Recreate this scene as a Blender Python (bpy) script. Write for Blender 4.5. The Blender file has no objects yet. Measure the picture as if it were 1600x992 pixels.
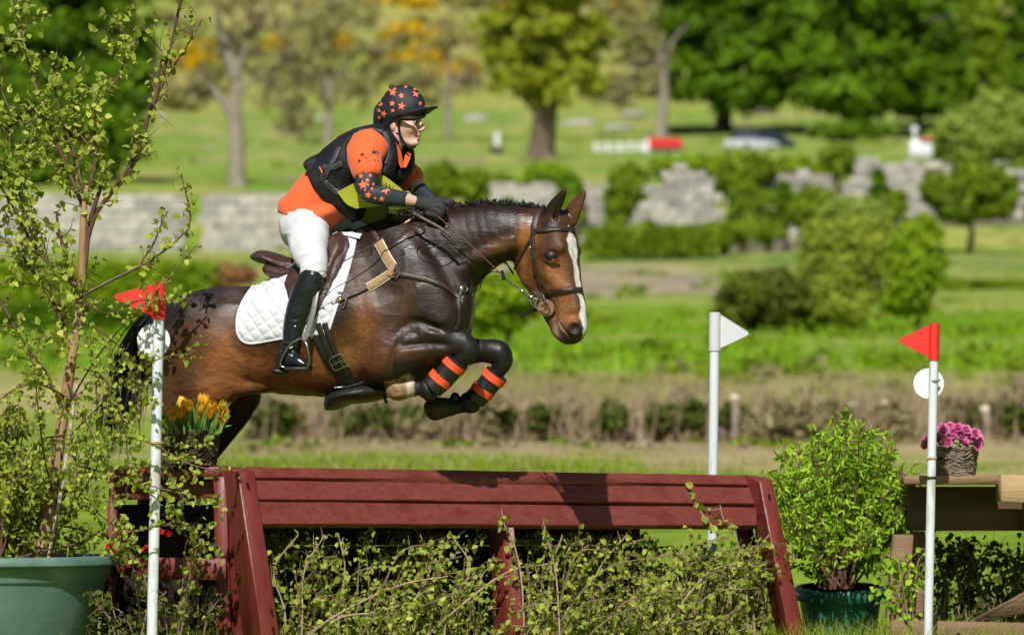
import bpy, math, random
import numpy as np
from mathutils import Vector, Matrix
from mathutils.bvhtree import BVHTree
R = math.radians
random.seed(7); rng = np.random.default_rng(7)
SC = bpy.context.scene; COL = SC.collection
# ---------------------------------------------------------------- camera, sky, sun, exposure
FOC, HOR, CAMZ, CAMD = 8000.0, 700.0, 1.266, 25.0
cam = bpy.data.cameras.new('camera'); cam_o = bpy.data.objects.new('camera', cam); COL.objects.link(cam_o)
cam.lens = 180; cam.sensor_width = 36; cam.shift_y = (HOR-496)/1600.0
cam_o.location = (0, -CAMD, CAMZ); cam_o.rotation_euler = (R(90), 0, 0)
cam.clip_start = 1; cam.clip_end = 4000
cam.dof.use_dof = True; cam.dof.focus_distance = 24.75; cam.dof.aperture_fstop = 3.4
SC.camera = cam_o
world = bpy.data.worlds.new('World'); SC.world = world; world.use_nodes = True
nt = world.node_tree; bg = nt.nodes['Background']
sky = nt.nodes.new('ShaderNodeTexSky'); sky.sky_type = 'NISHITA'; sky.sun_disc = False
SUN_EL, SUN_AZ = 45.0, 188.0          # azimuth as a compass bearing with +Y = north: behind the camera, a little to the left
sky.sun_elevation = R(SUN_EL); sky.sun_rotation = R(SUN_AZ)
nt.links.new(sky.outputs[0], bg.inputs[0]); bg.inputs[1].default_value = 0.052
sl = bpy.data.lights.new('sun', 'SUN'); sl.energy = 5.0; sl.angle = R(0.53); sl.color = (1, .97, .925)
so = bpy.data.objects.new('sun', sl); COL.objects.link(so)
sd = Vector((math.sin(R(SUN_AZ))*math.cos(R(SUN_EL)), math.cos(R(SUN_AZ))*math.cos(R(SUN_EL)), math.sin(R(SUN_EL))))
so.rotation_euler = (-sd).to_track_quat('-Z', 'Y').to_euler()
SC.view_settings.view_transform = 'Standard'; SC.view_settings.look = 'None'
SC.view_settings.exposure = 0.0; SC.view_settings.gamma = 1
SC.cycles.max_bounces = 5; SC.cycles.diffuse_bounces = 2; SC.cycles.transparent_max_bounces = 4
# ---------------------------------------------------------------- helpers
def P(px, py, d):
    "point at distance d from the lens that shows at pixel (px, py) of the 1600-wide photograph"
    return np.array(((px-800)/FOC*d, d-CAMD, CAMZ-(py-HOR)/FOC*d))
def M(px, d=25.0): return px/FOC*d            # pixels to metres at distance d
_mats = {}
def mat(name, c1, c2=None, scale=5.0, rough=.6, bump=0.0, bscale=None, detail=4, metal=0, spec=.5, lo=.35, hi=.65,
        attr=None, transl=0.0, coat=0.0, stretch=None, sheen=0, c3=None, scale3=1.0):
    if name in _mats: return _mats[name]
    m = bpy.data.materials.new(name); m.use_nodes = True; t = m.node_tree; n = t.nodes; L = t.links
    b = n['Principled BSDF']; out = n['Material Output']
    b.inputs['Roughness'].default_value = rough; b.inputs['Metallic'].default_value = metal
    b.inputs['Specular IOR Level'].default_value = spec; b.inputs['Coat Weight'].default_value = coat
    b.inputs['Sheen Weight'].default_value = sheen
    tc = n.new('ShaderNodeTexCoord'); mp = n.new('ShaderNodeMapping'); L.new(tc.outputs['Object'], mp.inputs[0])
    if stretch: mp.inputs['Scale'].default_value = stretch
    def col(c): return (c[0], c[1], c[2], 1)
    src = None
    if attr == 'color':
        a = n.new('ShaderNodeAttribute'); a.attribute_name = 'tint'; src = a.outputs['Color']
        if c2 is not None:      # noise multiplies the attribute colour between c1 and c2
            z = n.new('ShaderNodeTexNoise'); z.inputs['Scale'].default_value = scale; z.inputs['Detail'].default_value = detail
            L.new(mp.outputs[0], z.inputs[0]); r = n.new('ShaderNodeValToRGB'); r.color_ramp.elements[0].position = lo
            r.color_ramp.elements[1].position = hi; r.color_ramp.elements[0].color = col(c1); r.color_ramp.elements[1].color = col(c2)
            L.new(z.outputs[0], r.inputs[0]); mx = n.new('ShaderNodeMixRGB'); mx.blend_type = 'MULTIPLY'; mx.inputs[0].default_value = 1
            L.new(src, mx.inputs[1]); L.new(r.outputs[0], mx.inputs[2]); src = mx.outputs[0]
    elif attr == 'rnd':
        a = n.new('ShaderNodeAttribute'); a.attribute_name = 'rnd'
        r = n.new('ShaderNodeValToRGB'); r.color_ramp.elements[0].color = col(c1); r.color_ramp.elements[1].color = col(c2)
        if c3 is not None:
            e = r.color_ramp.elements.new(.93); e.color = col(c2); r.color_ramp.elements[2].color = col(c3)
        L.new(a.outputs['Fac'], r.inputs[0]); src = r.outputs[0]
    elif c2 is not None:
        z = n.new('ShaderNodeTexNoise'); z.inputs['Scale'].default_value = scale; z.inputs['Detail'].default_value = detail
        L.new(mp.outputs[0], z.inputs[0]); r = n.new('ShaderNodeValToRGB'); r.color_ramp.elements[0].position = lo
        r.color_ramp.elements[1].position = hi; r.color_ramp.elements[0].color = col(c1); r.color_ramp.elements[1].color = col(c2)
        L.new(z.outputs[0], r.inputs[0]); src = r.outputs[0]
        if c3 is not None:
            z3 = n.new('ShaderNodeTexNoise'); z3.inputs['Scale'].default_value = scale3; z3.inputs['Detail'].default_value = 5
            L.new(mp.outputs[0], z3.inputs[0]); r3 = n.new('ShaderNodeValToRGB'); r3.color_ramp.elements[0].position = .52
            r3.color_ramp.elements[1].position = .66; L.new(z3.outputs[0], r3.inputs[0]); mx = n.new('ShaderNodeMixRGB')
            L.new(r3.outputs[0], mx.inputs[0]); L.new(src, mx.inputs[1]); mx.inputs[2].default_value = col(c3); src = mx.outputs[0]
    if src: L.new(src, b.inputs['Base Color'])
    else: b.inputs['Base Color'].default_value = col(c1)
    if bump:
        z = n.new('ShaderNodeTexNoise'); z.inputs['Scale'].default_value = bscale or scale; z.inputs['Detail'].default_value = 6
        L.new(mp.outputs[0], z.inputs[0]); bp = n.new('ShaderNodeBump'); bp.inputs['Strength'].default_value = min(1, bump*1.0)
        bp.inputs['Distance'].default_value = .01 if bump <= 1 else .01*bump
        L.new(z.outputs[0], bp.inputs['Height']); L.new(bp.outputs[0], b.inputs['Normal'])
    if transl:
        tr = n.new('ShaderNodeBsdfTranslucent'); ms = n.new('ShaderNodeMixShader'); ms.inputs[0].default_value = transl
        if src: L.new(src, tr.inputs[0])
        else: tr.inputs[0].default_value = col(c1)
        L.new(b.outputs[0], ms.inputs[1]); L.new(tr.outputs[0], ms.inputs[2]); L.new(ms.outputs[0], out.inputs[0])
    _mats[name] = m; return m
ORG = {}                                       # world position of the thing each object belongs to
def tag(o, label=None, cat=None, group=None, kind=None):
    if label: o['label'] = label
    if cat: o['category'] = cat
    if group: o['group'] = group
    if kind: o['kind'] = kind
    return o
def thing(name, loc, label, cat, group=None):
    o = bpy.data.objects.new(name, None); COL.objects.link(o); o.location = [float(v) for v in loc]; o.empty_display_size = .1
    ORG[o.name] = np.array([float(v) for v in loc]); return tag(o, label, cat, group)
def mesh_data(name, V, F, m=None, smooth=True, nside=None, rnd=None, tint=None, mats=None, mi=None):
    V = np.asarray(V, dtype=np.float32).reshape(-1, 3); me = bpy.data.meshes.new(name)
    if isinstance(F, np.ndarray):
        k = F.shape[1]; nf = len(F)
        me.vertices.add(len(V)); me.vertices.foreach_set('co', V.ravel())
        me.loops.add(nf*k); me.loops.foreach_set('vertex_index', F.astype(np.int32).ravel())
        me.polygons.add(nf); me.polygons.foreach_set('loop_start', np.arange(0, nf*k, k, dtype=np.int32))
        me.update(calc_edges=True); me.validate()
    else:
        me.from_pydata(V.tolist(), [], F); me.update()
    if smooth: me.polygons.foreach_set('use_smooth', np.ones(len(me.polygons), dtype=bool))
    if smooth and not isinstance(F, np.ndarray): me.set_sharp_from_angle(angle=R(48))
    if m: me.materials.append(m)
    if rnd is not None:
        a = me.attributes.new('rnd', 'FLOAT', 'POINT'); a.data.foreach_set('value', np.asarray(rnd, dtype=np.float32))
    if tint is not None:
        a = me.attributes.new('tint', 'FLOAT_COLOR', 'POINT'); t = np.ones((len(V), 4), dtype=np.float32); t[:, :3] = tint
        a.data.foreach_set('color', t.ravel())
    return me
def obj(name, VF, m=None, parent=None, smooth=True, **kw):
    V, F = VF; V = np.asarray(V, dtype=np.float64).reshape(-1, 3)
    org = ORG[parent.name] if parent is not None else np.zeros(3)
    if parent is None:                        # a thing that is one mesh: its origin sits at its base
        org = np.array(((V[:, 0].min()+V[:, 0].max())/2, (V[:, 1].min()+V[:, 1].max())/2, V[:, 2].min()))
    me = mesh_data(name, V-org, F, m, smooth, **kw)
    o = bpy.data.objects.new(name, me); COL.objects.link(o); ORG[o.name] = org
    if parent is not None: o.parent = parent
    else: o.location = org
    return o
def copy_tree(o, loc, rz=0, scale=None, parent=None):
    c = o.copy(); COL.objects.link(c); ORG[c.name] = np.array(loc) if loc is not None else ORG[parent.name]
    if parent is None: c.location = [float(v) for v in loc]; c.rotation_euler = (0, 0, rz)
    else: c.parent = parent
    if scale is not None and parent is None: c.scale = scale
    for ch in list(o.children): copy_tree(ch, None, parent=c)
    return c
def join(parts):
    V = []; F = []; o = 0
    for v, f in parts:
        v = np.asarray(v, dtype=float).reshape(-1, 3); V.append(v); F += [tuple(int(i)+o for i in q) for q in f]; o += len(v)
    return np.concatenate(V), F
def nrm(v):
    v = np.asarray(v, dtype=float); l = np.linalg.norm(v); return v/l if l > 1e-12 else v
def catmull(pts, n):
    "pts (k, m) sampled through all points, n per span"
    p = np.asarray(pts, dtype=float); k = len(p)
    if k < 3: return np.array([p[0]+(p[-1]-p[0])*i/n for i in range(n+1)])
    q = np.vstack((2*p[0]-p[1], p, 2*p[-1]-p[-2])); out = []
    for i in range(1, k):
        a, b, c, d = q[i-1], q[i], q[i+1], q[i+2]
        for j in range(n):
            t = j/n; out.append(.5*((2*b)+(c-a)*t+(2*a-5*b+4*c-d)*t*t+(3*b-a-3*c+d)*t**3))
    out.append(p[-1]); return np.array(out)
def tube(pts, rad, n=8, spans=1, flat=1.0, up=(0, 0, 1), closed=False):
    p = np.asarray(pts, dtype=float); r = np.full(len(p), float(rad)) if np.isscalar(rad) else np.asarray(rad, dtype=float)
    if spans > 1: q = catmull(np.hstack((p, r[:, None])), spans); p, r = q[:, :3], np.maximum(q[:, 3], 1e-4)
    V = []; F = []; k = len(p)
    T = np.gradient(p, axis=0)
    if closed: T[0] = T[-1] = p[1]-p[-2]
    T /= np.linalg.norm(T, axis=1)[:, None]+1e-12
    u = np.asarray(up, dtype=float); s = nrm(np.cross(T[0], u)) if abs(nrm(u)@T[0]) < .95 else nrm(np.cross(T[0], (1, .3, 0)))
    ang = np.arange(n)*2*math.pi/n
    for i in range(k):
        s = nrm(s-T[i]*(s@T[i])); w = np.cross(s, T[i])
        V.append(p[i]+r[i]*(np.outer(np.cos(ang), s)+np.outer(np.sin(ang)*flat, w)))
    V = np.concatenate(V)
    for i in range(k-1):
        for j in range(n):
            F.append((i*n+j, i*n+(j+1) % n, (i+1)*n+(j+1) % n, (i+1)*n+j))
    if not closed: F.append(tuple(range(n))[::-1]); F.append(tuple(range((k-1)*n, k*n)))
    return V, F
def strap(pts, nors, width, thick, spans=1):
    "flat band through pts with surface normals nors"
    p = np.asarray(pts, dtype=float); q = np.asarray(nors, dtype=float)
    w = np.full(len(p), float(width)) if np.isscalar(width) else np.asarray(width, dtype=float)
    if spans > 1: c = catmull(np.hstack((p, q, w[:, None])), spans); p, q, w = c[:, :3], c[:, 3:6], c[:, 6]
    T = np.gradient(p, axis=0); V = []; F = []; prof = [(-.5, 0), (-.5, .6), (-.36, 1), (.36, 1), (.5, .6), (.5, 0)]
    for i in range(len(p)):
        nn = nrm(q[i]); t = nrm(T[i]); s = nrm(np.cross(t, nn)); nn = np.cross(s, t)
        for a, b in prof: V.append(p[i]+s*w[i]*a+nn*thick*b)
    m = len(prof)
    for i in range(len(p)-1):
        for j in range(m): F.append((i*m+j, i*m+(j+1) % m, (i+1)*m+(j+1) % m, (i+1)*m+j))
    F.append(tuple(range(m))[::-1]); F.append(tuple(range((len(p)-1)*m, len(p)*m)))
    return V, F
def hexa(c8, bev=.004):
    "box from 8 corners (bottom 4 ccw, top 4 ccw), each face inset so edges read as bevelled"
    c = np.asarray(c8, dtype=float); cen = c.mean(0)
    faces = [(0, 3, 2, 1), (4, 5, 6, 7), (0, 1, 5, 4), (1, 2, 6, 5), (2, 3, 7, 6), (3, 0, 4, 7)]
    V = []; F = []; vid = {}
    for fi, f in enumerate(faces):
        fc = c[list(f)].mean(0)
        for v in f:
            i = f.index(v); a = c[f[(i+1) % 4]]-c[v]; b = c[f[i-1]]-c[v]
            vid[(fi, v)] = len(V); V.append(c[v]+nrm(a)*min(bev, np.linalg.norm(a)*.3)+nrm(b)*min(bev, np.linalg.norm(b)*.3))
        F.append(tuple(vid[(fi, v)] for v in f))
    for i, f in enumerate(faces):
        for j, g in enumerate(faces):
            if j <= i: continue
            sh = [v for v in f if v in g]
            if len(sh) == 2:
                a, b = sh
                if f[(f.index(a)+1) % 4] != b: a, b = b, a
                F.append((vid[(i, b)], vid[(i, a)], vid[(j, a)], vid[(j, b)]))
    for v in range(8):
        fs = [i for i, f in enumerate(faces) if v in f]; q = [vid[(i, v)] for i in fs]
        n = np.cross(np.array(V[q[1]])-V[q[0]], np.array(V[q[2]])-V[q[0]])
        F.append(tuple(q) if n@(c[v]-cen) > 0 else tuple(q[::-1]))
    return np.array(V), F
def box(c, s, rz=0, bev=.004):
    x, y, z = [v/2 for v in s]; q = np.array([(-x, -y, -z), (x, -y, -z), (x, y, -z), (-x, y, -z), (-x, -y, z), (x, -y, z), (x, y, z), (-x, y, z)])
    ca, sa = math.cos(rz), math.sin(rz); q = q@np.array(((ca, sa, 0), (-sa, ca, 0), (0, 0, 1))); return hexa(q+np.asarray(c, dtype=float), bev)
def lathe(prof, c, n=32, flat=1.0):
    V = []; F = []; k = len(prof)
    for r, z in prof:
        for j in range(n):
            a = 2*math.pi*j/n; V.append((c[0]+r*math.cos(a), c[1]+r*math.sin(a)*flat, c[2]+z))
    for i in range(k-1):
        for j in range(n): F.append((i*n+j, i*n+(j+1) % n, (i+1)*n+(j+1) % n, (i+1)*n+j))
    return V, F
# ---------------------------------------------------------------- signed distance modelling: one continuous smooth surface
class Field:
    def __init__(s, lo, hi, h):
        s.lo = np.asarray(lo, dtype=float); s.h = h; s.n = np.ceil((np.asarray(hi)-s.lo)/h).astype(int)+1
        s.f = np.full(s.n, .2, dtype=np.float32)
    def _box(s, lo, hi):
        a = np.maximum(0, np.floor((np.asarray(lo)-s.lo)/s.h).astype(int)); b = np.minimum(s.n, np.ceil((np.asarray(hi)-s.lo)/s.h).astype(int)+1)
        if (b <= a).any(): return None
        ax = [s.lo[i]+s.h*np.arange(a[i], b[i]) for i in range(3)]
        return (slice(a[0], b[0]), slice(a[1], b[1]), slice(a[2], b[2])), np.meshgrid(*ax, indexing='ij', copy=False)
    def _mix(s, sl, d, k, op):
        f = s.f[sl]; d = d.astype(np.float32)
        if op == '+':
            if k > 0: h = np.maximum(k-np.abs(f-d), 0)/k; s.f[sl] = np.minimum(f, d)-h*h*k*.25
            else: s.f[sl] = np.minimum(f, d)
        else:
            d = -d
            if k > 0: h = np.maximum(k-np.abs(f-d), 0)/k; s.f[sl] = np.maximum(f, d)+h*h*k*.25
            else: s.f[sl] = np.maximum(f, d)
    def chain(s, pts, k=.02, op='+', side=(0, 1, 0), spans=3, pad=None):
        "pts rows: x, y, z, r_side, r_up ; elliptical sections, side = direction that r_side measures"
        q = catmull(np.asarray(pts, dtype=float), spans) if len(pts) > 2 else np.asarray(pts, dtype=float)
        q[:, 3:] = np.maximum(q[:, 3:], .001); m = q[:, 3:].max()+k+3*s.h
        for i in range(len(q)-1):
            pass
        r = s._box(q[:, :3].min(0)-m, q[:, :3].max(0)+m)
        if r is None: return
        sl, (X, Y, Z) = r; D = np.full(X.shape, .2, dtype=np.float32)
        X0, Y0, Z0 = s.lo[0]+s.h*sl[0].start, s.lo[1]+s.h*sl[1].start, s.lo[2]+s.h*sl[2].start
        for i in range(len(q)-1):
            a, b = q[i], q[i+1]; ab = b[:3]-a[:3]; L = np.linalg.norm(ab)
            if L < 1e-6: continue
            e = ab/L; sv = np.asarray(side, dtype=float); sv = sv-e*(sv@e); sv = nrm(sv); u = np.cross(e, sv)
            mm = max(a[3:].max(), b[3:].max())+k+3*s.h; lo = np.minimum(a[:3], b[:3])-mm; hi = np.maximum(a[:3], b[:3])+mm
            i0 = np.maximum(0, np.floor((lo-(X0, Y0, Z0))/s.h).astype(int)); i1 = np.ceil((hi-(X0, Y0, Z0))/s.h).astype(int)+1
            ss = tuple(slice(i0[j], min(i1[j], D.shape[j])) for j in range(3))
            x, y, z = X[ss]-a[0], Y[ss]-a[1], Z[ss]-a[2]
            if x.size == 0: continue
            x = x.astype(np.float32); y = y.astype(np.float32); z = z.astype(np.float32)
            pe = x*e[0]+y*e[1]+z*e[2]; t = np.clip(pe/L, 0, 1); qe = pe-t*L
            qs = x*sv[0]+y*sv[1]+z*sv[2]; qu = x*u[0]+y*u[1]+z*u[2]
            rs = a[3]+(b[3]-a[3])*t; ru = a[4]+(b[4]-a[4])*t; rm = (rs+ru)*.5
            k0 = np.sqrt((qs/rs)**2+(qu/ru)**2+(qe/rm)**2)+1e-6; k1 = np.sqrt((qs/rs**2)**2+(qu/ru**2)**2+(qe/rm**2)**2)+1e-6
            D[ss] = np.minimum(D[ss], k0*(k0-1)/k1)
        s._mix(sl, D, k, op)
    def ball(s, c, r, k=.02, op='+', axes=None):
        c = np.asarray(c, dtype=float); r = np.full(3, float(r)) if np.isscalar(r) else np.asarray(r, dtype=float)
        m = r.max()+k+3*s.h; g = s._box(c-m, c+m)
        if g is None: return
        sl, (X, Y, Z) = g; x, y, z = (X-c[0]).astype(np.float32), (Y-c[1]).astype(np.float32), (Z-c[2]).astype(np.float32)
        A = np.eye(3) if axes is None else np.asarray(axes, dtype=float)
        l = [(x*A[i][0]+y*A[i][1]+z*A[i][2]) for i in range(3)]
        k0 = np.sqrt(sum((l[i]/r[i])**2 for i in range(3)))+1e-6; k1 = np.sqrt(sum((l[i]/r[i]**2)**2 for i in range(3)))+1e-6
        s._mix(sl, k0*(k0-1)/k1, k, op)
    def cut(s, point, normal, k=.0):
        "remove everything on the side the normal points to"
        g = s._box(s.lo, s.lo+s.h*s.n); sl, (X, Y, Z) = g; n = nrm(normal)
        d = -((X-point[0])*n[0]+(Y-point[1])*n[1]+(Z-point[2])*n[2]); s._mix(sl, d, k, '-')
    def mesh(s):
        f = s.f; S = f < 0; nx, ny, nz = S.shape
        c = [S[i:nx-1+i, j:ny-1+j, k:nz-1+k] for i in (0, 1) for j in (0, 1) for k in (0, 1)]
        anyv = c[0].copy(); allv = c[0].copy()
        for q in c[1:]: anyv |= q; allv &= q
        act = np.argwhere(anyv & ~allv); ids = np.full((nx-1, ny-1, nz-1), -1, dtype=np.int32)
        ids[act[:, 0], act[:, 1], act[:, 2]] = np.arange(len(act)); acc = np.zeros((len(act), 3)); cnt = np.zeros(len(act))
        co = [(i, j, k) for i in (0, 1) for j in (0, 1) for k in (0, 1)]
        val = {q: f[act[:, 0]+q[0], act[:, 1]+q[1], act[:, 2]+q[2]].astype(float) for q in co}
        for a in co:
            for ax in range(3):
                if a[ax]: continue
                b = list(a); b[ax] = 1; b = tuple(b); va, vb = val[a], val[b]; x = (va < 0) != (vb < 0)
                t = np.where(x, va/np.where(x, va-vb, 1), 0); p = np.tile(np.array(a, dtype=float), (len(act), 1)); p[:, ax] += t
                acc[x] += p[x]; cnt[x] += 1
        V = s.lo+s.h*(act+acc/cnt[:, None]); F = []
        for ax in range(3):
            sa = [slice(None)]*3; sb = [slice(None)]*3; sa[ax] = slice(0, -1); sb[ax] = slice(1, None)
            A, B = S[tuple(sa)], S[tuple(sb)]; e = np.argwhere(A != B); o1, o2 = (ax+1) % 3, (ax+2) % 3
            e = e[(e[:, o1] > 0) & (e[:, o2] > 0) & (e[:, o1] < S.shape[o1]-1) & (e[:, o2] < S.shape[o2]-1)]
            ins = A[e[:, 0], e[:, 1], e[:, 2]]; q = []
            for d1, d2 in ((1, 1), (0, 1), (0, 0), (1, 0)):
                g = e.copy(); g[:, o1] -= d1; g[:, o2] -= d2; q.append(ids[g[:, 0], g[:, 1], g[:, 2]])
            q = np.stack(q, 1); q[~ins] = q[~ins][:, ::-1]; F.append(q)
        return V, np.concatenate(F)
def vnoise(p, scale, seed=0):
    "cheap smooth value noise on an (n, 3) array"
    q = np.asarray(p)*scale+seed*17.3; i = np.floor(q).astype(np.int64); f = q-i; f = f*f*(3-2*f); out = 0
    for dx in (0, 1):
        for dy in (0, 1):
            for dz in (0, 1):
                h = ((i[:, 0]+dx)*73856093 ^ (i[:, 1]+dy)*19349663 ^ (i[:, 2]+dz)*83492791) & 0xffffff
                h = (h*1103515245+12345) & 0x7fffffff; v = h/0x7fffffff
                out = out+v*np.where(dx, f[:, 0], 1-f[:, 0])*np.where(dy, f[:, 1], 1-f[:, 1])*np.where(dz, f[:, 2], 1-f[:, 2])
    return out
class Frame:
    "an upright plane through the animal or person, yawed toward the lens; (px, py, w) -> world, w metres toward the camera side"
    def __init__(s, yaw, px, d, w=0):
        s.c, s.s = math.cos(R(yaw)), math.sin(R(yaw)); p = P(px, 500, d); s.X0, s.Y0 = p[0], p[1]
        s.fwd = np.array((s.c, -s.s, 0)); s.lat = np.array((-s.s, -s.c, 0)); s.side = s.lat
    def __call__(s, px, py, w=0):
        w = w/320.0; q = px-800.0
        u = (q*(CAMD+s.Y0-w*s.c)-FOC*(s.X0-w*s.s))/(FOC*s.c+q*s.s)
        X = s.X0+u*s.c-w*s.s; Y = s.Y0-u*s.s-w*s.c
        return np.array((X, Y, CAMZ-(py-HOR)/FOC*(Y+CAMD)))
    def row(s, px, py, w, rs, ru): return np.concatenate((s(px, py, w), (rs/320., ru/320.)))
def pfield(fr, a, b, c, d, e, f, m, h):
    "a field that covers the frame box between two (px, py, w) corners"
    q = np.array([fr(x, y, w) for x in (a, d) for y in (b, e) for w in (c, f)]); return Field(q.min(0)-m, q.max(0)+m, h)
def proj(V):
    d = V[:, 1]+CAMD; return 800+FOC*V[:, 0]/d, HOR-FOC*(V[:, 2]-CAMZ)/d
def sm(x, a, b):
    t = np.clip((x-a)/(b-a), 0, 1); return t*t*(3-2*t)
# ================================================================ the land
PROF = [(-400, None, 0), (28, None, 0), (35, 905, 0), (42, 812, 0), (50, 742, 0), (60, 706, 0), (68, 690, 0), (76, 628, 0), (85, 580, 0), (100, 540, 0), (118, 508, 0), (135, 470, 0), (150, 428, 0),
        (165, 404, 0), (176, 396, 0), (181, 384, 0), (188, 322, 0), (200, 293, 0), (240, 252, 0), (300, 246, 0), (390, 237, 0), (450, 212, 0), (500, 182, 0), (700, 10, 0), (900, -130, 0), (1200, -330, 0), (1700, -560, 0)]
_pd = np.array([p[0] for p in PROF], dtype=float); _pz = np.array([0 if p[1] is None else CAMZ-(p[1]-HOR)/FOC*p[0] for p in PROF])
def gz(d, x=None):
    "ground height at distance d"
    return np.interp(d, _pd, _pz)
_rd = np.linspace(60, 1100, 2100); _rr = HOR-(gz(_rd)-CAMZ)*FOC/_rd
def DR(y): return float(np.interp(y, _rr[::-1], _rd[::-1]))
def G(px, d, dz=0.0):
    p = P(px, 500, d); return np.array((p[0], p[1], float(gz(d))+dz))
ds = np.unique(np.concatenate((np.linspace(-300, 10, 12), np.linspace(10, 30, 26), np.linspace(30, 80, 140), np.linspace(80, 200, 170), np.linspace(200, 460, 120), np.linspace(460, 1000, 90), np.linspace(1000, 1700, 12))))
ss = np.linspace(-1, 1, 261); ss = np.sign(ss)*(.35*np.abs(ss)+.65*np.abs(ss)**3)
DD, SS = np.meshgrid(ds, ss, indexing='ij'); XX = SS*(40+.55*np.abs(DD)); ZZ = gz(DD)
pts = np.stack((XX.ravel(), DD.ravel(), 0*XX.ravel()), 1)
amp = np.interp(DD.ravel(), [20, 30, 60, 200, 700], [0, .04, .22, .5, 2.0])
ZZ = ZZ.ravel()+amp*(vnoise(pts, .35, 1)-.5)*.5+amp*(vnoise(pts, .08, 2)-.5)
V = np.stack((XX.ravel(), DD.ravel()-CAMD, ZZ), 1)
a, b = DD.shape; ii = np.arange(a*b).reshape(a, b); F = np.stack((ii[:-1, :-1].ravel(), ii[:-1, 1:].ravel(), ii[1:, 1:].ravel(), ii[1:, :-1].ravel()), 1)
gx, gd = 800+FOC*V[:, 0]/np.maximum(DD.ravel(), 5), DD.ravel()
n1 = vnoise(pts, .9, 4); n2 = vnoise(pts, .22, 5); n3 = vnoise(pts, 2.6, 6); n4 = vnoise(pts, .05, 7)
def zone(d0, d1, s=4): return sm(gd, d0-s, d0+s)*(1-sm(gd, d1-s, d1+s))
grass = np.array((.185, .265, .030)); lush = np.array((.175, .290, .022)); dry = np.array((.38, .33, .15)); earth = np.array((.34, .26, .18)); pale = np.array((.36, .34, .12)); field = np.array((.205, .315, .045)); hillc = np.array((.33, .34, .085))
C = np.tile(grass, (len(V), 1))
def put(c, w):
    global C
    w = np.clip(w, 0, 1)[:, None]; C = C*(1-w)+np.array(c)*w
put(lush, n2*.8)
put(dry, zone(46, 66, 4)*sm(n1*.6+n2*.6+sm(gx, 500, 1100)*.25, .55, .8))
put(earth, zone(58, 72, 3)*sm(n1*.5+n3*.3+sm(gx, 300, 700)*.3, .45, .65))
put(earth, zone(68, 80, 3)*sm(n1+n3*.3, .55, .85)*.8)
put(dry, zone(72, 86, 3)*(.4+.6*n2)); put(lush, zone(86, 140, 3)*(.55+.5*n1))
put(pale, zone(92, 135, 6)*sm(n2, .55, .8)*.45)
put((.15, .24, .06), zone(150, 166, 3)*(.6+.4*n3))
put((.33, .275, .22), zone(135.5, 157, 2)*sm(gx, 560, 640)*(1-sm(gx+n1*60+(gd-145)*3, 1110, 1170)))
put(field, zone(186, 520, 4)*(.7+.3*n2)); put((.17, .29, .05), zone(240, 520, 20)*n4*.8)
put((.30, .28, .13), zone(430, 520, 20)*sm(n2, .55, .75)*.7)
put(hillc, sm(gd, 490, 530)*(.9)); put((.46, .36, .17), sm(gd, 500, 540)*sm(n4*.7+n2*.4, .45, .8)*.8); put((.24, .33, .05), sm(gd, 500, 540)*sm(vnoise(pts, .035, 9), .5, .75)*.8)
n6 = vnoise(pts*np.array((.6, 1.6, 1)), .45, 21); n7 = vnoise(pts*np.array((.5, 1.4, 1)), 1.4, 22)
put((.38, .36, .13), zone(84, 520, 6)*sm(n6*.6+n7*.4, .46, .66)*.7); put((.12, .22, .02), zone(84, 520, 6)*(1-sm(n6*.5+n7*.5, .28, .44))*.5); put((.40, .33, .20), zone(190, 520, 6)*sm(vnoise(pts, .12, 25), .68, .8)*.6)
m_ground = mat('ground', (.72, .72, .68), (1.25, 1.2, 1.1), 1.6, .95, 0, attr='color', spec=.1, detail=9)
land = obj('ground', (V, F), m_ground, tint=C); tag(land, kind='structure')
# ---- foliage builder: small leaf faces scattered in clumps through a crown's volume
def leafquads(pos, size, rg, nrmdir=None, droop=0.0, aspect=.62, fold=.18, spread=1.0):
    n = len(pos); a = rg.normal(0, 1, (n, 3)); a[:, 2] -= droop; a /= np.linalg.norm(a, axis=1)[:, None]
    q = rg.normal(0, 1, (n, 3))
    if nrmdir is not None: q = nrmdir+q*.55*spread
    w = np.cross(a, q); w /= np.linalg.norm(w, axis=1)[:, None]+1e-9; u = np.cross(w, a); s = size[:, None] if not np.isscalar(size) else np.full((n, 1), size)
    v = np.stack((pos, pos+a*s*.30+w*s*aspect*.5+u*s*fold*.6, pos+a*s*.68+w*s*aspect*.36+u*s*fold*.5, pos+a*s, pos+a*s*.68-w*s*aspect*.36+u*s*fold*.5, pos+a*s*.30-w*s*aspect*.5+u*s*fold*.6), 1).reshape(-1, 3)
    i = np.arange(n)*6; f = np.concatenate((np.stack((i, i+1, i+2, i+3), 1), np.stack((i, i+3, i+4, i+5), 1)))
    return v, f
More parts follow.
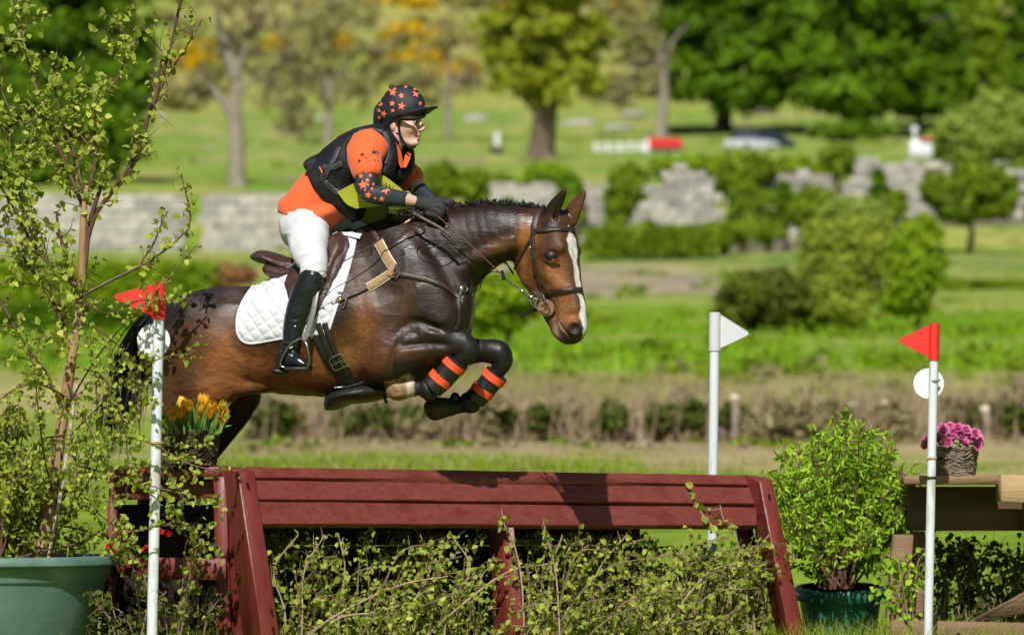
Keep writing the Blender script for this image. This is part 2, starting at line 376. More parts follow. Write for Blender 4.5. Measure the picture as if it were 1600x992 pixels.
def foliage(name, blobs, n, size, m, parent, rg, shell=.55, clump=40, cr=.22, dark=0):
    "blobs: (centre, radii); leaves in clumps near the surface of the blobs"
    vol = np.array([np.prod(b[1])**(2/3) for b in blobs]); vol /= vol.sum(); nc = max(1, n//clump); P_ = []; R_ = []; ND = []
    pick = rg.choice(len(blobs), nc, p=vol); dirs = rg.normal(0, 1, (nc, 3)); dirs[:, 2] += .15; dirs /= np.linalg.norm(dirs, axis=1)[:, None]
    rad = shell+(1-shell)*rg.random(nc)**.6; bc = np.array([b[0] for b in blobs]); br_ = np.array([np.full(3, b[1]) if np.isscalar(b[1]) else b[1] for b in blobs])
    cen = bc[pick]+dirs*br_[pick]*rad[:, None]; crd = br_[pick].mean(1)*cr*rg.uniform(.6, 1.4, nc)
    k = rg.normal(0, 1, (nc, clump, 3)); k /= np.linalg.norm(k, axis=2)[:, :, None]; k *= (rg.random((nc, clump, 1))**.4); k[:, :, 2] *= .6
    p = (cen[:, None]+k*crd[:, None, None]).reshape(-1, 3); nd = (dirs[:, None]*.8+k*.8+np.array((0, 0, .35))).reshape(-1, 3); tone = np.repeat(rg.random(nc), clump)*.6+rg.random(nc*clump)*.4
    v, f = leafquads(p, size*rg.uniform(.6, 1.3, len(p)), rg, nd, .25)
    return obj(name, (v, f), m, parent, smooth=False, rnd=np.repeat(tone, 6))
def limb_tree(name, base, height, r0, limbs, m, parent, rg, lean=(0, 0)):
    top = base+np.array((lean[0], lean[1], height)); mid = base+np.array((lean[0]*.3+rg.normal(0, r0*.4), 0, height*.5))
    parts = [tube([base-np.array((0, 0, .3)), base+np.array((0, 0, r0*.8)), mid, top], [r0*1.5, r0*1.05, r0*.8, r0*.45], 10, 4)]
    for t in limbs:
        s = base+(mid-base)*min(1, t[0]*2) if t[0] < .5 else mid+(top-mid)*(t[0]-.5)*2
        e = s+np.array(t[1]); mm = (s+e)/2+np.array((rg.normal(0, .05), 0, .08))*np.linalg.norm(t[1]); parts.append(tube([s, mm, e], [r0*t[2], r0*t[2]*.7, r0*t[2]*.25], 7, 4))
    return obj(name, join(parts), m, parent)
def twigs(name, starts, n, ln, r0, m, parent, rg, up=.6):
    parts = []
    for k in range(n):
        s = np.array(starts[rg.integers(len(starts))])+rg.normal(0, .12, 3); d = nrm(rg.normal(0, 1, 3)+np.array((0, 0, up))); l = ln*rg.uniform(.5, 1.2); b_ = nrm(d+rg.normal(0, .45, 3))
        parts.append(tube([s, s+d*l*.5, s+d*l*.5+b_*l*.5], [r0, r0*.7, r0*.2], 4))
    return obj(name, join(parts), m, parent)
def LM(name, c1, c2, t=.42, c3=None):
    q_ = c1[0]/c1[1]; k_ = (1.75, 1.36, .8) if q_ < .66 else ((1.3, 1.36, .9) if q_ < .9 else (1.1, 1.2, 1.1))
    f = lambda c: None if c is None else tuple(min(.85, a*b) for a, b in zip(c, k_))
    c1, c2, c3 = f(c1), f(c2), f(c3); return mat(name, c1, c2, attr='rnd', rough=.6, transl=t, spec=.25, c3=c3)
mb_dark = mat('bark_dark', (.045, .035, .026), (.09, .07, .05), 3, .9, .6, 8); mb_pale = mat('bark_pale', (.20, .17, .13), (.32, .28, .22), 3, .9, .6, 8)
ml_deep = LM('leaf_deep', (.026, .072, .004), (.135, .31, .010)); ml_mid = LM('leaf_mid', (.065, .15, .010), (.21, .35, .03)); ml_yel = LM('leaf_yellow', (.23, .25, .012), (.42, .43, .03)); ml_olive = LM('leaf_olive', (.29, .25, .10), (.50, .44, .19))
ml_bright = LM('leaf_bright', (.10, .22, .010), (.24, .42, .02)); ml_brown = LM('leaf_brown', (.11, .085, .03), (.24, .20, .07)); ml_gorse = LM('gorse_bloom', (.62, .36, .008), (.72, .50, .02)); ml_gorsel = LM('gorse_leaf', (.10, .13, .02), (.22, .24, .04)); ml_pale = LM('leaf_pale', (.20, .27, .06), (.36, .42, .11)); ml_tan = LM('twig_tan', (.26, .21, .11), (.44, .36, .20))
def bl(px, py, d, rx, ry, rz=None):
    m_ = d/FOC; return (P(px, py, d), np.array((rx*m_, (rz or rx)*m_, ry*m_)))
def tree(name, base_px, d, label, blobs, n, size, ml, mbk, r_px, top_py, limbs=(), group=None, shell=.55, lean=0, clump=40, cr=.22, cat='tree', dz=0):
    b = G(base_px, d, dz); t = thing(name, b, label, cat, group); mm = d/FOC; ht = (P(base_px, top_py, d)-b)[2]; rg_ = np.random.default_rng(int(abs(base_px)*7+d))
    limb_tree('trunk', b, ht, r_px*mm, [(f, np.array(v)*mm, q) for f, v, q in limbs], mbk, t, rg_, (lean*mm, 0))
    if blobs: foliage('crown', [bl(x, y, d+dd, rx, ry) for x, y, dd, rx, ry in blobs], n, size, ml, t, rg_, shell, clump, cr)
    return t
# big trees on the right, leafy and dark
LB = [(.6, (-180, 0, 60), .4), (.65, (170, 0, 70), .4), (.8, (-90, 60, 120), .35), (.85, (120, -40, 110), .3)]
tree('broadleaf_tree', 1130, 452, 'great dark green tree with a thick black trunk standing just behind the parked car', [(1130, 60, 0, 85, 60), (1070, 120, -4, 42, 34), (1105, 20, 3, 70, 60), (1185, 90, -5, 70, 55), (1150, 145, -6, 80, 25), (1150, -40, 0, 110, 60), (1215, 30, 0, 70, 70), (1060, 40, 0, 40, 40)], 26000, .75, ml_deep, mb_dark, 13, 20, LB)
tree('broadleaf_tree', 1352, 447, 'broad dark green tree in the middle of the right hand group', [(1330, 60, 0, 90, 60), (1270, 100, -5, 60, 45), (1380, 110, -4, 75, 50), (1330, 150, -6, 90, 28), (1310, -10, 0, 120, 70), (1420, 50, 4, 70, 60), (1255, 40, -4, 55, 50), (1440, 150, -2, 60, 30)], 30000, .75, ml_deep, mb_dark, 12, 20, LB)
tree('broadleaf_tree', 1480, 460, 'dark tree at the right end of the leafy group half hidden by its neighbours', [(1470, 20, 4, 80, 90), (1520, 110, 2, 70, 60), (1450, 120, 0, 60, 50), (1560, 150, -4, 60, 35)], 16000, .75, ml_deep, mb_dark, 10, 20, LB)
tree('broadleaf_tree', 1535, 442, 'tall yellowish green tree near the right edge of the picture', [(1535, 20, 0, 28, 50), (1545, 90, 0, 24, 40), (1530, -50, 0, 30, 50), (1550, 150, 0, 18, 30)], 8000, .6, ml_mid, mb_dark, 6, 10)
tree('broadleaf_tree', 1600, 458, 'deep green tree cut by the right edge behind the willow', [(1610, 60, 0, 50, 110), (1590, 150, 0, 40, 50), (1625, 180, 0, 50, 40)], 12000, .75, ml_deep, mb_dark, 8, 20)
tree('broadleaf_tree', 70, 205, 'dense very dark tree filling the top left corner', [(60, 30, 0, 110, 100), (170, 60, 0, 75, 90), (20, 160, 0, 110, 100), (150, 190, -2, 85, 90), (60, 265, -2, 110, 55), (200, 140, -1, 45, 60), (-90, 80, 0, 110, 160), (100, -60, 0, 120, 80)], 42000, .36, ml_deep, mb_dark, 20, 60, LB, dz=.0)
tree('broadleaf_tree', 846, 240, 'yellow green tree with a stout split trunk in the middle of the field', [(845, 40, 0, 70, 60), (800, 110, 0, 45, 40), (890, 100, 0, 55, 40), (850, 140, -1, 55, 30), (850, -40, 0, 95, 60), (780, 50, 0, 40, 50), (925, 130, 0, 30, 25), (920, 50, 0, 40, 50)], 8500, .36, ml_yel, mat('bark_mid', (.085, .06, .04), (.17, .13, .09), 3, .9, .6, 8), 21, 60, [(.35, (-70, 0, 60), .45), (.4, (60, 0, 70), .45), (.7, (-30, 30, 70), .4)], shell=.25, clump=24, cr=.2)
# bare or budding trees with pale twiggy crowns
m_tw = mat('twig_brown', (.12, .085, .055), (.20, .15, .10), 2, .9)
def bare(px_, d, label, top, r_px, limbs, blobs, n, tw, ml=ml_olive, mb=mb_pale, lean=0):
    t = tree('budding_tree', px_, d, label, blobs, int(n*.7), d*.0010, ml, mb, r_px, top, limbs, lean=lean, shell=.15, clump=10, cr=.18)
    rg_ = np.random.default_rng(int(px_)); st = [P(x+rg_.normal(0, rx*.5), y+rg_.normal(0, ry*.5), d) for x, y, dd, rx, ry in blobs for _ in range(6)]
    twigs('twigs', st, tw, 40*d/FOC, 1.3*d/FOC, m_tw, t, rg_); return t
bare(370, 200, 'pale barked tree with a bare gnarled trunk behind the left stone wall', 105, 14, [(.55, (-45, 0, 60), .7), (.9, (-32, 0, 120), .8), (.95, (45, 0, 110), .5), (.7, (-90, 10, 10), .35), (.75, (60, -10, 50), .35)], [(330, 40, 0, 70, 60), (420, 30, 0, 70, 60), (370, -20, 0, 90, 50), (300, 130, 0, 60, 22), (440, 110, 0, 50, 30)], 2600, 380)
bare(512, 425, 'slender olive tree with several thin stems behind the rider', 60, 7, [(.3, (-40, 0, 110), .7), (.35, (45, 0, 100), .7), (.6, (-80, 0, 60), .4), (.6, (80, 0, 60), .4)], [(500, 100, 0, 75, 45), (440, 150, 0, 50, 30), (560, 140, 0, 55, 35), (510, 30, 0, 90, 50), (590, 90, 0, 45, 35), (470, 190, 0, 45, 18)], 5200, 420)
bare(1032, 445, 'pale trunked tree with a thin crown beside the red roofed jump', 60, 9, [(.4, (-70, 0, 50), .4), (.6, (-60, 0, 80), .5), (.7, (40, 0, 70), .4)], [(990, 60, 0, 50, 45), (1010, 120, 0, 40, 30), (975, 10, 0, 60, 40), (960, 150, 0, 40, 20)], 3000, 260)
bare(700, 440, 'hazy yellowish tree on the slope above the rider', 80, 6, [(.4, (-50, 0, 60), .4), (.5, (50, 0, 60), .5)], [(700, 70, 0, 50, 40), (670, 130, 0, 45, 30), (735, 130, 0, 40, 30), (720, 20, 0, 50, 40)], 1100, 110, ml_olive)
# gorse on the hill, each bush its own thing
GB = [(430, 80, 14, 'gorse bush in bloom above the bare gnarled tree, small'), (635, 68, 24, 'large gorse bush in full orange bloom above the helmet'), (664, 96, 18, 'gorse bush in bloom right below the largest one'), (690, 56, 12, 'small gorse bush in bloom right of the largest one'), (318, 96, 26, 'gorse bush in bloom left of the bare trunk, partly behind its twigs'),
      (288, 112, 22, 'lower gorse bush in bloom beside the tall birch shoot'), (606, 104, 13, 'small gorse bush in bloom just left above the helmet'), (688, 130, 15, 'lowest gorse bush in bloom, level with the helmet'), (582, 8, 16, 'gorse bush in bloom at the top edge above the rider'), (650, 16, 16, 'gorse bush in bloom at the top edge right of the helmet'), (722, 120, 12, 'sparse gorse bush in bloom left of the yellow green tree'), (532, 74, 12, 'gorse bush in bloom behind the slender olive tree'), (800, 30, 14, 'gorse bush in bloom behind the yellow green tree crown'), (980, 20, 16, 'gorse bush in bloom above the horse ears')]
for x, y, s, lab in GB:
    s *= 1.25 if x < 560 else 1.6
    d = DR(y); b = G(x, d); t = thing('gorse_bush', b, lab, 'bush', 'gorse bushes in bloom on the hill'); rg_ = np.random.default_rng(x)
    foliage('leaves', [bl(x, y+2, d, s*.95, s*.7)], 420, 1.5, ml_gorsel, t, rg_, .3, 14); foliage('flowers', [bl(x, y-s*.12, d-1, s, s*.6), bl(x+s*.5, y-s*.3, d-1, s*.6, s*.4)], 1000, 1.2, ml_gorse, t, rg_, .5, 12, .2)
# ---- scrub on the hill that reads as one mass
rg_ = np.random.default_rng(55); BL = []
for k in range(130):
    y = rg_.uniform(-60, 165); d = DR(y); x = rg_.uniform(240, 1040); BL.append(bl(x, y, d, rg_.uniform(10, 30), rg_.uniform(5, 11)))
sc_ = foliage('hill_scrub', BL, 17000, 1.6, LM('scrub', (.14, .15, .03), (.42, .34, .12)), None, rg_, .2, 14, .3); tag(sc_, 'olive and tan scrub covering the hillside', kind='stuff')
# ---- stone walls, every stone a part
m_stone = [mat('stone_a', (.36, .34, .29), (.50, .47, .41), 2, .9, .7, 9), mat('stone_b', (.26, .25, .22), (.40, .38, .34), 2, .9, .7, 9), mat('stone_c', (.44, .41, .35), (.55, .52, .45), 2, .9, .7, 9)]
def stone_wall(px0, px1, d, top, bottom, label, sw=.55, sh=.30, depth=.5, name='stone_wall', cap=True, rg_=None):
    b = G((px0+px1)/2, d); z0 = (P(0, bottom, d))[2]; b[2] = z0; t = thing(name, b, label, 'wall'); rg_ = rg_ or np.random.default_rng(abs(int(px0))+5); x0, x1 = P(px0, 0, d)[0], P(px1, 0, d)[0]; hx_ = []
    prot = [mesh_data('stone', *hexa(np.array([(-.5, -.5, -.5), (.5, -.5, -.5), (.5, .5, -.5), (-.5, .5, -.5), (-.5, -.5, .5), (.5, -.5, .5), (.5, .5, .5), (-.5, .5, .5)])*(1+np.random.default_rng(q).normal(0, .03, (8, 3))), .07), m_stone[q % 3], False) for q in range(6)]
    obj('mortar', hexa([(x0, b[1]-depth*.38, z0-.3), (x1, b[1]-depth*.38, z0-.3), (x1, b[1]+depth*.4, z0-.3), (x0, b[1]+depth*.4, z0-.3), (x0, b[1]-depth*.38, P(0, top(px0)+2, d)[2]), (x1, b[1]-depth*.38, P(0, top(px1)+2, d)[2]), (x1, b[1]+depth*.4, P(0, top(px1)+2, d)[2]), (x0, b[1]+depth*.4, P(0, top(px0)+2, d)[2])]), mat('mortar', (.22, .19, .15), (.30, .27, .22), 3, .95), t)
    z = z0; cnt = 0
    while cnt < 290:
        x = x0-rg_.random()*sw*.5; h_ = sh*rg_.uniform(.8, 1.2); any_ = False
        while x < x1 and cnt < 290:
            w = sw*rg_.uniform(.6, 1.4); c = x+w/2; pxx = 800+FOC*c/d
            if c < x1 and c > x0 and z+h_*.6 < P(0, top(pxx), d)[2]:
                o = bpy.data.objects.new('stone', prot[rg_.integers(6)]); COL.objects.link(o); o.parent = t; ORG[o.name] = b
                o.location = (c-b[0], rg_.normal(0, .025), z+h_/2-b[2]); o.scale = (w*.955, depth, h_*.93); o.rotation_euler = (rg_.normal(0, .012), rg_.normal(0, .012), rg_.normal(0, .02)); cnt += 1; any_ = True
            x += w
        z += h_
        if not any_: break
    return t
stone_wall(-60, 288, 178, lambda x: 303, 412, 'plain grey stone wall behind the birch at the left, ending at a gap', .62, .30)
stone_wall(322, 600, 178, lambda x: 300, 398, 'plain grey stone wall behind the rider and saddle, right of the gap', .62, .30)
def t1(x): return 292+10*math.sin(x*.05)
stone_wall(770, 985, 177, lambda x: 283+12*abs(math.sin(x*.052))+5*math.sin(x*.21), 392, 'ruined stone wall right behind the ears of the horse', .44, .25)
stone_wall(990, 1130, 174, lambda x: float(np.interp(x, [990, 1010, 1050, 1070, 1100, 1130], [340, 286, 272, 262, 258, 330])+9*math.sin(x*.33)), 390, 'broken ruin of pale stone standing right of the low clipped hedge', .42, .25)
stone_wall(1140, 1300, 176, lambda x: 264+14*abs(math.sin(x*.05))+6*math.sin(x*.27), 380, 'middle stretch of ruined stone wall under the ivy shrubs', .44, .25)
stone_wall(1318, 1410, 174, lambda x: float(np.interp(x, [1318, 1335, 1345, 1380, 1410], [290, 282, 248, 250, 252])), 345, 'tall pale piece of stone ruin left of the white post', .42, .25)
stone_wall(1412, 1600, 176, lambda x: 246+22*abs(math.sin(x*.06)), 340, 'stone wall half hidden behind the pale willow', .44, .25)
# shrubs along and over the walls
def shrub(px_, py_, d, rx, ry, label, ml=ml_mid, n=2600, size=None, name='shrub', group=None, cat='shrub', extra=(), base=None, clump=24):
    size = size or d*.0013; b = G(px_, d) if base is None else P(px_, base, d); t = thing(name, b, label, cat, group); rg_ = np.random.default_rng(abs(int(px_*3+py_)))
    foliage('foliage', [bl(px_, py_, d, rx, ry)]+[bl(*e) for e in extra], n, size, ml, t, rg_, .5, clump, .26)
    st = []
    for k in range(5): e = P(px_+rg_.uniform(-.5, .5)*rx, py_, d); st.append(tube([b-np.array((0, 0, .1)), (b+e)/2+rg_.normal(0, .05, 3), e], [.05*d/110, .035*d/110, .012*d/110], 5))
    obj('stems', join(st), m_tw, t); return t
shrub(770, 300, 184, 45, 26, 'rounded light green shrub above the mane of the horse', extra=[(745, 285, 184, 25, 16)])
shrub(690, 285, 184, 30, 28, 'upright dark green shrub just right of the rider', n=1800)
shrub(860, 282, 183, 40, 20, 'low green shrub above the near ear of the horse', ml_bright)
shrub(975, 300, 176, 28, 34, 'green shrub hanging over the wall right of the ears', extra=[(985, 275, 178, 26, 14)])
shrub(1060, 262, 181, 40, 16, 'low bright shrub on the wall top below the red roof', ml_bright)
shrub(1120, 270, 177, 40, 24, 'large bright shrub over the wall below the car', ml_bright, extra=[(1160, 290, 175, 26, 22)])
shrub(1200, 330, 173, 40, 30, 'olive ivy bush against the middle of the ruined wall', ml_mid, extra=[(1180, 360, 172, 50, 14)])
shrub(1240, 272, 178, 34, 24, 'light green shrub on the wall right of the car', ml_bright)
shrub(1310, 252, 180, 26, 24, 'small round shrub between the car and the white post', ml_mid)
shrub(1130, 365, 168, 40, 14, 'dark low bush at the foot of the ruined wall', ml_mid)
shrub(1270, 330, 172, 36, 36, 'dense shrub against the wall left of the tall ruin', ml_mid)
shrub(1330, 205, 430, 60, 9, 'dark bushes in the shade under the right hand trees', ml_deep, n=1500)
for (x, y, rx, ry, lab) in ((962, 330, 12, 40, 'narrow ivy strand down the ruined wall beside the horse ears'), (1012, 365, 14, 20, 'low ivy clump at the left foot of the pale ruin'), (1158, 332, 14, 34, 'ivy strand at the right end of the pale ruin'), (1228, 312, 12, 40, 'ivy strand on the wall below the car'), (1372, 300, 12, 36, 'ivy strand beside the tall piece of ruin'), (1398, 318, 18, 26, 'ivy clump at the foot of the tall ruin'), (800, 340, 16, 30, 'ivy on the wall above the crest of the horse'), (885, 330, 20, 30, 'ivy clump on the wall behind the horse poll')):
    shrub(x, y, 172.6, rx, ry, lab, ml_mid if x % 4 else ml_deep, 900, .2, name='ivy', cat='ivy', group='ivy on the ruined wall')
# weeds and tussocks that break up the banks
rgw = np.random.default_rng(91); BW_ = []
for q in range(150):
    y = rgw.uniform(430, 590); d = DR(y); BW_.append(bl(rgw.uniform(-60, 1660), y-3, d, rgw.uniform(12, 46), rgw.uniform(4, 11)))
tag(foliage('weeds', BW_, 14000, .15, ml_mid, None, rgw, .2, 14, .3), 'low weeds and tussocks scattered over the green bank', kind='stuff')
BW_ = []
for q in range(120):
    y = rgw.uniform(196, 300); d = DR(y); BW_.append(bl(rgw.uniform(230, 1500), y-1, d, rgw.uniform(10, 40), rgw.uniform(2, 5)))
BW_ = []
for q in range(130):
    y = rgw.choice([rgw.uniform(566, 625), rgw.uniform(696, 728)]); d = DR(y); BW_.append(bl(rgw.uniform(250, 1660), y-4, d, rgw.uniform(14, 50), rgw.uniform(4, 13)))
tag(foliage('scrub', BW_[:65], 7000, .11, ml_tan, None, rgw, .2, 14, .3), 'straw coloured scrub on the dry strip', kind='stuff'); tag(foliage('scrub', BW_[65:], 6000, .10, ml_mid, None, rgw, .2, 14, .3), 'green tufts among the dry grass', kind='stuff')
BW_ = []
for q in range(120):
    y = rgw.uniform(196, 300); BW_.append(bl(rgw.uniform(230, 1500), y-1, DR(y), rgw.uniform(10, 40), rgw.uniform(2, 5)))
tag(foliage('rough_grass', BW_, 7000, .3, LM('rough', (.16, .22, .03), (.40, .42, .10)), None, rgw, .2, 14, .3), 'rough grass and low herbs in the upper field', kind='stuff')
shrub(1165, 262, 175.5, 44, 20, 'wide olive shrub spilling over the wall between the car and the pale ruin', ml_mid, 2400, extra=[(1140, 280, 175, 26, 18)])
shrub(1335, 335, 170, 50, 26, 'grey green shrub at the foot of the tall ruin above the thicket', ml_pale, 2600)
shrub(892, 300, 176, 16, 22, 'dark shrub on the wall directly behind the far ear', ml_deep, 1200)
# clipped hedges
def hedge(px0, px1, d, top, bot, label, ml, n, depth=1.2, name='hedge', size=None):
    b = P((px0+px1)/2, bot, d); t = thing(name, b, label, 'hedge'); rg_ = np.random.default_rng(abs(int(px0))); c = P((px0+px1)/2, (top+bot)/2, d); sx, sz = (px1-px0)/2*d/FOC, (bot-top)/2*d/FOC
    p = rg_.uniform(-1, 1, (n, 3)); f = rg_.integers(0, 3, n); p[f == 0, 1] = -1; p[f == 1, 2] = 1; p += rg_.normal(0, .05, (n, 3)); nd = np.zeros((n, 3)); nd[f == 0, 1] = -1; nd[f != 0, 2] = 1
    lump = 1+.16*(vnoise(p*np.array((sx, 1, 1)), .9, 2)[:, None]-.5); q = c+p*lump*np.array((sx, depth/2, sz)); v, fa = leafquads(q, (size or d*.0014)*rg_.uniform(.6, 1.3, n), rg_, nd)
    obj('foliage', (v, fa), ml, t, smooth=False, rnd=np.repeat(np.clip(vnoise(q, 1.5, 3)*.6+rg_.random(n)*.4, 0, 1), 6)); obj('branches', hexa([c+np.array((a_*sx*.9, b_*depth*.36, c_*sz*.85)) for a_, b_, c_ in ((-1, -1, -1), (1, -1, -1), (1, 1, -1), (-1, 1, -1), (-1, -1, 1), (1, -1, 1), (1, 1, 1), (-1, 1, 1))], .05), mat('hedge_core', (.02, .03, .008), (.05, .055, .02), 6, 1), t); return t
hedge(918, 1112, 165, 362, 396, 'low clipped green hedge in front of the ruined wall', ml_mid, 5000)
hedge(-40, 330, 122, 418, 482, 'long yellow green hedge behind the birch and the red flag', ml_bright, 9000)
hedge(-40, 225, 112, 482, 535, 'dark green lower hedge at the left edge behind the birch', ml_deep, 6000)
hedge(1475, 1640, 140, 444, 458, 'low dark hedge line at the right edge of the meadow', ml_mid, 2500)
shrub(352, 432, 124, 42, 22, 'reddish leaved shrub left of the saddle cantle', LM('leaf_red', (.30, .12, .05), (.46, .24, .11)), extra=[(325, 455, 123, 40, 18)])
# bush cluster in the meadow
shrub(1195, 465, 112, 66, 46, 'dark brown green bush at the left of the meadow thicket', LM('leaf_brownish', (.05, .058, .010), (.20, .23, .03)), 6000, .15, extra=[(1160, 480, 112, 42, 36), (1230, 470, 111, 42, 40)], base=517)
shrub(1320, 410, 113, 70, 70, 'tall olive thicket of fine twigs in the middle of the meadow', LM('leaf_olive2', (.17, .21, .03), (.36, .40, .06)), 9000, .13, extra=[(1290, 380, 113, 45, 40), (1350, 370, 113, 50, 40), (1310, 470, 112, 60, 46), (1375, 440, 113, 40, 60)], base=520)
shrub(1432, 410, 111, 46, 62, 'bright green upright bush at the right of the meadow thicket', ml_bright, 6500, .13, extra=[(1420, 460, 111, 40, 40), (1440, 370, 111, 30, 36)], base=518)
shrub(792, 470, 96, 62, 40, 'bright yellow green bush below the neck of the horse', ml_bright, 8000, .12, extra=[(760, 495, 96, 50, 26), (820, 450, 96, 40, 30), (740, 450, 96, 40, 30)], base=530)
# round clipped tree and pale willow on the right
tree('round_tree', 1514, 168, 'small round headed dark tree on a pale straight stem', [(1514, 300, 0, 68, 48), (1480, 310, -1, 40, 34), (1555, 305, -1, 42, 36)], 7000, .24, ml_mid, mb_pale, 6, 330, shell=.55)
tree('willow_tree', 1530, 185, 'pale feathery willow at the right edge above the round tree', [(1540, 210, 0, 80, 50), (1490, 220, 0, 40, 38), (1560, 170, 0, 50, 30), (1600, 220, 0, 60, 70), (1600, 290, 1, 50, 60), (1480, 255, 1, 30, 30)], 13000, .20, ml_pale, mb_pale, 8, 220, shell=.2, clump=14)
# dead twig hedge with cut posts across the middle distance
t = thing('twig_hedge', P(1000, 690, 68), 'long brown hedge of dead twigs and dark leaves across the bank', 'hedge'); rg_ = np.random.default_rng(8)
BL = [bl(x, 650+rg_.normal(0, 12), 68+rg_.normal(0, .5), rg_.uniform(16, 34), rg_.uniform(20, 42)) for x in np.arange(380, 1640, 30) if abs(x-1440) > 24 and abs(x-1110) > 20]
BLd = [bl(x+rg_.normal(0, 10), 652, 67.6, 26, 24) for x in (405, 450, 545, 570, 660, 760, 800, 850, 930, 955, 1040, 1060, 1150, 1230, 1300, 1545, 1570, 1600)]
foliage('twig_mass', BL, 11000, .10, ml_tan, t, rg_, .3, 12, .3); foliage('dark_leaves', BLd, 7000, .085, LM('hedge_dark', (.035, .045, .012), (.13, .17, .03)), t, rg_, .35, 14, .3)
parts = []
for k in range(1500):
    x = rg_.uniform(380, 1620); b = P(x, 692, 68+rg_.normal(0, .3)); l = rg_.uniform(.45, .95); e = b+np.array((rg_.normal(0, .16), rg_.normal(0, .12), l)); parts.append(tube([b, (b+e)/2+rg_.normal(0, .03, 3), e], [.009, .007, .003], 3))
tw_ = obj('twigs', join(parts), mat('dead_twig', (.24, .17, .10), (.38, .29, .18), 6, .9), t); tag(tw_, kind='stuff')
m_cut = mat('cut_wood', (.60, .50, .34), (.70, .60, .44), 8, .8)
for i, (x, y, w) in enumerate([(1148, 622, 7), (1266, 636, 8), (1332, 634, 7), (1384, 632, 7), (1000, 648, 6), (1232, 655, 9), (1540, 640, 8)]):
    lab = ['cut stump post just right of the white flag pole', 'stump post above the right hand potted bush, with a bright round top', 'stump post above the right hand bush crown', 'stump post left of the disc on the far red flag pole', 'thin grey stump post left of the white flag pole', 'leaning stump post with flaked bark over the bush', 'stump post right of the pink flowers'][i]
    b = P(x-4+(i*5) % 9, 700, 67.4+(i % 3)*.25); t2 = thing('stump_post', b, lab, 'post', 'cut stump posts along the twig hedge'); tp_ = P(x, y, 67.4+(i % 3)*.25); ax = nrm(tp_-b)
    obj('post', tube([b-ax*.1, (b+tp_)/2+np.array((.03*(-1)**i, 0, 0)), tp_], [w*67/FOC*1.2, w*67/FOC*.9, w*67/FOC], 10, 3), mat('post_bark', (.20, .16, .11), (.36, .30, .22), 5, .9, .8, 20), t2)
    obj('cut_face', tube([tp_, tp_+nrm(ax+np.array((0, -1.6, 0)))*.02], [w*67/FOC*1.05, w*67/FOC*.85], 12), m_cut, t2)
# grass and weeds as one uncountable cover each
def blades(name, n, region, hgt, wid, m, rg_, lean=.35, label=None, mask=None):
    d = region[2]+(region[3]-region[2])*rg_.random(n)**.8; x = rg_.uniform(region[0], region[1], n); X = (x-800)/FOC*d; p = np.stack((X, d, 0*d), 1)
    cl = vnoise(p, 1.3, 3)*.5+vnoise(p, .4, 4)*.5; keep = cl > rg_.random(n)*.75
    if mask is not None: keep &= mask(x, d)
    X, d, cl = X[keep], d[keep], cl[keep]; n = len(d); z = gz(d)+np.interp(d, [20, 30, 60, 200], [0, 0, -.08, -.1]); b = np.stack((X, d-CAMD, z), 1)
    h_ = hgt*rg_.uniform(.4, 1.2, n)*(.5+cl); dr = rg_.normal(0, lean, (n, 3)); dr[:, 2] = 1; dr /= np.linalg.norm(dr, axis=1)[:, None]; s = np.cross(dr, rg_.normal(0, 1, (n, 3))); s /= np.linalg.norm(s, axis=1)[:, None]; s *= wid
    bend = rg_.normal(0, .25, (n, 3))*h_[:, None]; bend[:, 2] *= .3
    v = np.stack((b-s, b+s, b+dr*h_[:, None]*.6+s*.7, b+dr*h_[:, None]*.6-s*.7, b+dr*h_[:, None]+bend), 1).reshape(-1, 3); i = np.arange(n)*5
    f = [tuple(q) for q in np.stack((i, i+1, i+2, i+3), 1).tolist()]; f2 = [tuple(q) for q in np.stack((i+3, i+2, i+4), 1).tolist()]
    o = obj(name, (v, f+f2), m, smooth=False, rnd=np.repeat(np.clip(cl*.6+rg_.random(n)*.5, 0, 1), 5)); tag(o, label, kind='stuff'); return o
rg_ = np.random.default_rng(12)
blades('meadow_grass', 26000, (250, 1250, 44, 57), .15, .012, LM('grass_a', (.09, .20, .012), (.22, .36, .03)), rg_, label='short green grass behind the red fence', mask=lambda x, d: (x < 1000) | (d < 49))
blades('dry_grass', 22000, (250, 1640, 46, 66), .16, .010, LM('grass_dry', (.26, .20, .08), (.48, .40, .20)), rg_, label='dry straw coloured grass in front of the twig hedge')
blades('bank_grass', 30000, (250, 1640, 70, 84), .20, .016, LM('grass_straw', (.24, .22, .07), (.44, .39, .16)), rg_, label='tall straw coloured grass behind the twig hedge')
blades('lush_grass', 26000, (-60, 1660, 84, 135), .26, .03, LM('grass_lush', (.06, .19, .008), (.20, .42, .02)), rg_, label='lush bright green meadow grass and nettles', mask=lambda x, d: d > 0)
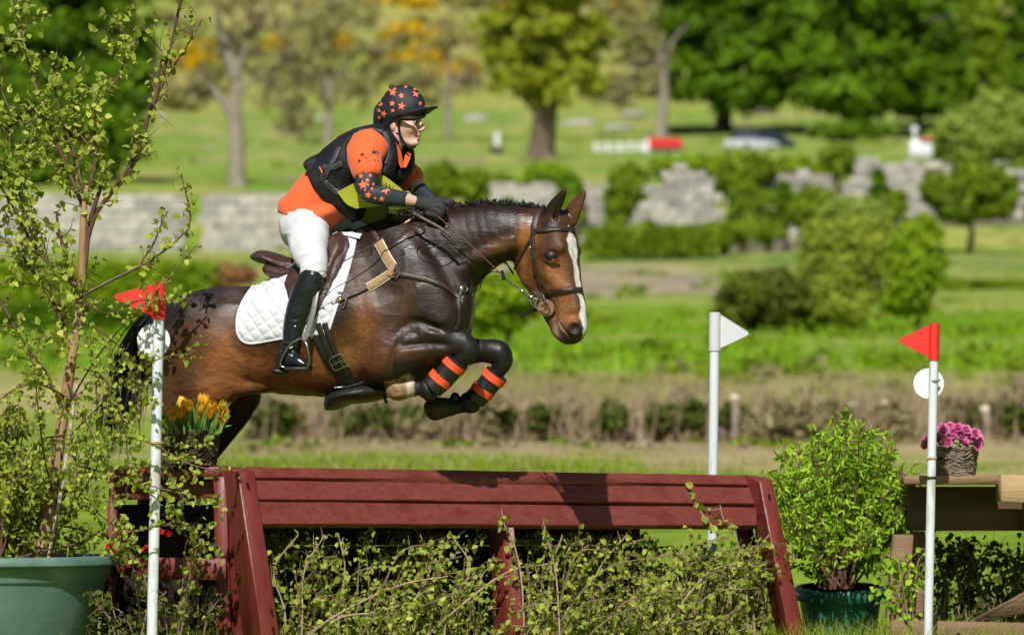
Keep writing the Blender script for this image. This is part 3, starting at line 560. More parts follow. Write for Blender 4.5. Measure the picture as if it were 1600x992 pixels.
# ---- parked car, small white jump with the red roof, rails, post and box far off
def car(c, yaw, label, mbody):
    t = thing('parked_car', c, label, 'car'); ca, sa = math.cos(yaw), math.sin(yaw)
    def W(x, y, z): return np.array((c[0]+x*ca-y*sa, c[1]+x*sa+y*ca, c[2]+z))
    st = [(-2.1, .45, .80, .70), (-2.0, .35, .95, .82), (-1.2, .28, 1.0, .88), (0, .26, 1.0, .90), (1.1, .28, .98, .88), (1.8, .34, .88, .84), (2.1, .45, .72, .72)]; V = []; F = []
    for x, z0, z1, w in st:
        for y, z in ((-w, z0), (-w*1.02, (z0+z1)/2), (-w*.94, z1), (w*.94, z1), (w*1.02, (z0+z1)/2), (w, z0)): V.append(W(x, y, z))
    for i in range(6):
        for j in range(6): F.append((i*6+j, i*6+(j+1) % 6, (i+1)*6+(j+1) % 6, (i+1)*6+j))
    F += [tuple(range(6))[::-1], tuple(range(36, 42))]; obj('body', (V, F), mbody, t, smooth=False)
    def cab(name, m_, s, z0=.98, z1=1.48):
        q = [(-1.75, -.80), (1.0, -.80), (1.0, .80), (-1.75, .80)]; q2 = [(-1.35, -.62), (.3, -.62), (.3, .62), (-1.35, .62)]; return obj(name, hexa([W(a_*s, b_*s, z0) for a_, b_ in q]+[W(a_*s, b_*s, z1) for a_, b_ in q2], .03), m_, t)
    cab('windows', mat('car_glass', (.02, .03, .04), rough=.08, spec=.9), 1.0); obj('roof', hexa([W(a_, b_, 1.47) for a_, b_ in ((-1.4, -.64), (.35, -.64), (.35, .64), (-1.4, .64))]+[W(a_, b_, 1.53) for a_, b_ in ((-1.3, -.58), (.28, -.58), (.28, .58), (-1.3, .58))], .02), mbody, t)
    for x in (-1.3, 1.3):
        for y in (-.86, .86):
            w_ = obj('wheel', tube([W(x, y-.1, .32), W(x, y+.1, .32)], [.32, .32], 20), m_blk0, t); obj('rim', tube([W(x, y-.12*np.sign(-y)*-1, .32), W(x, y+.02*np.sign(y), .32)], [.18, .18], 14), m_grey0, w_)
    for y in (-.62, .62): obj('headlight', ball_mesh0(W(2.06, y, .66), .14), mat('lamp_glass', (.8, .8, .8), rough=.1), t)
    for x in (-.45, .5):
        obj('door', hexa([W(x-.42, -.925, .38), W(x+.45, -.925, .38), W(x+.45, -.90, .38), W(x-.42, -.90, .38), W(x-.42, -.895, .93), W(x+.45, -.895, .93), W(x+.45, -.87, .93), W(x-.42, -.87, .93)], .01), mbody, t)
    return t
def ball_mesh0(c, rad, n=8):
    V = []; F = []
    for i in range(n+1):
        a_ = math.pi*i/n
        for j in range(n*2): b_ = math.pi*j/n; V.append(np.asarray(c)+rad*np.array((math.sin(a_)*math.cos(b_), math.sin(a_)*math.sin(b_), math.cos(a_))))
    for i in range(n):
        for j in range(n*2): F.append((i*n*2+j, i*n*2+(j+1) % (n*2), (i+1)*n*2+(j+1) % (n*2), (i+1)*n*2+j))
    return V, F
m_blk0 = mat('tyre', (.015, .015, .016), rough=.8); m_grey0 = mat('wheel_rim', (.4, .4, .42), rough=.4, metal=.7)
m_white = mat('white_paint', (.74, .74, .74), (.80, .80, .80), 6, .5, .15, 30)
c_ = P(1174, 240, 384); car(c_, R(40), 'silver white parked car under the dark trees above the wall', mat('silver_paint', (.62, .64, .68), rough=.3, coat=.5))
c_ = P(1210, 237, 398); car(c_, R(58), 'dark blue parked car behind the silver one, mostly hidden', mat('navy_paint', (.02, .03, .06), rough=.25, coat=.5))
t = thing('jump_house', P(1035, 246, 284), 'small white house shaped jump with a red roof in front of the pale trunk', 'jump'); d = 284
q = lambda x, y, dd=0: P(x, y, d+dd)
obj('wall', hexa([q(1008, 244), q(1066, 244), q(1066, 244, 1.6), q(1008, 244, 1.6), q(1008, 228), q(1066, 228), q(1066, 228, 1.6), q(1008, 228, 1.6)], .02), m_white, t)
obj('gable', hexa([q(1003, 244, -.05), q(1018, 244, -.05), q(1018, 244, 1.6), q(1003, 244, 1.6), q(1009, 218, -.05), q(1013, 218, -.05), q(1013, 218, 1.6), q(1009, 218, 1.6)], .02), m_white, t)
obj('roof', hexa([q(1014, 230, -.3), q(1068, 230, -.3), q(1068, 229, .8), q(1014, 229, .8), q(1012, 217, .3), q(1062, 217, .3), q(1062, 216, .9), q(1012, 216, .9)], .02), mat('red_roof', (.62, .03, .03), (.50, .02, .02), 4, .5), t)
for x in (1024, 1036, 1048, 1060): obj('post', hexa([q(x, 244, -.12), q(x+3, 244, -.12), q(x+3, 244, -.04), q(x, 244, -.04), q(x, 230, -.12), q(x+3, 230, -.12), q(x+3, 230, -.04), q(x, 230, -.04)], .01), mb_dark, t)
t = thing('rail_fence', P(965, 246, 286), 'low white rail fence running left from the red roofed jump', 'fence')
for y in (226, 234): obj('rail', tube([P(928, y+2, 286), P(1003, y, 284.5)], .07, 6), m_white, t)
for x in (930, 950, 968, 986, 1002): obj('post', tube([P(x, 248, 285), P(x, 222, 285)], .09, 6), m_white, t)
def fence(x0, x1, y, hgt, d, step, label, m_=None):
    t = thing('rail_fence', P((x0+x1)/2, y, d), label, 'fence'); m_ = m_ or mb_pale
    for k in (.45, .9): obj('rail', tube([P(x0, y-hgt*k, d), P(x1, y-hgt*k, d)], 1.0*d/FOC, 5), m_, t)
    x = x0
    while x <= x1: obj('post', tube([P(x, y+2, d+.05), P(x, y-hgt, d+.05)], 1.6*d/FOC, 6), m_, t); x += step
fence(1212, 1420, 212, 18, 452, 22, 'thin wooden post and rail fence under the right hand trees'); fence(655, 760, 262, 14, 230, 24, 'low wooden fence behind the rider back to the split trunk'); fence(430, 560, 290, 12, 201, 26, 'low wooden fence along the top of the left wall')
t = thing('white_post', P(1429, 243, 178.5), 'white post with a round head standing on the wall beside a white box', 'post')
obj('shaft', tube([P(1429, 243, 178.5), P(1429, 206, 178.5)], 3*178/FOC, 10), m_white, t); obj('head', ball_mesh0(P(1429, 203, 178.5), 6*178/FOC), m_white, t)
t = thing('white_box', P(1440, 243, 178), 'white box with a red lid standing on the wall at the right', 'box')
obj('body', hexa([P(1420, 246, 177.6), P(1458, 246, 177.6), P(1458, 246, 178.2), P(1420, 246, 178.2), P(1422, 220, 177.6), P(1456, 220, 177.6), P(1456, 220, 178.2), P(1422, 220, 178.2)], .02), m_white, t)
obj('lid', hexa([P(1438, 221, 177.5), P(1458, 221, 177.5), P(1458, 221, 178.2), P(1438, 221, 178.2), P(1438, 215, 177.5), P(1456, 215, 177.5), P(1456, 215, 178.2), P(1438, 215, 178.2)], .02), mat('faded_red', (.55, .16, .14), rough=.6), t)
t = thing('marker_post', P(777, 240, 290), 'pale post with a dark box at its foot left of the split trunk', 'post')
obj('post', tube([P(777, 242, 290), P(777, 207, 290)], 4.5*290/FOC, 8), m_white, t); obj('base', box(P(776, 234, 289.5), (.75, .5, .35), .2, .03), mb_dark, t)
# pale rocks scattered on the slope
prs = [(240, 186, 22, 'pale rocks'), (500, 190, 26, ''), (905, 195, 30, ''), (965, 203, 28, ''), (990, 180, 22, ''), (745, 188, 26, ''), (1195, 175, 20, ''), (330, 232, 14, '')]
rl = ['pale boulder left of the gnarled trunk, high on the field', 'pale boulder between the slender stems', 'long pale boulder right of the split trunk', 'pale boulder left of the white rail fence', 'upper pale boulder left of the pale trunk', 'pale boulder left of the yellow green crown', 'pale boulder under the dark tree behind the car', 'small boulder low in the field left of the gnarled trunk']
for (x, y, s, _), lab in zip(prs, rl):
    d = DR(y); b = G(x, d); rr_ = np.random.default_rng(x); V, F = ball_mesh0((0, 0, 0), 1.0, 7); V = np.array(V); V = V*(1+.25*(vnoise(V, 1.7, x)-.5)[:, None])*np.array((s*d/FOC, 1.2, s*.32*d/FOC))+b
    tag(obj('boulder', (V, F), m_stone[1]), lab, 'boulder', 'pale boulders on the slope')
# ================================================================ the horse
HB = Frame(14, 560, 24.95)                      # body plane
_p = HB(850, 360)
_d = _p[1]+CAMD
HH = Frame(34, 850, _d)                          # head plane, turned a little more to the camera
H_LO, H_HI = (-2.15, -1.05, .1), (.62, .62, 2.6)
hf = Field(H_LO, H_HI, .0066)
r = HB.row
L = HB.lat
trunk = [(268, 545, 0, 44, 40), (288, 550, 0, 72, 74), (312, 546, 0, 86, 90), (345, 537, 0, 88, 88), (390, 530, 0, 90, 82), (430, 529, 0, 97, 84),
         (480, 518, 0, 101, 100), (530, 503, 0, 97, 117), (575, 490, 0, 86, 131), (615, 482, 0, 76, 131), (650, 472, 0, 68, 112)]
hf.chain([r(*t) for t in trunk], .03, side=L, spans=2)
neck = [(622, 446, 0, 58, 104), (660, 420, 0, 52, 90), (695, 399, 0, 46, 74), (730, 380, 0, 40, 59), (772, 366, 0, 34, 46), (815, 363, 0, 30, 40), (848, 366, 0, 27, 36)]
hf.chain([r(*t) for t in neck], .05, side=L, spans=3)
# chest, shoulders
for w in (40, -40):
    hf.ball(HB(688, 478, w), np.array((52, 34, 62))/320, .06, axes=[HB.fwd, L, (0, 0, 1)])
    hf.chain([r(606, 376, w*.75, 20, 40), r(640, 440, w*1.42, 22, 44), r(680, 508, w*1.25, 30, 40)], .05, side=L)   # scapula to point of shoulder
    hf.chain([r(590, 500, w*1.5, 24, 50), r(610, 560, w*1.42, 28, 46)], .06, side=L)                               # triceps
    hf.chain([r(312, 500, w*1.2, 38, 40), r(336, 530, w*1.4, 38, 60), r(322, 590, w*1.2, 36, 58)], .06, side=L)     # haunch
    hf.ball(HB(376, 484, w*1.0), np.array((26, 22, 20))/320, .09)                                               # point of hip
hf.chain([r(690, 380, 30, 7, 12), r(655, 420, 40, 9, 13), r(668, 470, 48, 9, 16)], .03, side=L)
hf.chain([r(800, 380, 24, 7, 9), r(740, 405, 30, 8, 10), r(690, 445, 38, 9, 14)], .03, side=L)     # neck muscle
# groove between neck and shoulder
hf.chain([r(655, 352, 56, 7, 4), r(690, 410, 65, 7, 4), r(712, 462, 67, 7, 4)], .05, '-', side=L)
hf.chain([r(600, 548, 92, 7, 4), r(640, 503, 84, 8, 5), r(690, 516, 76, 6, 4)], .03, '-', side=L)
# near foreleg, folded
hf.chain([r(606, 550, 56, 34, 46), r(645, 546, 57, 27, 34), r(685, 539, 54, 18, 24), r(710, 537, 52, 16, 20)], .03, side=L)
hf.chain([r(640, 520, 60, 12, 12), r(675, 524, 62, 9, 10), r(708, 530, 58, 7, 8)], .02, side=L); hf.chain([r(630, 540, 88, 6, 3), r(665, 537, 80, 6, 3), r(700, 538, 70, 5, 2)], .03, '-', side=L)
hf.chain([r(710, 533, 52, 16, 18), r(723, 537, 52, 17, 19), r(732, 549, 52, 15, 16), r(724, 560, 50, 12, 13)], .02, side=L)
hf.chain([r(724, 558, 50, 11, 12), r(703, 578, 48, 10, 11), r(684, 595, 46, 10, 12), r(670, 607, 46, 13.5, 17)], .012, side=L)
hf.chain([r(668, 609, 46, 12, 15), r(654, 606, 46, 9, 10), r(645, 605, 46, 13, 14), r(638, 605, 46, 14, 15)], .01, side=L)
hf.chain([r(642, 606, 46, 15, 15), r(622, 607, 46, 20, 20)], .004, side=L); 
hf.ball(HB(672, 618, 46), 8/320., .02)
hf.chain([r(611, 585, 86, 4, 3), r(614, 552, 90, 5, 3.5), r(632, 524, 88, 5, 3.5), r(665, 512, 84, 5, 3), r(700, 514, 78, 4, 3)], .025, '-', side=L)
# far foreleg
hf.chain([r(655, 550, -50, 28, 38), r(700, 550, -48, 20, 28), r(745, 548, -46, 15, 18.5), r(768, 550, -45, 15, 17.5)], .03, side=L)
hf.chain([r(768, 548, -45, 16, 17.5), r(780, 552, -45, 17, 19), r(785, 566, -45, 14.5, 15), r(778, 579, -45, 11, 12.5)], .02, side=L)
hf.chain([r(779, 578, -45, 10, 12), r(763, 596, -45, 10, 12), r(749, 614, -45, 10, 12), r(736, 628, -45, 14, 18)], .008, side=L)
hf.chain([r(736, 630, -45, 12, 15), r(719, 635, -45, 9, 10.5), r(702, 637, -45, 13, 13)], .01, side=L)
hf.chain([r(703, 636, -45, 14, 14), r(681, 638, -45, 19, 19)], .004, side=L); hf.ball(HB(711, 620, -45), 7/320., .015)
# hind legs
hf.chain([r(300, 545, 44, 38, 60), r(306, 600, 46, 36, 58), r(290, 660, 44, 27, 46), r(268, 715, 42, 20, 31), r(240, 765, 40, 15, 22)], .05, side=L)
hf.chain([r(244, 758, 40, 14, 22), r(236, 790, 40, 14, 23), r(226, 830, 40, 11, 16), r(216, 890, 40, 10, 14), r(208, 930, 40, 13, 17)], .02, side=L)
hf.chain([r(208, 930, 40, 12, 15), r(196, 960, 40, 10, 12), r(190, 975, 40, 14, 14), r(184, 1000, 40, 19, 19)], .01, side=L)
hf.chain([r(355, 570, -42, 34, 58), r(365, 615, -44, 30, 44), r(340, 665, -44, 24, 34), r(312, 712, -42, 18, 26), r(290, 757, -40, 14, 20)], .04, side=L)
hf.chain([r(292, 752, -40, 13, 20), r(282, 790, -40, 13, 20), r(270, 840, -40, 11, 14), r(260, 900, -40, 12, 15), r(248, 935, -40, 10, 12), r(240, 970, -40, 17, 18)], .015, side=L)
hf.chain([r(352, 590, 62, 10, 10), r(378, 606, 50, 10, 8), r(410, 604, 40, 12, 8)], .05, side=L)          # flank fold
# head
h = HH.row; HL = HH.lat
hf.chain([h(868, 350, 0, 25, 24), h(864, 372, 0, 32, 35), h(863, 395, 0, 33, 39), h(869, 424, 0, 26, 36), h(877, 450, 0, 21, 30), h(886, 476, 0, 18, 26), h(892, 496, 0, 18, 25), h(895, 512, 0, 19, 23)], .02, side=HL)
hf.chain([h(893, 508, 0, 18, 20), h(896, 520, 0, 16, 17), h(888, 528, 0, 13, 10)], .015, side=HL)
hf.ball(HH(836, 405, 0), np.array((36, 23, 40))/320, .035, axes=[HH.fwd, HL, (0, 0, 1)])
for a_ in ([(870, 374, 17, 14, 14), (881, 405, 12, 10, 12), (888, 440, 9, 8, 10), (896, 480, 8, 9, 11)], [(888, 374, -17, 14, 14), (894, 405, -13, 10, 12), (899, 440, -9, 8, 10), (905, 480, -8, 9, 11)]): hf.chain([h(*q) for q in a_], .025, side=HL)
hf.ball(HH(897, 393, -31), np.array((12, 9, 12))/320, .02)
for w in (1, -1):
    hf.ball(HH(835, 412, 17*w), np.array((31, 10, 36))/320, .03, axes=[HH.fwd, HL, (0, 0, 1)])
    hf.chain([h(828, 438, 13*w, 9, 12), h(845, 466, 9*w, 8, 10), h(862, 500, 8*w, 8, 9)], .02, side=HL)
    hf.chain([h(876, 386, 26*w, 5, 6), h(866, 388, 28*w, 5.5, 7), h(853, 391, 27*w, 5, 6)], .04, side=HL)      # brow
    hf.ball(HH(862, 400, 35*w), np.array((12, 6, 7.5))/320, .012, '-', axes=[HH.fwd, HL, (0, 0, 1)])
    hf.ball(HH(862, 400, 29*w), np.array((9.5, 7, 8))/320, .006)                                                # eyeball bulge
    hf.chain([h(852, 407, 31*w, 3, 3), h(862, 410, 31.5*w, 2.5, 2.5), h(873, 405, 31*w, 2, 2.5)], .008, side=HL)
    hf.chain([h(852, 424, 24*w, 3, 5), h(868, 440, 20*w, 3, 4), h(880, 452, 15.5*w, 2, 4)], .04, side=HL)        # facial crest
    hf.ball(HH(897, 512, 17*w), np.array((11, 7, 13))/320, .015, axes=[HH.fwd, HL, (0, 0, 1)])                 # nostril flare
    hf.ball(HH(898, 513, 23*w), np.array((7, 8, 8.5))/320, .006, '-', axes=[HH.fwd, HL, (0, 0, 1)])
hf.chain([h(866, 497, 0, 14, 8), h(872, 515, 0, 13, 11), h(880, 526, 0, 12, 9)], .012, side=HL)                     # lower lip and chin
hf.chain([h(862, 492, 18, 6, 1.6), h(872, 505, 20, 6, 1.8), h(884, 520, 20, 6, 1.6), h(896, 530, 16, 6, 1.5)], .006, '-', side=HL)
for (bx, by, mx, my, tx, ty, w) in ((857, 348, 866, 325, 882, 297, 15), (890, 342, 900, 322, 913, 299, -14)):
    hf.chain([h(bx, by, w, 10, 15), h(mx, my, w*1.15, 6, 12.5), h(tx-4, ty+10, w*1.3, 4, 7), h(tx, ty, w*1.35, 2.2, 2.4)], .008, side=HL)
    e1 = np.array(HH((bx+mx)/2+7, (by+my)/2, w*1.1)); 
    hf.chain([h(bx+11, by-6, w*1.15, 3.5, 4), h(mx+7, my+1, w*1.45, 4, 6), h(tx-1, ty+12, w*1.5, 2, 2.5)], .004, '-', side=HL)
HV, HF = hf.mesh()
bvh_horse = BVHTree.FromPolygons(HV.tolist(), HF.tolist())
def cast(px, py, bvh=None, off=0.0):
    "the surface point seen at a pixel, lifted off along its normal"
    o = Vector((0, -CAMD, CAMZ)); d = Vector(P(px, py, 30.0).tolist())-o
    hit = (bvh or bvh_horse).ray_cast(o, d.normalized())
    if hit[0] is None: return None, None
    n = hit[1] if hit[1].dot(d) < 0 else -hit[1]
    return np.array(hit[0]+n*off), np.array(n)
# coat: dark bay, black legs, white blaze (markings by place on the body, shade painted on the far thigh)
px, py = proj(HV)
w_body = (HV-np.array((HB.X0, HB.Y0, 0)))@HB.lat*320
hx = (HV-np.array((HH.X0, HH.Y0, 0)))
w_head = hx@HH.lat*320
def g(cx, cy, sx, sy, rot=0):
    c, s_ = math.cos(R(rot)), math.sin(R(rot)); a = (px-cx)*c+(py-cy)*s_; b = -(px-cx)*s_+(py-cy)*c
    return np.exp(-(a/sx)**2-(b/sy)**2)
nz = vnoise(HV, 9, 1); nf = vnoise(HV, 42, 2); nf2 = vnoise(HV*np.array((1, 1, 2.2)), 90, 3)
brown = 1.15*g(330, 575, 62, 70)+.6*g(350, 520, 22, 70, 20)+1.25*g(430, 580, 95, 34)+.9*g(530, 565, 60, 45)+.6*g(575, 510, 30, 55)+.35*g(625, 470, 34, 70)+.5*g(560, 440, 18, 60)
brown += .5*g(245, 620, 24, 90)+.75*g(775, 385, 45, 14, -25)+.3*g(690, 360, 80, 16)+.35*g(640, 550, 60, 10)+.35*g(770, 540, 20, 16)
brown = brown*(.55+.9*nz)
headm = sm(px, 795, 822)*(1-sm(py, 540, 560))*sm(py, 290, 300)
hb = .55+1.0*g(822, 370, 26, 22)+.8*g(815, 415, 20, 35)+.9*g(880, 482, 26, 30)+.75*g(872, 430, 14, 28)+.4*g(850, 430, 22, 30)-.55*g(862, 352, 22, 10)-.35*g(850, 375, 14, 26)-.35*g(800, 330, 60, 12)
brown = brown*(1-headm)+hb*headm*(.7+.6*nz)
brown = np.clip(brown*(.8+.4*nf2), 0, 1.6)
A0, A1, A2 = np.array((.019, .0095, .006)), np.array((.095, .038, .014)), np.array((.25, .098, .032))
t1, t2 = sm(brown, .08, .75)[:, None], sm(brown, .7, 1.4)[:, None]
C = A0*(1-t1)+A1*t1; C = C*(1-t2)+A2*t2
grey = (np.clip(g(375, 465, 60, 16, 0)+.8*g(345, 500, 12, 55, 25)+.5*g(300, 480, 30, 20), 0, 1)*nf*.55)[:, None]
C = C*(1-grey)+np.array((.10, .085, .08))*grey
legs = np.maximum.reduce([sm(px, 690, 708)*sm(py, 508, 520)*(1-headm), (py > 566)*sm(px, 612, 616)*sm(w_body, 20, 30)*(px < 740), (px > 662)*(py > 500)*(w_body < -10)*1.0*sm(px, 730, 765), (py > 600)*(px > 655)*1.0, sm(py, 690, 740)*(px < 400)*1.0, (w_body < 0)*sm(py, 560, 620)*(px < 420)*.6])[:, None]  # black legs; last mask paints the far hind thigh's shade into the coat
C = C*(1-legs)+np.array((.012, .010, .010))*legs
# hooves and white coronet
hoof = ((px < 640)*(px > 600)*(py > 584)*(py < 632)*(w_body > 25)*(w_body < 70))
C[hoof.astype(bool)] = np.array((.27, .18, .09)); ix = hoof.astype(bool); C[ix] *= (.45+.9*vnoise(HV[ix], 60, 5))[:, None]
cor = sm(px, 634, 638)*(1-sm(px, 644, 650))*(py > 586)*(py < 632)*(w_body > 25)*(w_body < 70); cor = (cor*(.5+.6*nf))[:, None]; C = C*(1-np.clip(cor, 0, 1))+np.array((.55, .47, .36))*np.clip(cor, 0, 1)
hoof2 = ((px < 702)*(px > 660)*(py > 612)*(py < 660)*(w_body < -15)); C[hoof2.astype(bool)] = np.array((.03, .022, .016))
# blaze
zc = py; bc = np.interp(zc, [352, 362, 372, 385, 405, 430, 455, 480, 500, 520], [2, 2, 1, 2, 2, 1, 1, 0, -1, -1]); bw = np.interp(zc, [352, 362, 375, 392, 405, 430, 470, 505, 528], [0, 4, 12, 12, 7, 6, 6.5, 9, 2])
fwdp = hx@HH.fwd*320; front = sm(fwdp, np.interp(zc, [350, 395, 450, 500, 530], [8, 16, 30, 38, 34]), np.interp(zc, [350, 395, 450, 500, 530], [14, 22, 36, 46, 42]))
blz = (1-sm(np.abs(w_head-bc)+(nf-.5)*5, bw-1.5, bw+1.5))*front*headm*(py > 352)*(py < 531)
C = C*(1-blz[:, None])+np.array((.78, .74, .70))*blz[:, None]
# dark nostril, lips, eye rim, inner ears
for (w, k) in ((22, 1), (-22, 1)):
    q = HH(898, 514, w); dd = np.linalg.norm(HV-q, axis=1)*320; m_ = (1-sm(dd, 8, 15))[:, None]*.9; C = C*(1-m_)+np.array((.012, .009, .009))*m_
    q = HH(861, 400, 29*np.sign(w)); dd = np.linalg.norm((HV-q)*np.array((1, 1, 1.25)), axis=1)*320; m_ = (1-sm(dd, 9, 15))[:, None]*.85; C = C*(1-m_)+np.array((.012, .009, .008))*m_
m_ = (headm*sm(py+(px-880)*.55, 512, 530)*(1-blz)*.85)[:, None]; C = C*(1-m_)+np.array((.03, .022, .02))*m_
m_ = (headm*g(868, 520, 7, 26, 20)*.5)[:, None]; C = C*(1-m_)+np.array((.32, .25, .19))*m_
e_ = ((py < 346)*(px > 845)*1.0); e1 = (e_*(px < 884)*.9*sm(344-py, 0, 12))[:, None]; C = C*(1-e1)+np.array((.012, .008, .007))*e1
horse = thing('horse', (HB.X0, HB.Y0, 0), 'dark bay horse with a white blaze jumping over the red timber fence', 'horse')
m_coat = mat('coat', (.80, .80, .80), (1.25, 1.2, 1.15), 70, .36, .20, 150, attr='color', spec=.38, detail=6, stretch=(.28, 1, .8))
nt = m_coat.node_tree; b = nt.nodes['Principled BSDF']; z = nt.nodes.new('ShaderNodeTexNoise'); z.inputs['Scale'].default_value = 9; z.inputs['Detail'].default_value = 5
rr = nt.nodes.new('ShaderNodeMapRange'); rr.inputs[1].default_value = .35; rr.inputs[2].default_value = .65; rr.inputs[3].default_value = .30; rr.inputs[4].default_value = .60
nt.links.new(nt.nodes['Mapping'].outputs[0], z.inputs[0]); nt.links.new(z.outputs[0], rr.inputs[0]); nt.links.new(rr.outputs[0], b.inputs['Roughness'])
# fine relief: veins and muscle ripple as real displacement
N = np.zeros_like(HV); tri = HV[HF[:, 0]]; e1_ = HV[HF[:, 2]]-tri; e2_ = HV[HF[:, 3]]-HV[HF[:, 1]]; fn = np.cross(e1_, e2_)
for i in range(4): np.add.at(N, HF[:, i], fn)
N /= np.linalg.norm(N, axis=1)[:, None]+1e-12
rip = (1-np.abs(2*vnoise(HV*np.array((1.0, 1, 1.7)), 13, 11)-1))**4
ripb = vnoise(HV, 6.5, 12)-.5
amt = (1-headm*.6)*(py < 640)
HV2 = HV+N*((rip*.0022+ripb*.012*(px > 225))*amt)[:, None]
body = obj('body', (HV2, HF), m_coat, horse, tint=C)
bvh_horse = BVHTree.FromPolygons(HV2.tolist(), HF.tolist())
m_eye = mat('eye_gloss', (.008, .005, .004), rough=.06, spec=.8, coat=1)
def ball_mesh(c, rad, n=14, axes=None):
    c = np.asarray(c); rad = np.full(3, float(rad)) if np.isscalar(rad) else np.asarray(rad); V = []; F = []
    A = np.eye(3) if axes is None else np.asarray(axes)
    for i in range(n+1):
        a = math.pi*i/n
        for j in range(n*2):
            b_ = math.pi*j/n; V.append(c+rad[0]*math.sin(a)*math.cos(b_)*A[0]+rad[1]*math.sin(a)*math.sin(b_)*A[1]+rad[2]*math.cos(a)*A[2])
    for i in range(n):
        for j in range(n*2): F.append((i*n*2+j, i*n*2+(j+1) % (n*2), (i+1)*n*2+(j+1) % (n*2), (i+1)*n*2+j))
    return V, F
for s_ in (1, -1): obj('eye', ball_mesh(HH(863, 400, 26.6*s_), np.array((8.0, 5.6, 5.2))/320, axes=[HH.fwd, HL, np.array((0, 0, 1))]), m_eye, horse)
# braided mane, a row of knobs along the crest
m_hair = mat('black_hair', (.010, .008, .007), (.03, .024, .02), 60, .38, .6, 160, spec=.5)
crest = catmull([(590, 352), (625, 346), (655, 338), (695, 326), (745, 321), (800, 320), (846, 323)], 6)
def ragged(c, rad, n, ln, rg, spread=(1, 1, 1)):
    "a knot of short hair tufts"
    V = []; F = []
    for k in range(n):
        d = nrm(rg.normal(0, 1, 3)*np.array(spread)+np.array((0, 0, .5))); a = c+d*rad*.2; b_ = c+d*(rad+ln*rg.random()); s_ = nrm(np.cross(d, rg.normal(0, 1, 3)))*rad*.34; u_ = nrm(np.cross(d, s_))*rad*.3
        o_ = len(V); V += [a-s_, a+u_, a+s_, a-u_, b_]; F += [(o_, o_+1, o_+4), (o_+1, o_+2, o_+4), (o_+2, o_+3, o_+4), (o_+3, o_, o_+4)]
    return V, F
rg = np.random.default_rng(3)
npl = 0
for i in range(len(crest)*1):
    pxx, pyy = crest[i]; 
    for rep in range(1 if pxx > 640 else 2):
        q = HB(pxx+rg.uniform(-3, 3), pyy-1-rep*2, rg.uniform(-2, 6)); top = bvh_horse.ray_cast(Vector((q[0], q[1], 3)), Vector((0, 0, -1)))[0]
        z = top.z if top is not None else q[2]; c = np.array((q[0], q[1], z+.006))
        v1, f1 = ball_mesh(c, (.012, .012, .010), 6); kn = ragged(c, .017, 34, .018 if pxx > 640 else .03, rg)
        obj('mane_braid', join([(v1, f1), kn]), m_hair, horse, smooth=False)
# low continuous hair line under the braids and the unplaited wither hair
V = []; F = []
for k in range(2600):
    t = rg.random()*(len(crest)-1); i = int(t); a_ = crest[i]+(crest[min(i+1, len(crest)-1)]-crest[i])*(t-i)
    q = HB(a_[0], a_[1], rg.uniform(-2, 6)); top = bvh_horse.ray_cast(Vector((q[0], q[1], 3)), Vector((0, 0, -1)))[0]
    if top is None: continue
    c = np.array((q[0], q[1], top.z-.003)); d = nrm(np.array((rg.normal(-.3, .5), rg.normal(0, .5), 1))); ln = rg.uniform(.012, .028)*(1.6 if a_[0] < 640 else 1)
    s_ = nrm(np.cross(d, rg.normal(0, 1, 3)))*.0022; o_ = len(V); V += [c-s_, c+s_, c+d*ln]; F.append((o_, o_+1, o_+2))
obj('mane', (V, F), m_hair, horse, smooth=False)
# tail and forelock: many tapered locks
def locks(name, paths, n, spread, w0, rg, parent, m, nseg=7):
    V = []; F = []
    for k in range(n):
        pth = paths[k % len(paths)]; jit = rg.normal(0, 1, 3)*spread; p = catmull(pth, 4); m_ = len(p); ph = rg.random()*6
        end = rg.uniform(.75, 1.0); m_ = int(m_*end); p = p[:m_]
        s_ = nrm(rg.normal(0, 1, 3)*np.array((1, .5, .2)))*w0*rg.uniform(.5, 1.2)
        for i in range(m_):
            t = i/(m_-1); off = jit*(.25+.9*t)*np.array((1, 1, .3))+np.array((math.sin(ph+t*5)*.012, math.cos(ph+t*4)*.012, 0))*t*spread/.03
            w = s_*(1-t**2.2*.92); V += [p[i]+off-w, p[i]+off+w]
        o_ = len(V)-2*m_
        for i in range(m_-1): F.append((o_+2*i, o_+2*i+1, o_+2*i+3, o_+2*i+2))
    return obj(name, (V, F), m, parent)
tp = [[HB(276, 476, 0), HB(246, 482, 0), HB(214, 515, 4), HB(188, 570, 6), HB(174, 640, 6), HB(168, 700, 6), HB(160, 740, 4)],
      [HB(266, 484, 0), HB(232, 496, 0), HB(208, 545, 0), HB(196, 600, -6), HB(190, 660, -6), HB(178, 730, -6)],
      [HB(266, 488, 0), HB(236, 505, -4), HB(216, 560, -4), HB(210, 610, -4), HB(205, 650, -8), HB(198, 690, -8)]]
locks('tail', tp, 420, .028, .0035, rg, horse, m_hair)
fp = [[HH(868, 338, 3), HH(876, 346, 4), HH(882, 360, 4)], [HH(866, 338, -4), HH(880, 343, -4), HH(888, 352, -3)]]
locks('forelock', fp, 60, .010, .0022, rg, horse, m_hair)
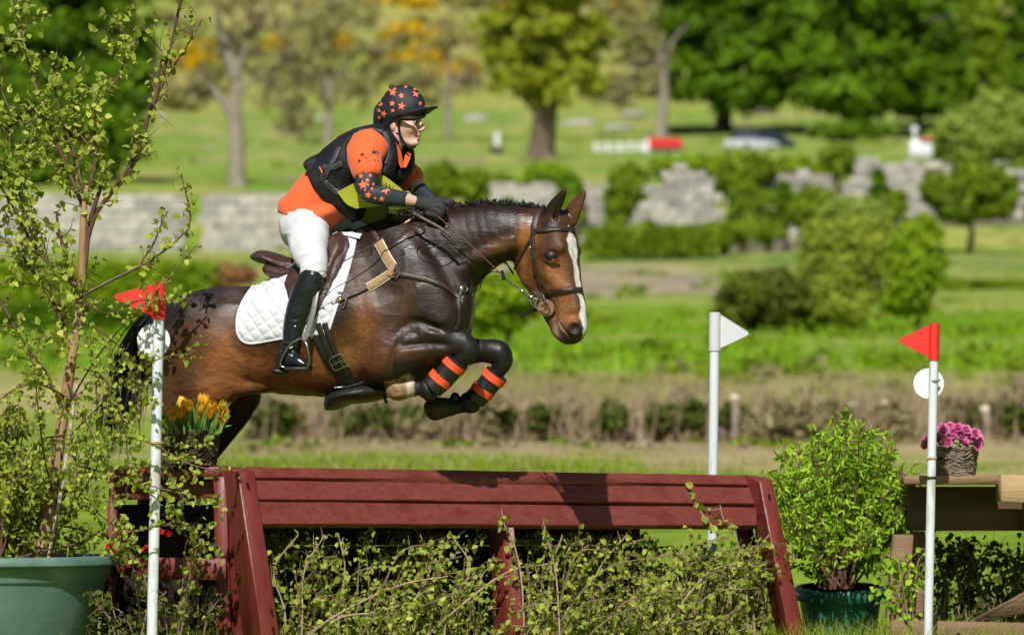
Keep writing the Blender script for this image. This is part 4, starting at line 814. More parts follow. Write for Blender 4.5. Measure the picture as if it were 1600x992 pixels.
# ================================================================ saddle, bridle and the rest of the tack
m_lea = mat('brown_leather', (.028, .014, .010), (.055, .028, .019), 30, .34, .3, 200, spec=.5)
m_lea_d = mat('dark_leather', (.012, .010, .009), (.026, .020, .017), 30, .36, .3, 200, spec=.5)
m_lea_s = mat('saddle_leather', (.045, .020, .016), (.075, .036, .028), 14, .38, .25, 160, spec=.5)
m_tan = mat('tan_fleece', (.30, .19, .09), (.42, .27, .14), 60, .8, .5, 260)
m_tanedge = mat('pale_piping', (.62, .50, .32), rough=.6)
m_steel = mat('steel', (.62, .60, .58), rough=.22, metal=1)
m_brass = mat('brass', (.8, .55, .18), rough=.25, metal=1)
m_pad = mat('white_quilt', (.60, .61, .64), (.68, .69, .71), 20, .8, .3, 400, spec=.3)
m_binding = mat('white_binding', (.70, .70, .74), rough=.7)
m_blk = mat('black_rubber', (.010, .010, .011), (.02, .02, .02), 40, .45, .3, 120)
m_orange_band = mat('orange_band', (.95, .10, .03), (.85, .075, .02), 30, .6, .2, 200)
def path_on(pts, off=.003, bvh=None, n=None):
    c = catmull(pts, n or 4) if len(pts) > 2 else np.array([np.array(pts[0])+(np.array(pts[1])-np.array(pts[0]))*i/8 for i in range(9)])
    Pp = []; Nn = []
    for x, y in c:
        q, nn = cast(x, y, bvh, off)
        if q is not None: Pp.append(q); Nn.append(nn)
    Nn = np.array(Nn); Pp = np.array(Pp)
    for _ in range(2):
        Nn[1:-1] = (Nn[:-2]+Nn[1:-1]*2+Nn[2:])/4; Pp[1:-1] = (Pp[:-2]+Pp[1:-1]*2+Pp[2:])/4
    return Pp, Nn
def lay(name, pts, width, thick, m, parent, off=.001, bvh=None, n=None):
    p, q = path_on(pts, off, bvh, n); return obj(name, strap(p, q, width, thick), m, parent)
def patch(poly, n=26, off=lambda u, v, p: .004, bvh=None, inside=True, thick=.006, px_step=3.0, smooth_it=2):
    "a sheet laid over the body inside a pixel outline; returns mesh with thickness"
    poly = np.array(poly, dtype=float); xs = np.arange(poly[:, 0].min(), poly[:, 0].max()+px_step, px_step); ys = np.arange(poly[:, 1].min(), poly[:, 1].max()+px_step, px_step)
    def ins(x, y):
        c = False; j = len(poly)-1
        for i in range(len(poly)):
            if (poly[i, 1] > y) != (poly[j, 1] > y) and x < (poly[j, 0]-poly[i, 0])*(y-poly[i, 1])/(poly[j, 1]-poly[i, 1])+poly[i, 0]: c = not c
            j = i
        return c
    def snap(x, y):
        best = None; bd = 1e9
        for i in range(len(poly)):
            a, b = poly[i-1], poly[i]; t = np.clip(((x-a[0])*(b[0]-a[0])+(y-a[1])*(b[1]-a[1]))/(((b-a)**2).sum()+1e-9), 0, 1); q = a+(b-a)*t; d = math.hypot(x-q[0], y-q[1])
            if d < bd: bd, best = d, q
        return best, bd
    ok = {}
    for i, x in enumerate(xs):
        for j, y in enumerate(ys):
            if ins(x, y): ok[(i, j)] = (x, y)
            else:
                q, d = snap(x, y)
                if d < px_step*.75: ok[(i, j)] = (q[0], q[1])
    V = []; N = []; idx = {}; E = []
    for k, (x, y) in ok.items():
        q, nn = cast(x, y, bvh)
        if q is None: continue
        idx[k] = len(V); V.append(q); N.append(nn); E.append(snap(x, y)[1])
    V = np.array(V); N = np.array(N); nb = {}
    for (i, j), a in idx.items(): nb[a] = [idx[q] for q in ((i+1, j), (i-1, j), (i, j+1), (i, j-1)) if q in idx]
    for _ in range(smooth_it):
        N2 = N.copy()
        for a, l in nb.items():
            if l: N2[a] = nrm(N[a]+N[l].mean(0))
        N = N2
    pts = np.array([(ok[k][0], ok[k][1]) for k in idx]); top = np.array([V[i]+N[i]*(off(pts[i, 0], pts[i, 1], E[i])+thick*min(1, .25+E[i]/4)) for i in range(len(V))])
    bot = np.array([V[i]+N[i]*max(0, off(pts[i, 0], pts[i, 1], E[i])-.002) for i in range(len(V))])
    F = []; edges = {}
    for (i, j) in idx:
        q = [(i, j), (i+1, j), (i+1, j+1), (i, j+1)]
        f = [idx[k] for k in q if k in idx]
        if len(f) == 4 or len(f) == 3:
            if len(f) == 3: f = [idx[k] for k in q if k in idx]
            F.append(tuple(f))
            for a, b in zip(f, f[1:]+f[:1]): edges[(a, b)] = edges.get((a, b), 0)+1
    n_ = len(V); F2 = list(F)
    for f in F: F2.append(tuple(a+n_ for a in f[::-1]))
    for (a, b) in edges:
        if (b, a) not in edges: F2.append((b, a, a+n_, b+n_))
    return np.concatenate((top, bot)), F2
# --- quilted saddle pad
pad_poly = [(413, 424), (403, 437), (392, 452), (381, 468), (373, 486), (370, 502), (371, 520), (378, 532), (392, 537), (412, 534), (440, 529), (470, 525), (506, 521), (514, 516), (518, 504), (526, 480), (537, 448), (548, 410), (557, 368), (540, 366), (515, 372), (490, 384), (460, 400), (435, 412)]
def quilt(x, y, e):
    a, b = (x*.55+y*.84)/14.5, (x*-.80+y*.60)/14.5
    fa, fb = abs(a-round(a)), abs(b-round(b)); g_ = min(fa, fb)
    return .003+.007*min(1, (g_*3.6))**.6*(1 if e > 5 else .3)
pad = thing('saddle_pad', HB(450, 540, 0)*np.array((1, 1, 0)), 'white diamond quilted saddle pad with white edging under the brown saddle', 'saddle pad')
pv = patch(pad_poly, off=quilt, px_step=1.6, thick=.004, smooth_it=6)
obj('quilted_panel', pv, m_pad, pad)
bvh_pad = BVHTree.FromPolygons([list(map(float, v)) for v in pv[0]]+HV2.tolist(), [list(f) for f in pv[1]]+(HF+len(pv[0])).tolist())
edge = [p for p in pad_poly[:21]]
p_, n_ = path_on(edge, .003, None, 4); obj('edging', tube(p_, .006, 6), m_binding, pad)
lay('girth_loop', [(486, 523), (500, 520), (515, 516)], .030, .005, m_binding, pad, .008, bvh_pad)
lay('wither_band', [(516, 370), (535, 369), (566, 372)], .03, .006, m_binding, pad, .012, bvh_pad)
# --- saddle
sdl = thing('saddle', HB(470, 470, 0)*np.array((1, 1, 0)), 'brown leather jumping saddle on the white quilted pad', 'saddle')
sf = pfield(HB, 400, 500, 60, 560, 340, -60, .05, .006)
rs_ = HB.row
sf.chain([rs_(416, 404, 0, 40, 9), rs_(428, 406, 0, 50, 11), rs_(450, 414, 0, 44, 12), rs_(480, 414, 0, 34, 12), rs_(510, 398, 0, 26, 12), rs_(530, 378, 0, 20, 11), rs_(543, 366, 0, 14, 9)], .01, side=L)
obj('seat', sf.mesh(), m_lea_s, sdl)
sf = pfield(HB, 400, 520, 120, 560, 340, -90, .05, .006)
for w in (34, -34):
    sf.chain([rs_(425, 423, w, 20, 10), rs_(448, 428, w*1.1, 22, 10), rs_(478, 420, w*1.1, 22, 10), rs_(510, 404, w, 18, 8)], .01, side=L)
obj('panel', sf.mesh(), m_lea_s, sdl)
for dy, tt in ((-1, 0), (5, 1)):
    p_ = [HB(414, 409+dy, 30), HB(430, 414+dy, 52-2*tt), HB(452, 417+dy, 53), HB(480, 413+dy, 46)]
    obj('piping', tube(p_, .0035, 6, 4), m_lea_d, sdl)
flap_poly = [(470, 412), (490, 392), (512, 376), (535, 368), (545, 372), (548, 386), (540, 408), (528, 430), (514, 455), (503, 478), (494, 497), (484, 507), (472, 506), (462, 492), (452, 470), (447, 445), (455, 425)]
def flapoff(x, y, e): return .016+.02*math.exp(-((x-525)/13.)**2-((y-425-(525-x)*1.5)/50.)**2)
obj('flap', patch(flap_poly, off=flapoff, px_step=2.4, thick=.007, bvh=None, smooth_it=4), m_lea_s, sdl)
def kn(x, y, e): return .024+.03*min(1, e/7)
obj('knee_roll', patch([(514, 378), (530, 374), (542, 378), (541, 396), (529, 420), (516, 444), (508, 448), (509, 430), (514, 405)], off=kn, px_step=2.4, thick=.004, smooth_it=4), m_lea_s, sdl)
# --- girth and stud guard
gr = thing('girth', HB(540, 640, 0)*np.array((1, 1, 0)), 'black girth with steel buckle and wide stud guard under the belly', 'girth')
lay('girth_strap', [(499, 518), (511, 545), (527, 572), (547, 602), (558, 616)], np.array([1]*1)[0]*.085, .016, m_blk, gr, .002)
lay('billet', [(497, 505), (505, 527), (515, 550), (526, 570)], .028, .008, m_lea_d, gr, .018); lay('billet', [(508, 505), (516, 527), (525, 548), (536, 568)], .028, .008, m_lea_d, gr, .018)
def ring_path(c, ax, ay, rx, ry, n=20, sq=2.0):
    out = []
    for i in range(n+1):
        a = 2*math.pi*i/n; ca, sa = math.cos(a), math.sin(a); k = (abs(ca)**sq+abs(sa)**sq)**(-1/sq); out.append(c+ax*rx*ca*k+ay*ry*sa*k)
    return np.array(out)
def buckle(px_, py_, rx, ry, rot, off, bvh=None, rad=.0022, name='buckle', parent=None, m=None, sq=6):
    q, nn = cast(px_, py_, bvh, off); ax = nrm(np.cross(np.array((0, 0, 1)), nn)); ay = np.cross(nn, ax); c, s_ = math.cos(R(rot)), math.sin(R(rot)); a1 = ax*c+ay*s_; a2 = -ax*s_+ay*c
    v = tube(ring_path(q, a1, a2, rx/320, ry/320, 24, sq), rad, 6, closed=True); t = tube([q-a1*rx/320, q+a1*rx/320], rad*.8, 5)
    return obj(name, join([v, t]) if sq > 3 else v, m or m_steel, parent)
buckle(530, 562, 13, 11, 25, .030, parent=gr); buckle(541, 560, 8, 9, 25, .029, parent=gr, rad=.0016)
lay('keeper', [(524, 600), (548, 598), (570, 590)], .006, .004, m_steel, gr, .02)
gp = pfield(HB, 500, 660, 60, 640, 560, -60, .05, .007)
gp.chain([rs_(533, 626, 0, 48, 8), rs_(548, 618, 0, 66, 13), rs_(572, 614, 0, 66, 15), rs_(594, 612, 0, 44, 10), rs_(606, 614, 0, 18, 6)], .01, side=L)
obj('stud_guard', gp.mesh(), m_blk, gr)
obj('dee_clip', join([tube([HB(600, 618, 20), HB(604, 630, 20)], .012, 8, flat=.6), tube([HB(590, 614, 25), HB(616, 617, 20), HB(640, 610, 10)], .006, 6, 3)]), m_lea_d, gr)
# --- stirrup
sp = thing('stirrup', HB(460, 585, 110), 'steel stirrup iron on a dark leather round the black riding boot', 'stirrup')
q0 = HB(494, 470, 112); q1 = HB(486, 500, 118); q2 = HB(478, 528, 122)
obj('stirrup_leather', strap([HB(497, 440, 100), HB(491, 480, 114), HB(480, 520, 121), HB(473, 533, 123)], [HB.lat]*4, .026, .005, 3), mat('grey_leather', (.16, .15, .145), rough=.35), sp)
iw = 122
ip = [HB(469, 529, iw), HB(455, 537, iw+2), HB(444, 553, iw+2), HB(438, 570, iw+1), HB(446, 575, iw)]
ip2 = [HB(469, 529, iw), HB(478, 536, iw+5), HB(482, 550, iw+7), HB(483, 565, iw+6), HB(480, 575, iw+4)]
obj('iron', join([tube(ip, .0055, 8, 4), tube(ip2, .0055, 8, 4)]), mat('dull_steel', (.35, .34, .33), rough=.28, metal=1), sp)
obj('tread', hexa([HB(444, 579, iw+9), HB(481, 579, iw+13), HB(478, 579, iw-12), HB(441, 579, iw-14), HB(444, 573, iw+9), HB(481, 573, iw+13), HB(478, 573, iw-12), HB(441, 573, iw-14)]), m_blk, sp)
# --- breastplate
bp = thing('breastplate', HB(640, 480, 0)*np.array((1, 1, 0)), 'brown leather breastplate with tan padded straps and a steel ring', 'breastplate')
lay('padded_strap', [(592, 378), (600, 393), (607, 406), (615, 418)], .050, .007, m_tanedge, bp, .003)
lay('padding', [(592, 378), (600, 393), (607, 406), (615, 418)], .038, .010, m_tan, bp, .006)
lay('padded_strap', [(612, 427), (598, 436), (582, 446), (574, 450)], .046, .007, m_tanedge, bp, .003)
lay('padding', [(612, 427), (598, 436), (582, 446), (574, 450)], .035, .010, m_tan, bp, .006)
lay('strap', [(593, 381), (587, 370), (581, 360), (574, 354)], .028, .007, m_lea, bp, .004)
lay('padding', [(618, 412), (613, 422), (611, 432)], .032, .016, m_tan, bp, .006)
lay('strap', [(576, 449), (560, 457), (540, 465), (520, 474), (498, 487)], .020, .007, m_lea, bp, .004)
lay('strap', [(622, 428), (650, 433), (680, 441), (703, 453), (718, 466)], .026, .008, m_lea, bp, .004)
lay('strap', [(716, 466), (718, 480), (717, 500), (712, 516)], .022, .006, m_lea_d, bp, .004)
lay('strap', [(716, 466), (724, 450), (730, 440)], .020, .006, m_lea_d, bp, .003)
lay('loop', [(616, 414), (624, 424), (614, 434)], .016, .014, m_lea, bp, .004)
buckle(619, 427, 8.5, 8.5, 0, .016, name='ring', parent=bp, sq=2, rad=.0035); buckle(724, 452, 5, 5, 0, .012, name='ring', parent=bp, sq=2)
buckle(534, 469, 6, 6, 20, .012, parent=bp); lay('strap', [(529, 458), (542, 461), (540, 475), (536, 482)], .012, .005, m_lea, bp, .006)
q, nn = cast(533, 469, None, .016); obj('rosette', join([ball_mesh(q, .010, 6)]), m_brass, bp)
# --- bridle
br = thing('bridle', HH(870, 540, 0), 'dark brown leather bridle with reins on the bay horse', 'bridle')
lay('noseband', [(849, 460), (857, 457), (872, 454.5), (890, 453.5), (903, 453), (908, 454.5)], .026, .009, m_lea, br, .003)
lay('chin_strap', [(850, 459), (842, 465), (837, 470)], .018, .006, m_lea, br, .003)
lay('browband', [(834, 361), (846, 360.5), (862, 359.5), (878, 358.5), (891, 358.5), (896, 359)], .024, .008, m_lea, br, .003)
lay('headpiece', [(845, 327), (839, 338), (835, 352), (834, 366)], .030, .007, m_lea, br, .003)
lay('cheekpiece', [(834, 360), (834, 385), (836, 410), (840, 435), (845, 452), (850, 468)], .015, .005, m_lea, br, .003)
lay('cheekpiece', [(831, 371), (833, 392), (836, 412), (838, 430)], .022, .006, m_lea, br, .006)
for yy in (376, 384, 402): buckle(833.5+(yy-376)*.08, yy, 4, 3.4, 0, .013, parent=br, rad=.0013)
lay('throat_lash', [(832, 370), (822, 386), (812, 404), (805, 420), (803, 430)], .014, .005, m_lea, br, .003)
obj('throat_lash', strap([HH(803, 428, 14), HH(797, 420, 12), HH(792, 412, 0), HH(784, 408, -10), HH(776, 400, -16)], [HH.lat+np.array((-.6, 0, -.6))]*5, .016, .004, 3), m_lea_d, br)
BW = 24
gd = Vector(HH(853, 481, BW)); 
obj('bit_guard', join([tube([HH(853, 481, BW-6)-0*HH.lat, HH(853, 481, BW+2)], [13/320., 13/320.], 20)]), mat('tan_rubber', (.20, .095, .06), (.26, .13, .08), 30, .5, .2, 80), br)
def ringw(cx, cy, rr, w, name='bit_ring', rad=.0035, m=None, fr=HH): return obj(name, tube(ring_path(fr(cx, cy, w), fr.fwd, np.array((0, 0, 1)), rr/320./fr.c, rr/320., 26), rad, 7, closed=True), m or m_steel, br)
ringw(840, 469, 11, BW+6); ringw(847, 476, 10, BW+8); ringw(832, 464, 8, BW+4, rad=.0028)
obj('mouthpiece', tube([HH(851, 477, BW+8), HH(858, 484, BW-4)], .006, 8), m_brass, br)
obj('curb_strap', strap([HH(846, 482, BW), HH(832, 486, BW-2), HH(820, 491, BW-4), HH(812, 495, BW-4)], [HH.lat]*4, .016, .004, 3), m_lea_d, br)
# reins: near rein from the hand to the bit, with stopper and link chain
def RB(x, y, w): return HB(x, y, w)
bit = HH(838, 469, BW+5)
obj('rein', tube([RB(684, 338, 66), RB(712, 362, 68), RB(745, 392, 60), RB(783, 428, 40)], .0045, 7, 4, flat=.5), mat('rein_leather', (.16, .085, .04), (.22, .12, .06), 40, .5), br)
obj('rein', tube([RB(783, 428, 36), RB(800, 444, 34), bit*.5+RB(806, 450, 34)*.5, bit], .0045, 6, 3), m_lea_d, br)
obj('rein_stop', tube([RB(784, 423, 37), RB(786, 430, 37), RB(787, 438, 37)], .012, 8, 3, flat=.7), m_blk, br)
st = RB(803, 446, 35)
for i in range(5):
    c = st+(bit-st)*(i+.5)/5; e = nrm(bit-st); o2 = nrm(np.cross(e, HH.lat)) if i % 2 == 0 else HH.lat
    obj('chain_link', tube(ring_path(c, e, o2, .013, .006, 14), .0022, 5, closed=True), m_steel, br)
obj('martingale_strap', tube([RB(783, 427, 30), RB(770, 424, 20), RB(756, 432, 10), RB(740, 437, 6), RB(735, 449, 6), RB(740, 456, 8), RB(750, 450, 8), RB(754, 437, 8), RB(768, 420, 6), RB(775, 412, 0)], .0045, 7, 4, flat=.6), m_lea_d, br)
obj('rein', strap([RB(645, 333, 74), RB(662, 342, 78), RB(690, 358, 77), RB(706, 373, 75), RB(713, 382, 73)], [HB.lat+np.array((0, 0, .35))]*5, .016, .005, 5), m_lea, br)
obj('rein_loop', tube([RB(713, 380, 74), RB(722, 377, 72), RB(733, 386, 70), RB(735, 398, 70), RB(728, 407, 71), RB(720, 403, 73), RB(719, 397, 74)], .0032, 6, 5), m_lea_d, br)
buckle(714, 388, 4, 5, -25, .02, parent=br, rad=.0014)
obj('rein_loop', tube([RB(668, 350, 74), RB(652, 358, 84), RB(648, 370, 87), RB(655, 383, 88), RB(670, 387, 86), RB(690, 384, 80), RB(704, 378, 72)], .0042, 7, 5, flat=.6), m_lea, br)
obj('rein_loop', tube([RB(690, 320, 50), RB(699, 326, 52), RB(700, 336, 52), RB(695, 343, 52), RB(690, 345, 48)], .0038, 7, 5, flat=.6), m_lea, br)
obj('rein_loop', tube([RB(640, 322, 58), RB(620, 324, 56), RB(604, 322, 50), RB(606, 328, 52), RB(626, 329, 56), RB(645, 330, 58), RB(662, 337, 60)], .0036, 7, 5, flat=.6), m_lea, br)
# --- boots on the forelegs: black with two orange bands each
def tendon_boot(axis, r0, bands, fr, w, label):
    t = thing('tendon_boot', fr(axis[1][0], axis[1][1]+20, w), label, 'horse boot', 'black tendon boots on the forelegs')
    A = [fr(x, y, w) for x, y in axis]; pr = catmull(np.array([np.append(a, rr/320.) for a, rr in zip(A, r0)]), 6)
    obj('shell', tube(pr[:, :3], pr[:, 3], 20), m_blk, t)
    for a, b in bands:
        e = nrm(pr[-1, :3]-pr[0, :3]); c = A[0]+(A[-1]-A[0])*a; rr = np.interp(a, [0, 1], [r0[0], r0[-1]])/320.+.002
        til = nrm(e+.15*np.array((0, 0, -1)))
        obj('band', tube([c-til*.0002, c, c+til*b, c+til*(b+.0002)], [rr-.001, rr+.0012, rr+.0012, rr-.001], 24), m_orange_band, t, smooth=False)
    return t
tendon_boot([(716, 563), (703, 579), (690, 593), (676, 604)], [19, 18, 18, 19], [(.08, .034), (.60, .034)], HB, 49, 'black boot with two orange bands on the near foreleg under the bay chest')
tendon_boot([(777, 583), (766, 597), (753, 612), (742, 624)], [19, 18, 17.5, 18], [(.05, .036), (.56, .034)], HB, -45, 'black boot with two orange bands on the outstretched far foreleg')
# ================================================================ the rider
PF = Frame(14, 560, 24.95)
pr_ = PF.row; PL = PF.lat
FF = Frame(43, 634, (PF(634, 190)[1]+CAMD))      # head turned toward the camera
fr_ = FF.row; FL = FF.lat
rider = thing('person', PF(480, 585, 0), 'rider in orange shirt, black body protector and starred helmet crouching over the jumping bay horse', 'person')
m_skin = mat('skin', (.56, .31, .22), (.62, .36, .27), 14, .5, .1, 90, spec=.4)
m_skin.node_tree.nodes['Principled BSDF'].inputs['Subsurface Weight'].default_value = .1
m_skin.node_tree.nodes['Principled BSDF'].inputs['Subsurface Radius'].default_value = (.01, .004, .002)
m_shirt = mat('orange_cloth', (.80, .125, .025), (.74, .105, .02), 8, .8, .25, 30, sheen=.2)
m_sleeve = mat('black_sleeve', (.020, .025, .035), (.03, .036, .048), 14, .6, .3, 60)
m_vest = mat('black_vest', (.008, .008, .010), (.016, .016, .019), 10, .62, .5, 80, spec=.3)
m_vest2 = mat('grey_trim', (.05, .05, .058), rough=.6); m_web = mat('black_webbing', (.03, .03, .034), (.045, .045, .05), 60, .4, .4, 200)
m_brch = mat('white_breeches', (.58, .58, .61), (.65, .65, .67), 6, .75, .35, 16)
m_boot = mat('black_boot', (.009, .010, .012), (.014, .016, .018), 12, .2, .25, 18, spec=.55)
m_glove = mat('black_glove', (.016, .015, .017), (.03, .028, .03), 40, .7, .5, 160)
m_bib = mat('yellow_bib', (.50, .52, .03), (.58, .58, .05), 9, .7, .2, 30, transl=.35)
m_star = mat('orange_print', (.95, .20, .08), rough=.7); m_ink = mat('black_print', (.02, .018, .02), rough=.7)
m_velv = mat('helmet_cover', (.010, .011, .016), (.02, .022, .03), 30, .6, .3, 200)
# continuous body: head, neck, trunk, arms and legs
bf = pfield(PF, 415, 600, 130, 700, 130, -110, .05, .0062)
bf.chain([pr_(480, 348, 0, 34, 20), pr_(494, 318, 0, 40, 28), pr_(520, 285, 0, 46, 34), pr_(552, 253, 0, 50, 36), pr_(582, 232, 0, 46, 30), pr_(604, 228, 0, 26, 20)], .03, side=PL)
bf.chain([pr_(604, 234, 0, 15, 16), pr_(616, 222, 0, 14, 15), pr_(625, 208, 0, 14, 15)], .02, side=PL)
for w in (1, -1):
    bf.chain([pr_(482, 352, 28*w, 18, 18), pr_(485, 380, 60*w, 17, 18), pr_(489, 412, 86*w, 12, 13)], .03, side=PL)
    bf.chain([pr_(489, 415, 92*w, 12, 13), pr_(470, 470, 99*w, 11, 13), pr_(456, 530, 104*w, 7, 9), pr_(452, 555, 107*w, 7, 9), pr_(468, 568, 111*w, 8, 4)], .02, side=PL)
bf.chain([pr_(582, 230, 42, 20, 20), pr_(574, 262, 70, 15, 17), pr_(572, 292, 84, 12, 14), pr_(588, 304, 82, 11, 12), pr_(620, 309, 66, 9, 11), pr_(650, 315, 50, 8, 8)], .02, side=PL)
bf.chain([pr_(600, 232, -42, 20, 20), pr_(634, 262, -66, 15, 15), pr_(650, 290, -66, 12, 13), pr_(664, 306, -46, 9, 10), pr_(676, 318, -20, 8, 8)], .02, side=PL)
# the head
bf.ball(FF(625, 178, 0), np.array((27, 22, 27))/320, .01, axes=[FF.fwd, FL, (0, 0, 1)])
bf.chain([fr_(640, 182, 0, 20, 15), fr_(641, 200, 0, 18, 16), fr_(642, 214, 0, 13, 12), fr_(644, 221, 0, 10, 7.5)], .02, side=FL)
bf.ball(FF(634, 206, 0), np.array((16, 17, 13))/320, .02)
bf.chain([fr_(621, 208, 13, 5, 5), fr_(632, 219, 9, 5, 4), fr_(644, 224, 3, 6, 4.5)], .015, side=FL); bf.chain([fr_(621, 208, -13, 5, 5), fr_(632, 219, -9, 5, 4), fr_(644, 224, -3, 6, 4.5)], .015, side=FL)
bf.chain([fr_(655, 188, 0, 2.6, 3), fr_(658, 195, 0, 2.8, 3.4), fr_(661, 201, 0, 3.6, 3.6), fr_(658, 204, 0, 4.2, 2.6)], .006, side=FL)
bf.ball(FF(657, 203.5, 4), 2.4/320, .005); bf.ball(FF(657, 203.5, -4), 2.4/320, .005)
for w in (1, -1):
    bf.ball(FF(652, 191.5, 7.5*w), np.array((2.4, 3.6, 1.8))/320, .008, '-')
    bf.chain([fr_(650, 186.5, 11*w, 2.4, 2), fr_(655, 186, 5*w, 2.4, 2)], .008, side=FL); bf.ball(FF(643, 201, 10*w), 5/320, .03)
bf.chain([fr_(653, 211, 5, 2, 1.7), fr_(656.2, 210.2, 0, 2.2, 2.0), fr_(653, 211, -5, 2, 1.7)], .004, side=(0, 0, 1)); bf.chain([fr_(652, 216, 4.5, 2, 1.8), fr_(655, 216, 0, 2.2, 2.2), fr_(652, 216, -4.5, 2, 1.8)], .004, side=(0, 0, 1))
bf.chain([fr_(654, 213.4, 5.5, .9, 1.1), fr_(658, 213.3, 0, .9, 1.3), fr_(654, 213.4, -5.5, .9, 1.1)], .002, '-', side=(0, 0, 1))
bf.ball(FF(651, 223, 0), 4.5/320, .012)
bf.ball(FF(614, 197, 21), np.array((6, 3.4, 8.5))/320, .004, axes=[FF.fwd, FL, (0, 0, 1)]); bf.ball(FF(615.5, 196, 25), np.array((3, 2.6, 5))/320, .003, '-')
BV, BF = bf.mesh(); BC = np.tile(np.array((.68, .41, .32)), (len(BV), 1)); bpx, bpyy = proj(BV)
hw = (BV-np.array((FF.X0, FF.Y0, 0))); hl = hw@FL*320
def near(q, a, b): return (1-sm(np.linalg.norm(BV-q, axis=1)*320, a, b))[:, None]
for q, a, b, c, k in [(FF(655, 210.8, 0), 3, 6.5, (.50, .16, .13), .8), (FF(654, 216, 0), 3, 6, (.50, .17, .14), .8), (FF(656, 213.3, 0), 1.0, 3.2, (.10, .03, .03), .9),
                      (FF(646, 203, 11), 2, 10, (.66, .30, .22), .5), (FF(615, 197, 20), 1, 8, (.62, .25, .18), .5)]:
    w_ = near(q, a, b)*k; BC = BC*(1-w_)+np.array(c)*w_
for w in (1, -1):
    q = FF(652, 191.5, 7.5*w)
    e_ = near(q, 2.0, 4.5)*.25; BC = BC*(1-e_)+np.array((.20, .10, .08))*e_
    for t in np.linspace(0, 1, 5): w_ = near(FF(649.5+3.5*t, 185.8+abs(t-.5)*1.2, (12.5-8.5*t)*w), .8, 2.3)*.75; BC = BC*(1-w_)+np.array((.10, .055, .035))*w_
body_o = obj('body', (BV, BF), m_skin, rider, tint=BC)
m_skin.node_tree.links.clear() if False else None
ntk = m_skin.node_tree; at = ntk.nodes.new('ShaderNodeAttribute'); at.attribute_name = 'tint'; ntk.links.new(at.outputs['Color'], ntk.nodes['Principled BSDF'].inputs['Base Color'])
m_eyew = mat('eye_white', (.30, .26, .24), rough=.5, spec=.2); m_iris = mat('iris', (.04, .03, .025), rough=.4, spec=.2)
for w in (1, -1):
    e = obj('eyeball', ball_mesh(FF(648.6, 191.6, 7.5*w), 2.9/320, 8), m_eyew, rider); obj('iris', ball_mesh(FF(650.2, 191.3, 7.4*w), 1.8/320, 8), m_iris, rider)
def star(c, n, s, rot, thick=.0006):
    t = nrm(np.cross((0, 0, 1), n)); b = np.cross(n, t); V = [c+n*thick]
    for i in range(10):
        a = rot+math.pi*i/5; rr = s if i % 2 == 0 else s*.42; V.append(c+t*rr*math.sin(a)+b*rr*math.cos(a)+n*thick)
    return V, [(0, i+1, (i+1) % 10+1) for i in range(10)]
def stars(name, lst, bvh, m, parent, lift=.0012):
    out = []
    for x, y, s, rot in lst:
        # project each corner on the cloth so that it bends with it
        V = []
        for i in range(11):
            a = R(rot)+math.pi*(i-1)/5; rr = 0 if i == 0 else (s if i % 2 == 1 else s*.42); q, nn = cast(x+rr*math.sin(a), y-rr*math.cos(a), bvh, lift)
            V.append(q)
        c0 = V[0]
        if c0 is None: continue
        V = [c0 if v is None or np.linalg.norm(v-c0) > s/320*2.6 else v for v in V]
        # a middle ring keeps the print on a curved surface
        mid = []
        for i in range(1, 11):
            e = (V[0]+V[i])/2; x2, y2 = proj(np.array([e])); q, nn = cast(float(x2[0]), float(y2[0]), bvh, lift); mid.append(e if q is None else q)
        VV = V+mid; F = []
        for i in range(10):
            j = (i+1) % 10; F.append((0, 11+i, 11+j)); F.append((11+i, 1+i, 1+j, 11+j))
        obj('star' if name == 'star_print' else name, (VV, F), m, parent, smooth=False)
def mk_bvh(VF): return BVHTree.FromPolygons([list(map(float, v)) for v in VF[0]], [list(map(int, f)) for f in VF[1]])
def wrinkle(VF, amp, sc, seed, stretch=(1, 1, 1)):
    V, F = VF; F = np.asarray(F); N = np.zeros_like(V); fn = np.cross(V[F[:, 2]]-V[F[:, 0]], V[F[:, 3]]-V[F[:, 1]])
    for i in range(4): np.add.at(N, F[:, i], fn)
    N /= np.linalg.norm(N, axis=1)[:, None]+1e-12; a = (1-np.abs(2*vnoise(V*np.array(stretch), sc, seed)-1))**3; b = vnoise(V, sc*.5, seed+1)-.5
    return V+N*(a*amp+b*amp*1.2)[:, None], F
# helmet
hm = pfield(FF, 580, 215, 40, 700, 125, -40, .05, .005)
hm.ball(FF(629, 171, 0), np.array((40, 32, 38))/320, .0, axes=[FF.fwd, FL, (0, 0, 1)])
hm.cut(FF(629, 186, 0), nrm(np.array((0, 0, -1))+FF.fwd*.08), .01)
hm.chain([fr_(606, 176, 0, 28, 15), fr_(602, 192, 0, 24, 11), fr_(603, 201, 0, 19, 7)], .015, side=FL)
for w in (1, -1): hm.chain([fr_(611, 178, 25*w, 6, 13), fr_(604, 194, 23*w, 4, 8), fr_(607, 203, 19*w, 3, 5)], .01, side=FL)
hm.ball(FF(612, 136, 4), 4.5/320, .008)
HMm = hm.mesh(); hel = obj('helmet', HMm, m_velv, rider); bvh_h = mk_bvh(HMm)
pk = pfield(FF, 620, 200, 45, 700, 150, -45, .05, .0045)
pk.chain([fr_(636, 180, 0, 25, 5), fr_(655, 176, 0, 20, 4.4), fr_(668, 171, 0, 14, 2.8), fr_(679, 168, 0, 7, 2.2)], .006, side=FL)
obj('peak', pk.mesh(), m_velv, hel)
obj('under_peak', tube([FF(620, 186, 24), FF(638, 187, 23.5), FF(652, 185.5, 17), FF(661, 183, 6), FF(662, 181, -8), FF(652, 180, -20)], [.009, .010, .010, .010, .010, .01], 8, 4, flat=.7), mat('helmet_rim', (.012, .012, .014), rough=.35), hel)
